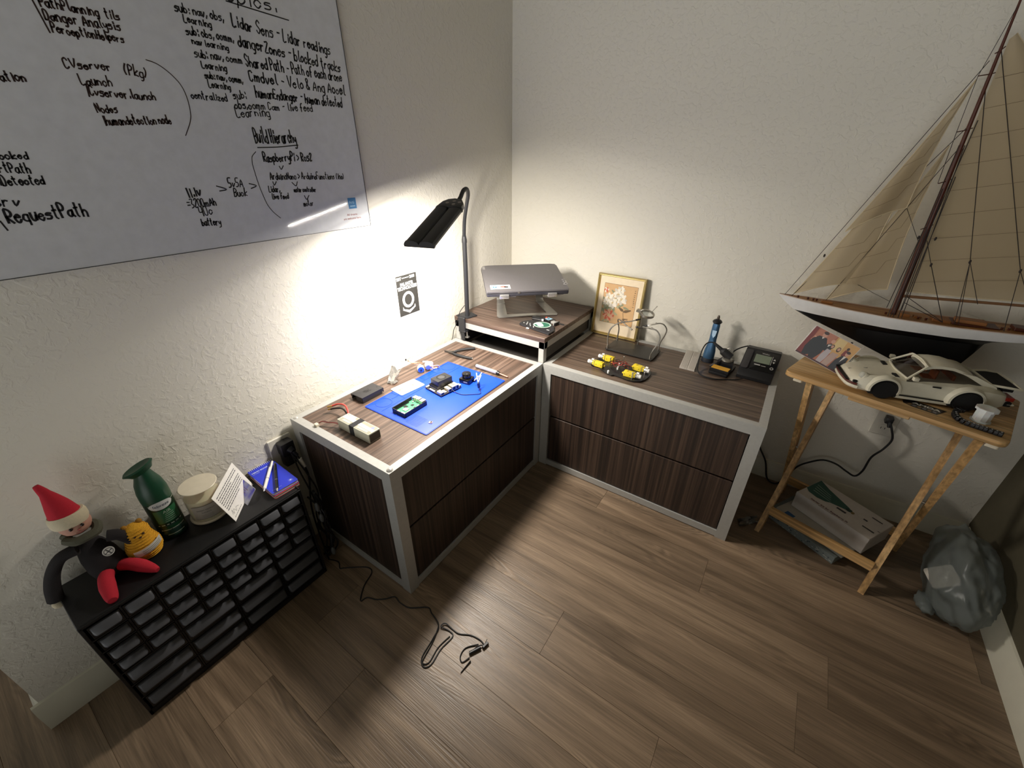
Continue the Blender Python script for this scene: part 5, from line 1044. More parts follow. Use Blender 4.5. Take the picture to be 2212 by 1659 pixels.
# wheel wells (dark) and wheels, flared arches
for wx, wr, tag_ in ((.075, .0270, 0), (.253, .0285, 1)):
    for s_ in (-1, 1):
        ww = .0775 if tag_ == 0 else .082
        bm = NB(); n = 18; pts = [S_((wx+math.cos(PI*k/n)*(wr+.0055), s_*(ww+.0008), .027+math.sin(PI*k/n)*(wr+.0045))) for k in range(n+1)]+[S_((wx-wr-.0045, s_*(ww+.0008), .010)), S_((wx+wr+.0045, s_*(ww+.0008), .010))]
        f = bm.faces.new([bm.verts.new(p) for p in pts]); 
        e = bmesh.ops.extrude_face_region(bm, geom=[f]); bmesh.ops.translate(bm, verts=[v for v in e['geom'] if isinstance(v, bmesh.types.BMVert)], vec=S_((0, -s_*.012, 0))); bmesh.ops.recalc_face_normals(bm, faces=bm.faces)
        car.part('wheel_well', bm, mat('slot_black'), parent=body)
        bm = NB(); r_in, r_out = wr+.0045, wr+.0125; A0, A1 = -.25, PI+.25; n = 20; rg_ = []
        for k in range(n+1):
            a = A0+(A1-A0)*k/n; c_, s2 = math.cos(a), math.sin(a)
            rg_.append([S_((wx+c_*r_in, s_*(ww-.008), .027+s2*r_in)), S_((wx+c_*r_in, s_*(ww+.005), .027+s2*r_in)), S_((wx+c_*(r_out-.003), s_*(ww+.004), .027+s2*(r_out-.003))), S_((wx+c_*(r_out+.002), s_*(ww-.008), .027+s2*(r_out+.002)))])
        ringf(bm, rg_); bmesh.ops.recalc_face_normals(bm, faces=bm.faces); car.part('wheel_arch', bm, WHT, parent=body)
        bm = NB(); WMx = frame(S_((wx, s_*(ww-.009), wr)), (1, 0, 0), (0, 0, 1))
        lathe(bm, [(wr*.60, -.011), (wr*.94, -.011), (wr, -.008), (wr, .008), (wr*.94, .0115), (wr*.62, .0115), (wr*.60, .008), (.005, .004), (0, .004)], (0, 0, 0), 26, M=frame(S_((wx, s_*(ww-.008), wr)), (1, 0, 0), (0, 0, -s_*-1)) @ Matrix.Diagonal((K, K, K, 1)))
        wh_ = car.part('wheel', bm, TBK)
        bm = NB(); FMx = frame(S_((wx, s_*(ww+.0005), wr)), (1, 0, 0), (0, 0, 1 if s_ < 0 else -1))
        for k in range(5):
            a = 2*PI*k/5; prism(bm, [(math.cos(a+.16)*.006, math.sin(a+.16)*.006), (math.cos(a+.22)*.017, math.sin(a+.22)*.017), (math.cos(a-.22)*.017, math.sin(a-.22)*.017), (math.cos(a-.16)*.006, math.sin(a-.16)*.006)], -.004, .0015, FMx)
        lathe(bm, [(.006, -.004), (.006, .002), (0, .0025)], (0, 0, 0), 12, M=FMx); car.part('hub', bm, mat('dark_hub', '#2a2a2c', .4), parent=wh_)
# greenhouse: glass volume, roof shell, pillars
gh = [(.118, .060, .060, .064), (.158, .050, .062, .098), (.180, .0475, .062, .1045), (.215, .047, .062, .104), (.245, .047, .063, .096), (.275, .048, .064, .083), (.305, .050, .064, .068)]
bm = NB(); rings = []
for x, w, zb, zt in gh:
    wt = w*.84 if zt > .07 else w
    rings.append([S_((x, a, b)) for a, b in ((-w-.010, zb-.002), (-wt, zt-.006), (-wt*.7, zt-.0015), (0, zt), (wt*.7, zt-.0015), (wt, zt-.006), (w+.010, zb-.002))])
ringf(bm, rings); bmesh.ops.recalc_face_normals(bm, faces=bm.faces); gl = car.part('windows', bm, GLS, ang=40)
bm = NB(); rings = []
for x, w, zt in ((.157, .044, .0995), (.170, .0425, .1045), (.190, .0415, .1070), (.215, .0415, .1062), (.240, .042, .0995), (.262, .042, .0905)):
    rings.append([S_((x, a, b)) for a, b in ((-w*1.06, zt-.010), (-w, zt-.0035), (-w*.6, zt), (w*.6, zt), (w, zt-.0035), (w*1.06, zt-.010), (w*.9, zt-.0125), (-w*.9, zt-.0125))])
ringf(bm, rings); bmesh.ops.recalc_face_normals(bm, faces=bm.faces); car.part('roof', bm, WHT, ang=30)
for s_ in (-1, 1):
    bm = NB(); tube(bm, [S_((.119, s_*.064, .064)), S_((.158, s_*.046, .100))], .0034, 6, smooth=1); car.part('windscreen_pillar', bm, WHT)
    bm = NB(); prism(bm, [(.232*K, .095*K), (.262*K, .091*K), (.312*K, .069*K), (.318*K, .060*K), (.296*K, .061*K)], 0, .004, Matrix(((1, 0, 0, 0), (0, 0, 1, s_*.0515*K-(.004 if s_ > 0 else 0)), (0, 1, 0, 0), (0, 0, 0, 1))) ); car.part('rear_pillar', bm, WHT)
    bm = NB(); box(bm, S_((.128, s_*.070-.003, .064)), S_((.136, s_*.070+.003, .067)), .0005); box(bm, S_((.124, s_*.078-.006, .067)), S_((.136, s_*.078+.006, .077)), .002, seg=2); car.part('wing_mirror', bm, WHT)
    bm = NB(); HLm = frame(S_((.030, s_*.052, .052)), (.35, 0, 1), (0, 1, 0)) @ Matrix.Diagonal((K, K, K, 1)); lathe(bm, [(.0125, -.012), (.0130, .001), (.0115, .0035)], (0, 0, 0), 20, M=frame(S_((.026, s_*.052, .050)), (0, 1, 0), (.45, 0, 1)) @ Matrix.Diagonal((K, K, -K, 1))); car.part('headlight_rim', bm, WHT)
    bm = NB(); ball(bm, S_((.0235, s_*.052, .0515)), (.0085, .0125, .0125)); car.part('headlight', bm, film('clear_lens', '#cfd2cc', .5, .08))
    bm = NB(); box(bm, S_((.335, s_*.047-.018, .040)), S_((.352, s_*.047+.018, .050)), .001); car.part('tail_light', bm, mat('red_lens', '#a02a1e', .3))
    bm = NB(); box(bm, S_((.336, s_*.05-.018, .026)), S_((.350, s_*.05+.018, .038)), .001); box(bm, S_((.340, s_*.05-.018, .030)), S_((.356, s_*.05+.016, .034)), .001, mi=1); car.part('bumper_block', bm, [TBK, WHT])
    bm = NB(); box(bm, S_((.112, s_*.0762-.0006, .0165)), S_((.222, s_*.0762+.0006, .0195))); box(bm, S_((.176, s_*.0725-.0012, .0525)), S_((.194, s_*.0725+.0012, .0555))); car.part('side_trim', bm, mat('slot_black'))
    bm = NB(); box(bm, S_((.105, s_*.071-.006, .008)), S_((.225, s_*.071+.006, .0155)), .001); car.part('sill', bm, WHT)
bm = NB(); box(bm, S_((.096, -.055, .0565)), S_((.106, -.030, .0625)), mi=0); box(bm, S_((.096, .030, .0565)), S_((.106, .055, .0625))); car.part('bonnet_vent', bm, mat('slot_black'))
bm = NB(); tube(bm, [S_((.120, -.062, .064)), S_((.112, 0, .065)), S_((.120, .062, .064))], .0030, 6); tube(bm, [S_((.157, -.044, .100)), S_((.160, 0, .103)), S_((.157, .044, .100))], .0026, 6); car.part('windscreen_frame', bm, WHT)
bm = NB(); fb = [(-.004, -.046), (-.008, -.02), (-.009, 0), (-.008, .02), (-.004, .046), (.006, .062), (.018, .070)]; 
tube(bm, [S_((.018, -.070, .020)), S_((.006, -.062, .020)), S_((-.004, -.046, .020)), S_((-.008, 0, .020)), S_((-.004, .046, .020)), S_((.006, .062, .020)), S_((.018, .070, .020))], .0055, 6); car.part('front_bumper', bm, WHT)
bm = NB(); tube(bm, [S_((.014, -.070, .0285)), S_((.002, -.060, .0285)), S_((-.006, -.045, .0285)), S_((-.009, 0, .0285)), S_((-.006, .045, .0285)), S_((.002, .060, .0285)), S_((.014, .070, .0285))], .0034, 6); car.part('bumper_band', bm, mat('dark_red_trim', '#5b1c14', .35))
bm = NB(); box(bm, S_((-.0100, -.050, .0315)), S_((-.002, .050, .0345)), .0005); box(bm, S_((.004, -.066, .032)), S_((.014, -.058, .038)), .001); tube(bm, [S_((.006, 0, .046)), S_((.05, .0, .0555))], .0008, 5, smooth=1); car.part('front_trim', bm, mat('slot_black'))
bm = NB()
pts = [(.298, -.046), (.300, .046), (.352, .060), (.362, .052), (.362, -.052), (.352, -.060)]
box(bm, S_((.300, -.045, .069)), S_((.306, .045, .074)), .001)
for s_ in (-1, 1): tube(bm, [S_((.300, s_*.044, .071)), S_((.336, s_*.054, .073)), S_((.362, s_*.052, .070))], .0034, 6, smooth=2)
tube(bm, [S_((.362, -.052, .070)), S_((.366, 0, .071)), S_((.362, .052, .070))], .0036, 6); sp = car.part('spoiler', bm, WHT)
bm = NB(); prism(bm, [(.304*K, -.044*K), (.334*K, -.052*K), (.360*K, -.050*K), (.360*K, .050*K), (.334*K, .052*K), (.304*K, .044*K)], .0705*K, .0715*K); box(bm, S_((.330, -.046, .058)), S_((.352, .046, .068)), .001); car.part('engine_grille', bm, mat('slot_black'), parent=sp)
bm = NB()
for yy in (-.024, .024): box(bm, S_((.185, yy-.016, .060)), S_((.192, yy+.016, .090)), .003); box(bm, S_((.160, yy-.016, .058)), S_((.190, yy+.016, .066)), .003)
box(bm, S_((.225, -.04, .06)), S_((.232, .04, .080)), .003); car.part('seats', bm, mat('orange_brown_brick', '#a4501c', .5))

# ---------------------------------------------------------------- photo print leaning against a little black stand
ph = Thing('photo_print', 'glossy colour print of a formally dressed group leaning in front of the boat', 'photograph', (1.455, -.30, .7005))
A0_ = Vector((1.404, -.296, .7535)); B0_ = Vector((1.524, -.306, .7125)); T0_ = Vector((1.412, -.285, .862))
PH = frame(A0_, B0_-A0_, T0_-A0_); PW, PHh = .146, .106
bm = NB(); box(bm, (0, 0, -.0004), (PW, PHh, 0), M=PH); ph.part('paper', bm, mat('photo_paper_white', '#e9e2dc', .4), w=True)
bm = NB(); zc[0] = .0002
def pf(pts, mi): zc[0] += .00002; flat(bm, [(p[0]*PW, p[1]*PHh) for p in pts], PH, zc[0], mi)
def pe(cx, cy, rx, ry, mi, n=14): pf(ell(cx, cy, rx, ry, n), mi)
pf([(.02, .01), (.99, .01), (.99, .99), (.02, .99)], 0)
pf([(.02, .01), (.20, .01), (.12, .5), (.10, .99), (.02, .99)], 1); pf([(.10, .55), (.14, .99), (.50, .99), (.45, .6)], 2); pf([(.52, .45), (.52, .985), (.99, .985), (.99, .4)], 3); pf([(.55, .6), (.55, .985), (.72, .985), (.75, .6)], 4)
pf([(.10, .30), (.12, .62), (.20, .78), (.36, .80), (.45, .60), (.46, .32), (.40, .02), (.30, .02), (.28, .12), (.20, .02), (.14, .06)], 5); pe(.285, .86, .048, .082, 6); pe(.285, .93, .052, .05, 7); pf([(.26, .78), (.31, .78), (.285, .72)], 10); pe(.145, .70, .022, .025, 6)
pe(.50, .80, .040, .065, 6); pf([(.44, .45), (.44, .66), (.50, .73), (.57, .66), (.56, .42)], 5); pf([(.46, .66), (.52, .70), (.48, .58)], 10)
pe(.555, .66, .036, .075, 7); pe(.553, .66, .026, .05, 6); pf([(.48, .02), (.47, .30), (.50, .54), (.60, .54), (.60, .25), (.58, .02)], 8)
pe(.69, .66, .040, .085, 7); pe(.692, .67, .028, .052, 6); pf([(.60, .02), (.61, .35), (.63, .52), (.76, .53), (.75, .30), (.72, .02)], 9)
pe(.83, .80, .026, .05, 7); pf([(.79, .55), (.80, .75), (.88, .75), (.88, .5)], 1)
pe(.885, .66, .038, .07, 6); pe(.885, .715, .042, .045, 7); pf([(.76, .02), (.77, .36), (.82, .56), (.96, .56), (.985, .30), (.98, .02)], 5); pf([(.86, .57), (.91, .57), (.865, .34)], 10); pf([(.02, .01), (.99, .01), (.99, .06), (.02, .06)], 11)
ph.part('image', bm, [mat('photo_rust', '#b0694c', .3), mat('photo_dark_red', '#7c2622', .3), mat('photo_copper', '#b8745a', .3), mat('photo_amber', '#cf9f5e', .3), mat('photo_light_gold', '#dcc084', .3), mat('photo_black', '#1b1a1f', .3), mat('photo_skin', '#cf9a84', .3), mat('photo_brown_hair', '#3a211a', .3), mat('photo_silver_dress', '#b9afb4', .3), mat('photo_champagne', '#b99c90', .3), mat('photo_shirt', '#dcd6cf', .3), mat('photo_floor_maroon', '#4a1c1c', .3)], w=True)
sd_ = Thing('clip_stand', 'little black stand with an upright rod holding the photo print beside the toy car nose', 'stand', (1.545, -.272, .7005))
bm = NB(); lathe(bm, [(.020, 0), (.020, .004), (.008, .010), (.006, .022)], (1.545, -.262, .7005), 16); tube(bm, [(1.545, -.262, .720), (1.547, -.268, .775), (1.551, -.276, .812)], .0035, 8); sd_.part('rod', bm, BLK, w=True)
bm = NB(); ball(bm, (1.548, -.276, .782), (.020, .008, .012)); box(bm, (1.528, -.288, .770), (1.552, -.280, .782), .002); sd_.part('clip', bm, BLK, w=True)
# sticker, spool, chain on the tray
sk = Thing('sticker', 'black shield-shaped sticker with white lettering lying in front of the toy car', 'sticker', (1.755, -.408, .7003))
KM_ = frame((1.709, -.386, .7009), (.085, -.030, 0), (.03, .085, 0))
bm = NB(); prism(bm, [(0, .002), (.010, .016), (.018, .022), (.098, .022), (.085, -.024), (.030, -.024), (.006, -.016)], -.0006, 0, KM_); sk.part('backing', bm, mat('sticker_dark', '#2a2420', .35), w=True)
bm = NB(); text_mesh(bm, 'AMDA', .0175, KM_ @ Matrix.Translation((.024, .000, .0004)), 0, .0001, sx=1.25, bold=.0005); sk.part('lettering', bm, mat('white_ink', '#e9e6df', .5), w=True)
bm = NB(); M_ = KM_
for k in range(6): flat(bm, [(.014+.012*k, -.018), (.022+.012*k, -.020), (.026+.011*k, -.008), (.018+.011*k, -.006)], M_, .0003, k % 2)
sk.part('emblem_print', bm, [mat('sticker_bronze', '#8a6b47', .35), mat('sticker_grey_shine', '#77747c', .3)], w=True)
spl = Thing('plastic_spool', 'small white translucent plastic spool standing at the right end of the tray', 'spool', (1.872, -.405, .7003))
bm = NB(); lathe(bm, [(.0225, 0), (.0225, .003), (.019, .005), (.019, .034), (.0245, .036), (.0245, .042), (.020, .0425), (.010, .040), (0, .040)], (1.876, -.409, .7006), 10); spl.part('body', bm, mat('milky_plastic', '#e6e6e6', .35, Subsurface_Weight=.2), w=True, ang=25)
chn = Thing('link_chain', 'black plastic link chain curved along the front edge of the tray', 'chain', (1.85, -.47, .7003))
pth = cat([(1.842, -.388, .712), (1.826, -.400, .713), (1.818, -.422, .711), (1.822, -.446, .708), (1.838, -.458, .7065), (1.862, -.466, .7065), (1.885, -.473, .7065), (1.905, -.4795, .7065)], 6)
ln = 0.; last = pth[0]; idx = 0
for p in pth[1:]:
    if (p-last).length > .0078:
        d_ = (p-last).normalized(); mid = (p+last)/2; LMx = frame(mid, d_, Vector((0, 0, 1)).cross(d_))
        bm = NB(); prism(bm, rrect(-.0046, -.0066, .0046, .0066, .002), -.0055, .0055, LMx, bev=.0008)
        if idx > 3: box(bm, (-.0015, -.002, .0056), (.0015, .002, .0064), M=LMx, mi=1)
        chn.part('link', bm, [mat('black_satin_plastic'), mat('grey_stud', '#a9a7a4', .4)], w=True); last = p; idx += 1
# ---------------------------------------------------------------- drawer organiser on the floor by the left wall
OX0, OX1, OY0, OY1, OZ = .022, .200, -2.052, -1.508, .405
og = Thing('parts_organizer', 'black plastic parts organizer with rows of grey-fronted drawers by the left wall', 'organizer', ((OX0+OX1)/2, (OY0+OY1)/2, 0))
OBK = mat('black_organizer_plastic', '#0e0e11', .5, bump=.15, bscale=700)
bm = NB(); T_ = .004
box(bm, (OX0, OY0, .012), (OX0+.003, OY1, OZ), .001); box(bm, (OX0, OY0, OZ-.006), (OX1+.002, OY1, OZ), .0015); box(bm, (OX0, OY0, 0), (OX1, OY1, .020), .001)
box(bm, (OX0, OY0, 0), (OX1, OY0+.007, OZ-.001), .001); box(bm, (OX0, OY1-.007, 0), (OX1, OY1, OZ-.001), .001)
zs_small = [.348, .299, .250, .201]; zs_big = [.143, .082, .021]; yl, yr = OY0+.009, OY1-.009; cw = (yr-yl)/8
for z_ in [.3985]+zs_small+zs_big: box(bm, (OX0+.002, OY0+.004, z_-.0035), (OX1, OY1-.004, z_))
for k in range(1, 8): box(bm, (OX0+.002, yl+k*cw-.0018, .20 if k % 2 else .02), (OX1, yl+k*cw+.0018, OZ-.004))
tube(bm, [(OX1-.002, OY0+.008, OZ+.001), (OX1-.002, OY1-.008, OZ+.001)], .0032, 6, smooth=1); tube(bm, [(OX1-.002, OY1-.003, OZ+.001), (OX0+.01, OY1-.003, OZ+.001)], .003, 6, smooth=1)
og.part('case', bm, OBK, w=True)
DGR = mat('smoky_grey_drawer', '#17171a', .35); PUL = mat('frosted_grey_pull', '#505156', .42)
def drawer_mesh(w, h):
    b1 = NB(); box(b1, (-.15, -w/2, 0), (0, w/2, h*.92), .0008); 
    b2 = NB(); ww = w/2-.0035
    # pull: rounded lip standing out under a slanted upper face
    prof = [(0, h*.86), (.004, h*.84), (.0145, h*.50), (.0150, h*.42), (.012, h*.36), (0, h*.34)]
    ys = [(-ww, .25), (-ww+.0015, .7), (-ww+.005, 1), (ww-.005, 1), (ww-.0015, .7), (ww, .25)]
    ringf(b2, [[Vector((a*s, y_, h*.6+(b-h*.6)*(.75+.25*s))) for a, b in prof] for y_, s in ys]); bmesh.ops.recalc_face_normals(b2, faces=b2.faces)
    return b1, b2
b1, b2 = drawer_mesh(cw-.005, .0435); ds = og.part('drawer', b1, DGR); dp = finish('pull', b2, PUL, 40); dp.parent = ds
b1, b2 = drawer_mesh(cw*2-.005, .0560); dS = og.part('drawer', b1, DGR); dP = finish('pull', b2, PUL, 40); dP.parent = dS
random.seed(2); first = [True, True]; lx = OX1-og.o.location.x; yo = og.o.location.y
def put(d, p, x, y, z, k):
    if first[k]: first[k] = False; d.location = (x, y, z); return
    a = d.copy(); C.objects.link(a); a.location = (x, y, z); b = p.copy(); C.objects.link(b); b.parent = a
for z_ in zs_small:
    for c_ in range(8): put(ds, dp, lx-.0015+random.uniform(-.001, .001), yl+cw*(c_+.5)-yo, z_+.0004, 0)
for z_ in zs_big:
    for c_ in range(4): put(dS, dP, lx-.0015+random.uniform(-.001, .001), yl+cw*(2*c_+1)-yo, z_+.0004, 1)
TO = OZ+.0003
# soft doll
dl = Thing('soft_doll', 'soft long-legged doll with red pointed hat, black top and red legs on the organizer', 'doll', (.09, -1.95, TO))
KR = mat('red_felt', '#b3172c', .9, bump=.4, bscale=900); KB = mat('black_knit', '#1a1517', .9, bump=.5, bscale=900); KC = mat('camo_olive_cloth', '#4b4a3c', .9, bump=.4, bscale=500); CRM = mat('cream_plush', '#cfc3a8', .95, bump=.6, bscale=900)
bm = NB(); lathe(bm, [(.020, 0), (.034, .010), (.037, .035), (.034, .070), (.027, .100), (.018, .118), (.012, .125)], (0, 0, 0), 20, M=Matrix.Translation((.088, -1.948, TO)) @ Matrix.Rotation(.10, 4, 'X') @ Matrix.Rotation(-.25, 4, 'Y'), sx=.75); tor = dl.part('body', bm, KB, w=True)
bm = NB(); lathe(bm, [(.0115, 0), (.0115, .0012), (0, .0013)], (0, 0, 0), 18, M=frame((.108, -1.938, TO+.083), (.0, 1, 0), (-.45, 0, 1))); dl.part('round_patch', bm, mat('white_patch', '#c7c5c0', .7), parent=tor, w=True)
bm = NB(); pb_ = frame((.1095, -1.938, TO+.0835), (.0, 1, 0), (-.45, 0, 1))
for k in range(4): ribbon(bm, [(0, 0), (math.cos(k*PI/2+.4)*.008, math.sin(k*PI/2+.4)*.008)], .0022, pb_, .0003, 0, 1)
ribbon(bm, ell(0, 0, .0085, .0085, 16)+[(.0085, 0)], .0012, pb_, .0003, 0, 1); dl.part('patch_mark', bm, mat('grey_dark_print', '#4b484a', .7), parent=tor, w=True)
bm = NB(); ball(bm, (.075, -1.957, TO+.178), (.026, .030, .030)); hd_ = dl.part('head', bm, mat('doll_face', '#b98a78', .7), w=True)
for a, b in ((.100, -1.968), (.101, -1.948)):
    bm = NB(); ball(bm, (a, b, TO+.181), (.003, .0035, .004)); dl.part('eye', bm, mat('dark_eye', '#1c1210', .3), parent=hd_, w=True)
bm = NB(); ball(bm, (.103, -1.957, TO+.173), (.003, .003, .003)); tube(bm, [(.1005, -1.964, TO+.166), (.1025, -1.957, TO+.1645), (.1005, -1.950, TO+.166)], .0009, 5); dl.part('nose_and_mouth', bm, mat('doll_pink', '#8c4a44', .7), parent=hd_, w=True)
bm = NB(); lathe(bm, [(.0315, -.010), (.0345, 0), (.0345, .012), (.031, .020)], (0, 0, 0), 22, M=Matrix.Translation((.073, -1.960, TO+.193)) @ Matrix.Rotation(-.05, 4, 'X') @ Matrix.Rotation(-.15, 4, 'Y')); dl.part('hat_brim', bm, CRM, parent=hd_, w=True)
bm = NB(); tube(bm, [(.072, -1.961, TO+.205), (.070, -1.963, TO+.240), (.067, -1.967, TO+.275), (.064, -1.972, TO+.300)], [.0305, .0215, .0105, .0055], 18, smooth=4); dl.part('hat', bm, KR, parent=hd_, w=True)
bm = NB(); tube(bm, [(.078, -1.985, TO+.146), (.100, -1.972, TO+.146), (.104, -1.955, TO+.147), (.098, -1.935, TO+.146), (.076, -1.928, TO+.150), (.058, -1.94, TO+.150), (.055, -1.965, TO+.150), (.070, -1.985, TO+.148)], .0105, 8, smooth=3); dl.part('scarf', bm, KC, parent=tor, w=True)
bm = NB(); tube(bm, [(.088, -1.978, TO+.118), (.080, -2.008, TO+.112), (.072, -2.032, TO+.080), (.068, -2.048, TO+.040), (.066, -2.056, TO+.004)], [.014, .013, .0135, .015, .016], 12, smooth=4); dl.part('arm', bm, KB, w=True)
bm = NB(); ball(bm, (.066, -2.058, TO-.012), (.010, .011, .012)); dl.part('hand', bm, CRM, w=True)
bm = NB(); tube(bm, [(.088, -1.925, TO+.112), (.092, -1.905, TO+.100), (.096, -1.892, TO+.070)], [.014, .0135, .012], 12, smooth=4); dl.part('arm', bm, KB, w=True)
bm = NB(); tube(bm, [(.098, -1.960, TO+.018), (.120, -1.968, TO+.024), (.150, -1.974, TO+.022), (.180, -1.978, TO+.014), (.194, -1.980, TO+.012)], [.015, .0155, .0165, .0135, .009], 14, smooth=4); dl.part('leg', bm, KR, w=True)
bm = NB(); tube(bm, [(.100, -1.932, TO+.020), (.122, -1.918, TO+.024), (.146, -1.904, TO+.019), (.168, -1.892, TO+.012), (.181, -1.886, TO+.009)], [.015, .0155, .0155, .011, .006], 14, smooth=4); dl.part('leg', bm, KR, w=True)
# crocheted toy
cy_ = Thing('crochet_toy', 'small yellow crocheted animal toy with tiny ears and a paper tag around its belly', 'toy', (.075, -1.878, TO))
YK = mat('yellow_yarn', '#d29a24', .95, bump=.9, bscale=350)
bm = NB(); lathe(bm, [(.018, 0), (.030, .006), (.036, .022), (.036, .040), (.030, .058), (.026, .072), (.026, .088), (.020, .102), (.008, .109), (0, .110)], (.090, -1.877, TO), 28, sx=.9); b_o = cy_.part('body', bm, YK, w=True)
for k in range(13):
    bm = NB(); z_ = .006+.0075*k; r_ = lerp([(0, .018), (.006, .030), (.022, .0362), (.040, .0362), (.058, .0302), (.072, .0262), (.088, .0262), (.102, .020), (.11, .004)], z_)
    tube(bm, [(.090+math.cos(2*PI*j/20)*r_*.9, -1.877+math.sin(2*PI*j/20)*r_, TO+z_) for j in range(21)], .0022, 5, smooth=1); cy_.part('yarn_row', bm, YK, parent=b_o, w=True)
for yy in (-1.893, -1.862):
    bm = NB(); ball(bm, (.088, yy, TO+.107), (.006, .007, .008)); cy_.part('ear', bm, mat('ochre_yarn', '#9a6b1c', .95, bump=.8, bscale=400), parent=b_o, w=True)
bm = NB(); ball(bm, (.1125, -1.886, TO+.084), (.002, .0028, .0028)); ball(bm, (.1135, -1.868, TO+.084), (.002, .0028, .0028)); ball(bm, (.1140, -1.877, TO+.076), (.002, .003, .002)); cy_.part('face', bm, mat('dark_brown_thread', '#3d2412', .8), parent=b_o, w=True)
bm = NB(); n = 12
def wrap(z0, z1, a0, a1, r, mi, dz=0.):
    for k in range(n):
        ta_, tb_ = a0+(a1-a0)*k/n, a0+(a1-a0)*(k+1)/n
        quad(bm, [(.090+math.cos(ta_)*r*.93, -1.877+math.sin(ta_)*r, TO+z0+dz*k/n), (.090+math.cos(tb_)*r*.93, -1.877+math.sin(tb_)*r, TO+z0+dz*(k+1)/n), (.090+math.cos(tb_)*r*.93, -1.877+math.sin(tb_)*r, TO+z1+dz*(k+1)/n), (.090+math.cos(ta_)*r*.93, -1.877+math.sin(ta_)*r, TO+z1+dz*k/n)], mi)
wrap(.026, .046, -.75, 1.0, .0405, 0, .010)
for k in range(3): wrap(.030+.005*k, .0312+.005*k, -.3, .85, .0408, 1, .007)
cy_.part('paper_tag', bm, [mat('tag_paper', '#cfccc2', .6), mat('tag_print', '#5d5a58', .6)], parent=b_o, w=True)
# air freshener can
ac = Thing('air_freshener', 'green air freshener spray can with flared trigger cap behind the candle', 'spray can', (.058, -1.806, TO))
AM = Matrix.Translation((.060, -1.806, TO))
bm = NB(); lathe(bm, [(.030, 0), (.0325, .003), (.0330, .006), (.0330, .125), (.0325, .130)], (0, 0, 0), 32, M=AM); can = ac.part('can', bm, mat('dark_green_metal', '#16301f', .3, .3), w=True)
bm = NB(); lathe(bm, [(.0330, .128), (.0335, .135), (.0330, .160), (.029, .185), (.0235, .200), (.019, .214), (.0165, .224)], (0, 0, 0), 30, M=AM); lathe(bm, [(.0165, 0), (.019, .006), (.0235, .014), (.021, .018), (.010, .015), (0, .014)], (0, 0, 0), 30, M=AM @ Matrix.Translation((.004, 0, .222)) @ Matrix.Rotation(.28, 4, 'X') @ Matrix.Rotation(-.15, 4, 'Y') @ Matrix.Diagonal((1.0, 1.55, 1, 1))); ac.part('cap', bm, mat('deep_green_cap', '#0d3f2a', .4), w=True)
bm = NB()
def arc(z0, z1, a0, a1, r, mi, pts=None, nn=14):
    for k in range(nn):
        t0, t1_ = k/nn, (k+1)/nn; a, b = a0+(a1-a0)*t0, a0+(a1-a0)*t1_
        f0, f1 = (1, 1) if pts is None else (pts(t0), pts(t1_)); zc_ = (z0+z1)/2; h_ = (z1-z0)/2
        q = [AM @ Vector((math.cos(a)*r, math.sin(a)*r, zc_-h_*f0)), AM @ Vector((math.cos(b)*r, math.sin(b)*r, zc_-h_*f1)), AM @ Vector((math.cos(b)*r, math.sin(b)*r, zc_+h_*f1)), AM @ Vector((math.cos(a)*r, math.sin(a)*r, zc_+h_*f0))]
        quad(bm, q, mi)
arc(.060, .105, -.85, .85, .0333, 0); arc(.108, .134, -.95, .75, .0338, 1, lambda t: max(math.sqrt(max(1-(2*t-1)**2, 0)), .05)); arc(.124, .1255, -1.0, 1.2, .0335, 3)
for k in range(5): arc(.064+.006*k, .0652+.006*k, -.35+.05*k, .45, .0336, 3)
for k in range(10): arc(.012+.0045*k, .0145+.0045*k, -1.2+random.uniform(0, .8), .2+random.uniform(0, .9), .0333, random.choice((0, 2, 3)), None, 6)
def can_text(s, size, a, z, mi, r=.0341):
    tmp = NB(); text_mesh(tmp, s, size, Matrix(), mi, 0, 'CENTER')
    for v in tmp.verts:
        x, y_ = v.co.x, v.co.y; t = a+x/r; p = AM @ Vector((math.cos(t)*r, math.sin(t)*r, z+y_)); v.co = p
    me = bpy.data.meshes.new('t'); tmp.to_mesh(me); tmp.free(); f0 = len(bm.faces); bm.from_mesh(me); bpy.data.meshes.remove(me)
    bm.faces.ensure_lookup_table()
    for f in bm.faces[f0:]: f.material_index = mi
can_text('febreze', .0125, -.10, .1175, 4); can_text('AIR', .0125, .05, .0930, 3)
ac.part('label_print', bm, [mat('label_green', '#1f5c38', .4), mat('oval_white', '#c5c7c6', .4), mat('leaf_teal', '#2f4d46', .4), mat('label_pale', '#a9b8a6', .4), mat('oval_navy_ink', '#2a3550', .4)], parent=can, w=True, label='green label with white oval')
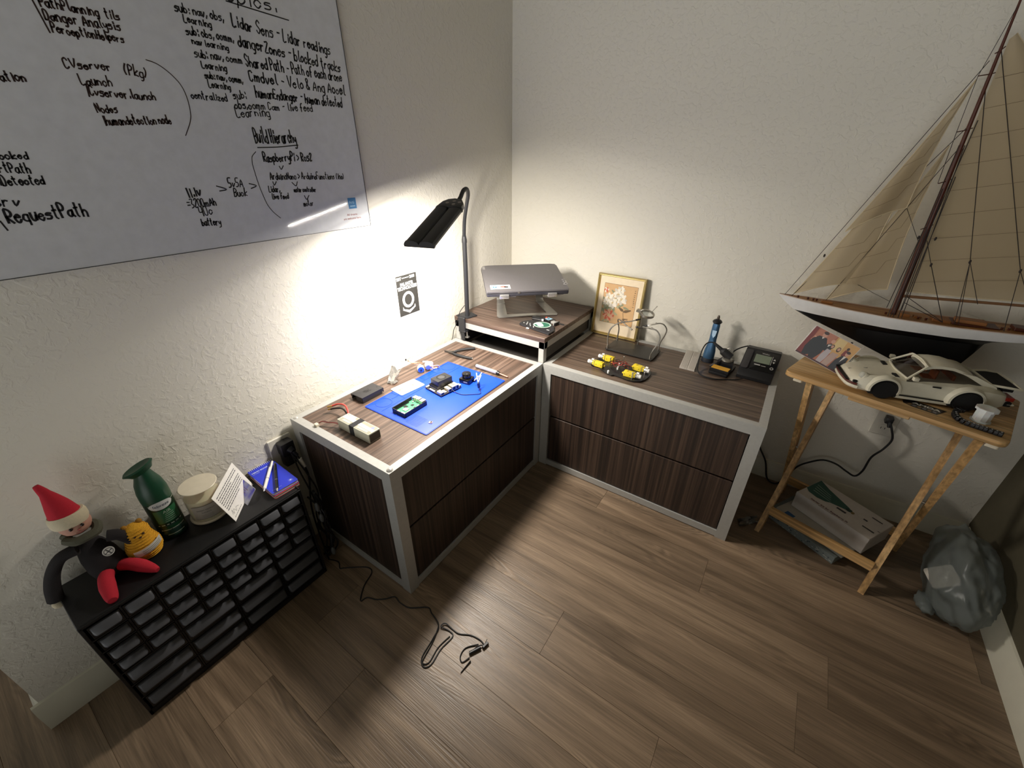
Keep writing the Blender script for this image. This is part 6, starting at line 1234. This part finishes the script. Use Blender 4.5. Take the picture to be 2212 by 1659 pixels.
# candle
cn = Thing('jar_candle', 'cream candle in a clear glass jar with paper label behind the white card', 'candle', (.072, -1.715, TO))
AM = Matrix.Translation((.070, -1.716, TO))
bm = NB(); lathe(bm, [(.0445, .006), (.0445, .078), (.036, .081), (0, .081)], (0, 0, 0), 34, M=AM); cn.part('wax', bm, mat('cream_wax', '#eadfbb', .5, Subsurface_Weight=.3), w=True)
bm = NB(); lathe(bm, [(.043, 0), (.047, .003), (.047, .112), (.0455, .112), (.0452, .005), (0, .005)], (0, 0, 0), 40, M=AM); cn.part('glass_jar', bm, film('frosted_candle_glass', '#dcd3c2', .22, .08), w=True)
bm = NB(); lathe(bm, [(.0478, 0), (.0505, .002), (.0505, .006), (.0478, .008)], (0, 0, 0), 36, M=AM); cn.part('foot_rim', bm, mat('pale_glass_rim', '#d9d0bd', .25), w=True); bm = NB(); lathe(bm, [(.0462, 0), (.0476, .0012), (.0462, .0024)], (0, 0, .1110), 36, M=AM); cn.part('rim', bm, mat('pale_glass_rim', '#d9d0bd', .25), w=True)
bm = NB(); tube(bm, [(.070, -1.716, TO+.080), (.0695, -1.715, TO+.086), (.068, -1.713, TO+.089)], .0011, 6); cn.part('wick', bm, mat('burnt_wick', '#1d1712', .9), w=True)
bm = NB(); arc(.020, .066, -1.05, .35, .0475, 0); can_text('WARM VANILLA', .0062, -.35, .050, 1, .0480); can_text('CANDLE', .0062, -.35, .041, 1, .0480)
for k in range(3): arc(.026+.004*k, .0266+.004*k, -.65, -.05, .0478, 1)
arc(.0195, .0205, -1.05, .35, .0477, 1); arc(.0655, .0665, -1.05, .35, .0477, 1); cn.part('label', bm, [mat('candle_label_grey', '#a79f94', .6), mat('tag_print')], w=True)
# letter card, gift card
lc = Thing('letter_card', 'white typed letter card with signature standing upright in front of the candle', 'card', (.11, -1.636, TO))
c0, c1 = Vector((.1695, -1.6915, TO+.0006)), Vector((.054, -1.583, TO+.0006)); up_ = Vector((-.036, -.010, .094)); LC = frame(c0, c1-c0, up_)
bm = NB(); box(bm, (0, 0, -.0004), (.158, .104, .0004), M=LC)
lc.part('paper', bm, mat('white_letter_paper', '#efece7', .6), w=True)
bm = NB(); random.seed(8)
LCf = LC @ Matrix.Translation((.158, 0, 0)) @ Matrix.Rotation(PI, 4, 'Y') if LC.to_3x3().col[2].dot(Vector((1, -1, .5))) < 0 else LC
def ltx(x0, x1, y_, h_, mi=0):
    x = x0
    while x < x1:
        w_ = random.uniform(.004, .011); flat(bm, [(x, y_), (min(x+w_, x1), y_), (min(x+w_, x1), y_+h_), (x, y_+h_)], LCf, .0006, mi); x += w_+.0016
for k in range(8): ltx(.010, .148-(.045 if k in (2, 7) else 0)-random.uniform(0, .01), .088-.0072*k, .0024)
ribbon(bm, [(.012, .018), (.020, .030), (.018, .016), (.028, .026), (.032, .014), (.040, .022), (.052, .016)], .0009, LCf, .0006, 0, 4); ltx(.010, .062, .007, .0015)
lc.part('typed_text', bm, mat('typed_dark_ink', '#3a3a42', .6), w=True)
gc = Thing('gift_card', 'small glossy violet and silver card propped up between letter card and notepads', 'card', (.092, -1.62, TO))
g0, g1 = Vector((.134, -1.640, TO+.0006)), Vector((.050, -1.640, TO+.0006)); GC = frame(g0, g1-g0, Vector((-.010, .040, .045)))
if GC.to_3x3().col[2].y > 0: GC = GC @ Matrix.Translation((.085, 0, 0)) @ Matrix.Rotation(PI, 4, 'Y')
bm = NB(); prism(bm, rrect(0, 0, .085, .054, .004), -.0008, 0, GC); 
gc.part('plastic', bm, mat('card_white_edge', '#cfd0d8', .4), w=True)
m = bpy.data.materials.new('violet_silver_sheen'); m.use_nodes = True; nt = m.node_tree; p_ = nt.nodes['Principled BSDF']; tc_ = nt.nodes.new('ShaderNodeTexCoord'); n_ = nt.nodes.new('ShaderNodeTexNoise'); n_.inputs['Scale'].default_value = 22; r_ = nt.nodes.new('ShaderNodeValToRGB')
nt.links.new(tc_.outputs['Object'], n_.inputs['Vector']); nt.links.new(n_.outputs['Fac'], r_.inputs[0]); nt.links.new(r_.outputs[0], p_.inputs['Base Color']); r_.color_ramp.elements[0].color = lin('#3a30c8'); r_.color_ramp.elements[0].position = .42; r_.color_ramp.elements[1].color = lin('#b9bcc9'); r_.color_ramp.elements[1].position = .62; p_.inputs['Roughness'].default_value = .25
bm = NB(); flat(bm, rrect(.001, .001, .084, .053, .004), GC, .0002, 0); gc.part('front_print', bm, m, w=True)
bm = NB()
for a, b, c_ in ((.03, .036, .055), (.03, .030, .045), (.03, .024, .050), (.010, .010, .018)): flat(bm, [(a, b), (c_, b), (c_, b+.0016), (a, b+.0016)], GC, .0004, 0)
gc.part('card_lettering', bm, mat('card_brown_ink', '#6a3a52', .5), w=True)
# notepads and pens
NPM = frame((.091, -1.5335, 0), (1, -.035, 0), (.035, 1, 0))
for i_, (z_, dx, col, nm, lb) in enumerate(((TO, .004, '#b5473f', 'notepad', 'red-edged white notepad underneath the blue spiral notepad'), (TO+.0105, .0, '#2e3fd2', 'notepad', 'royal blue spiral-bound notepad on top of the red-edged one'))):
    npd = Thing(nm, lb, 'notepad', (.09, -1.533, z_), group=None)
    bm = NB(); prism(bm, rrect(-.0835+dx, -.0405, .0835+dx, .0405, .006), z_+.0005, z_+.0082, NPM); npd.part('pages', bm, mat('page_block_white', '#e6dfd8', .7), w=True)
    bm = NB(); prism(bm, rrect(-.0845+dx, -.0415, .0845+dx, .0415, .006), z_+.0083, z_+.0095, NPM); prism(bm, rrect(-.0845+dx, -.0415, .0845+dx, .0415, .006), z_, z_+.0005, NPM); cv = npd.part('cover', bm, mat('cover_'+col[1:], col, .4), w=True)
    if i_ == 1:
        for k in range(14):
            bm = NB(); yy = -.036+.0055*k; tube(bm, [NPM @ Vector((-.0775, yy, z_+.0098)), NPM @ Vector((-.0835, yy, z_+.012)), NPM @ Vector((-.0865, yy, z_+.006)), NPM @ Vector((-.0855, yy, z_+.001))], .0009, 5, smooth=3); npd.part('binding_loop', bm, mat('white_wire_loop', '#e8e8f0', .3), w=True)
        bm = NB(); ZM = NPM @ Matrix.Translation((0, 0, z_+.0096)); TM_ = ZM @ Matrix.Rotation(PI/2, 4, 'Z')
        text_mesh(bm, 'MEMO BOOK', .0085, TM_ @ Matrix.Translation((-.037, .058, 0)), 0, .0001, bold=.0004); text_mesh(bm, 'one subject', .0045, TM_ @ Matrix.Translation((-.037, .051, 0)), 0, .0001)
        for (a, b) in ((-.0, .0),):
            ribbon(bm, [(.071, .020), (.071, .031), (.060, .031), (.060, .020), (.071, .020)], .0005, ZM, 0, 0, 1); flat(bm, ell(.0655, .0255, .0035, .0035, 12), ZM, .0001, 0)
        flat(bm, [(.068, -.035), (.0688, -.035), (.0688, -.005), (.068, -.005)], ZM, 0, 0); npd.part('cover_print', bm, mat('cover_pale_print', '#b9c2f2', .5), parent=cv, w=True)
PT0 = TO+.0212
def pen(label, a, b, colm, tipm):
    t = Thing('ballpoint_pen', label, 'pen', ((a[0]+b[0])/2, (a[1]+b[1])/2, PT0), group=None)
    A, B = Vector(a), Vector(b); d_ = (B-A); L_ = d_.length; d_.normalize()
    bm = NB(); tube(bm, [A+d_*.012, A+d_*L_*.3, A+d_*L_*.8, B-d_*.012], [.0046, .0050, .0050, .0046], 14, smooth=2); t.part('barrel', bm, colm, w=True)
    bm = NB(); cyl(bm, B-d_*.014, B, .0046, .0012, 12); t.part('tip', bm, tipm, w=True)
    bm = NB(); cyl(bm, A+d_*.004, A+d_*.014, .0035, .0046, 12); cyl(bm, A, A+d_*.006, .0022, .0022, 10); t.part('push_button', bm, tipm, w=True)
    bm = NB(); cyl(bm, A+d_*L_*.62, A+d_*(L_*.62+.002), .0053, .0053, 12); t.part('centre_ring', bm, tipm, w=True)
    bm = NB(); n_ = Vector((0, 0, 1)); tube(bm, [A+d_*.010+n_*.004, A+d_*.012+n_*.0075, A+d_*.045+n_*.0062], .0012, 6, smooth=2); t.part('clip', bm, BLK, w=True)
pen('white ballpoint pen with chrome tip lying across the blue notepad', (.020, -1.492, PT0+.0055), (.148, -1.590, PT0+.0055), mat('pen_white', '#efece8', .35), mat('bright_metal'))
pen('black ballpoint pen with chrome tip lying across the blue notepad', (.044, -1.497, PT0+.0055), (.182, -1.566, PT0+.0055), mat('pen_black', '#16171c', .3), mat('bright_metal'))
# wall outlet, adapters and cords by the organiser
ol = Thing('wall_outlet', 'white outlet plate on the left wall behind the notepads and the cabinet edge', 'outlet', (.001, -1.448, .435))
bm = NB(); box(bm, (.0005, -1.488, .378), (.008, -1.408, .494), .0025); ol.part('cover_plate', bm, mat('white_outlet_plastic'), w=True)
ad = Thing('power_adapter', 'black plug-in power adapter on the left wall outlet with a white-sleeved cord', 'adapter', (.03, -1.44, .43))
bm = NB(); box(bm, (.009, -1.465, .432), (.045, -1.418, .482), .006, seg=2); cyl(bm, (.045, -1.440, .456), (.058, -1.436, .448), .012, .009); box(bm, (.009, -1.462, .385), (.040, -1.420, .430), .005, seg=2); ad.part('body', bm, BLK, w=True)
bm = NB(); cyl(bm, (.058, -1.436, .448), (.066, -1.430, .430), .0065, .006); cyl(bm, (.070, -1.426, .416), (.078, -1.422, .380), .0062, .0062, 12, mi=1); ad.part('cord_sleeve', bm, [BLK, mat('white_sleeve', '#d8d4cc', .5)], w=True)
bm = NB(); tube(bm, [(.066, -1.430, .430), (.078, -1.422, .380), (.090, -1.424, .340), (.105, -1.44, .30), (.112, -1.455, .24), (.120, -1.462, .16), (.135, -1.466, .06), (.150, -1.470, .006), (.164, -1.475, .0028)], .0030, 8); ad.part('cord', bm, mat('black_cable'), w=True)
for s_ in (0, 1):
    bm = NB(); tube(bm, [(.050, -1.44, .44), (.10-.02*s_, -1.43-.012*s_, .36), (.125, -1.425-.02*s_, .28), (.12+.02*s_, -1.45, .20), (.10+.03*s_, -1.44, .10), (.13, -1.43-.03*s_, .012), (.10, -1.45, .004)], .0026, 7); ad.part('cord', bm, mat('black_cable'), w=True)
# bundle of small things caught in the gap
gx = Thing('cable_bundle', 'dark tangle of cords with grey plastic bits in the gap between organizer and cabinet', 'cables', (.16, -1.455, 0))
for k in range(5):
    random.seed(30+k); j = lambda s: random.uniform(-s, s)
    bm = NB(); tube(bm, [(.150+j(.02), -1.455+j(.02), .004), (.175+j(.02), -1.452+j(.02), .08), (.165+j(.02), -1.455+j(.02), .17), (.180+j(.015), -1.452+j(.02), .25), (.150+j(.02), -1.455+j(.02), .31+j(.02))], .0032, 7); gx.part('cord', bm, mat('black_cable'), w=True)
for a, b, z_ in ((.188, -1.470, .285), (.192, -1.468, .235), (.190, -1.462, .055)):
    bm = NB(); ball(bm, (a, b, z_), (.008, .008, .020)); gx.part('grey_plug', bm, mat('grey_rubber_plug', '#5d5f60', .5), w=True)
# usb cable on the floor
uc = Thing('charging_cable', 'thin black charging cable looped on the floor before the left cabinet', 'cable', (.70, -1.45, 0))
USB = [[0.164, -1.475], [0.203, -1.462], [0.232, -1.476], [0.244, -1.466], [0.308, -1.418], [0.343, -1.42], [0.364, -1.471], [0.4, -1.515], [0.409, -1.495], [0.442, -1.481], [0.467, -1.461], [0.487, -1.439], [0.519, -1.443], [0.56, -1.437], [0.609, -1.402], [0.634, -1.409], [0.685, -1.428], [0.697, -1.471], [0.708, -1.528], [0.732, -1.544], [0.745, -1.525], [0.739, -1.477], [0.744, -1.428], [0.724, -1.42], [0.693, -1.426], [0.698, -1.41], [0.728, -1.41], [0.755, -1.409], [0.788, -1.392], [0.822, -1.386], [0.841, -1.39]]
bm = NB(); n = len(USB); tube(bm, [(a, b, .0025+(.004 if i in (16, 24, 25) else 0)) for i, (a, b) in enumerate(USB)], .0021, 7, smooth=5)
tube(bm, [(.685, -1.428, .007), (.703, -1.474, .003), (.716, -1.532, .003), (.728, -1.537, .0025), (.736, -1.522, .0025), (.729, -1.478, .0025), (.736, -1.432, .0025)], .0019, 7)
tube(bm, [(.828, -1.40, .004), (.801, -1.431, .0025), (.803, -1.459, .0025), (.819, -1.469, .0025), (.829, -1.446, .004)], .0018, 7); tube(bm, [(.822, -1.434, .004), (.833, -1.405, .008), (.845, -1.395, .006)], .0018, 7); uc.part('wire', bm, mat('black_cable'), w=True)
bm = NB(); cyl(bm, (.822, -1.438, .006), (.840, -1.405, .007), .0055, .0050, 10); box(bm, (-.004, -.010, 0), (.004, .012, .010), .001, M=RZ((.848, -1.392, .0006), -.2)); uc.part('connector', bm, BLK, w=True)
bm = NB(); cyl(bm, (.838, -1.452, .0035), (.834, -1.494, .003), .0024, .0012, 8); cyl(bm, (.843, -1.375, .010), (.8445, -1.388, .008), .0012, .0012, 8, mi=1); uc.part('tail', bm, [BLK, mat('bright_metal')], w=True)
# clear packet
pk = Thing('foil_packet', 'small shiny crumpled clear packet on the floor by the tray table leg', 'packet', (1.462, -.358, 0))
bm = NB(); random.seed(4); rows = []
for i in range(7): rows.append([bm.verts.new(Vector((1.436+.0105*i, -.398+.0115*i+.0095*j_*.0, .0006))+Vector((-.0035*j_, .0105*j_-.02, 0))+Vector((random.uniform(-.003, .003), random.uniform(-.003, .003), random.uniform(.001, .010)))) for j_ in range(5)])
for i in range(6):
    for j_ in range(4): bm.faces.new((rows[i][j_], rows[i+1][j_], rows[i+1][j_+1], rows[i][j_+1]))
pk.part('film', bm, mat('shiny_clear_film', '#8f9190', .12, .7), w=True, ang=5)

# ---------------------------------------------------------------- boxes under the tray table
ba_ = math.atan2(-.139, .232)
BM_ = RZ((1.568, -.228, 0), ba_)
b3 = Thing('flat_box', 'thin patterned blue-grey box at the bottom of the stack under the tray table', 'box', (1.568, -.228, 0), ba_)
bm = NB(); M_ = RZ((.0, -.062, 0), .02); box(bm, (-.02, -.010, .0005), (.255, .17, .034), .001, M=M_); b3.part('carton', bm, mat('blue_grey_card', '#767e7d', .7))
bm = NB(); random.seed(6)
for k in range(46):
    a, b = random.uniform(-.015, .25), random.uniform(.004, .030); flat(bm, ell(a, b, random.uniform(.002, .006), random.uniform(.0015, .003), 7), M_ @ Matrix(((1, 0, 0, 0), (0, 0, -1, -.0104), (0, 1, 0, 0), (0, 0, 0, 1))), .0001+.00001*k, k % 2)
b3.part('print', bm, [mat('teal_dark_print', '#3a4a50', .6), mat('pale_print', '#a7aba6', .6)])
b2_ = Thing('magazine', 'thin white booklet with a blue patch lying between the two boxes', 'booklet', (1.568, -.228, .035), ba_)
bm = NB(); M2 = RZ((.004, -.030, .0), -.02); box(bm, (-.006, -.012, .0004), (.262, .16, .012), .001, M=M2); b2_.part('pages', bm, mat('booklet_white', '#b9b7b0', .6))
bm = NB(); flat(bm, [(.028, -.010), (.062, -.010), (.062, .012), (.028, .012)], M2, .0124, 0); flat(bm, [(.028, .001), (.062, .001), (.062, .0115), (.028, .0115)], M2 @ Matrix(((1, 0, 0, 0), (0, 0, -1, -.0124), (0, 1, 0, 0), (0, 0, 0, 1))), 0, 0); b2_.part('blue_patch', bm, mat('cover_blue', '#2d5f94', .5))
b1_ = Thing('kit_box', 'white cardboard kit box with green corner print on top of the stack under the tray', 'box', (1.568, -.228, .0480), ba_)
bm = NB(); box(bm, (.016, .024, .0003), (.288, .186, .078), .0015); b1_.part('carton', bm, mat('white_carton', '#d3cdc8', .6))
bm = NB(); TPm = Matrix.Translation((.016, .024, .0784)); box(bm, (.0155, .0235, .060), (.2885, .0238, .0785)); b1_.part('lid_flap', bm, mat('white_carton'))
bm = NB()
flat(bm, [(.002, .160), (.002, .060), (.020, .045), (.055, .040), (.085, .048), (.098, .060), (.150, .078), (.152, .098), (.05, .135)], TPm, 0, 0); flat(bm, ell(.155, .085, .012, .010, 16), TPm, .0001, 3); flat(bm, ell(.170, .082, .006, .008, 12), TPm, .0002, 4)
for k in range(4): flat(bm, [(.012+.004*k, .118-.016*k), (.078+.006*k, .100-.012*k), (.078+.006*k, .1015-.012*k), (.012+.004*k, .1205-.016*k)], TPm, .0002, 2)
for a, b, w_, h_ in ((.125, .052, .034, .010), (.215, .125, .036, .006), (.205, .085, .014, .008), (.222, .045, .040, .007), (.262, .070, .008, .003)): flat(bm, [(a, b), (a+w_, b), (a+w_, b+h_), (a, b+h_)], TPm, .0002, 1)
text_mesh(bm, 'Starter Kit for Raspberry Pi', .0125, TPm @ Matrix.Translation((.050, .0085, .0002)), 5, .0001, bold=.0003); text_mesh(bm, 'learn to code and build', .0060, TPm @ Matrix.Translation((.085, .001, .0002)), 1, .0001)
b1_.part('print', bm, [mat('box_green', '#2f5b50', .6), mat('box_dark_grey', '#3f3c3e', .6), mat('box_pale_text', '#a9bdb2', .6), mat('box_dark_green', '#1d3a36', .6), mat('box_gold', '#7f6a3c', .6), mat('box_maroon', '#5b2a34', .6)])
# plastic bag
pg = Thing('plastic_bag', 'crumpled translucent grey plastic bag with a paper tag on the floor at the right wall', 'bag', (2.07, -.34, 0))
bm = NB(); bmesh.ops.create_icosphere(bm, subdivisions=5, radius=1)
from mathutils import noise
for v in bm.verts:
    p = v.co.copy(); a = noise.fractal(p*1.6+Vector((3, 1, 5)), 1.0, 2.0, 3); b = noise.fractal(p*4.5, .8, 2.0, 3); r = abs(noise.noise(p*3.2+Vector((9, 2, 1))))
    s = 1+.16*a+.02*b-.10*r
    q = Vector((p.x*.085*s, p.y*.185*s, p.z*.135*s+.118)); q.y += .035*p.z-.03; q.x = min(q.x, .085); q.z = max(q.z, .0015+.002*abs(b)); v.co = q+Vector((2.072, -.335, 0))
pg.part('film', bm, film('grey_bag_film', '#8f9897', .55, .3, .3), w=True, ang=180)
bm = NB(); bmesh.ops.create_icosphere(bm, subdivisions=3, radius=1)
for v in bm.verts:
    p = v.co.copy(); s = 1+.3*noise.noise(p*3)
    v.co = Vector((2.008+p.x*.026*s, -.445+p.y*.045*s, .024+p.z*.020*s))
pg.part('knot', bm, film('grey_bag_film', '#8f9897', .62), w=True, ang=180)
bm = NB(); TG = frame((2.020, -.405, .125), (.42, -.72, -.35), (.35, .15, .62))
prism(bm, rrect(-.032, -.040, .032, .040, .008), 0, .001, TG @ Matrix.Translation((0, 0, .0))); pg.part('paper_tag', bm, mat('grey_white_tag', '#c9c3b9', .7), w=True, label='paper tag with rounded corners')
bm = NB(); tube(bm, [TG @ Vector((-.01, .042, -.004)), TG @ Vector((.01, .046, .006)), TG @ Vector((.034, .036, .002))], .003, 6); pg.part('dark_strap', bm, mat('maroon_black_strap', '#2c1c20', .6), w=True)
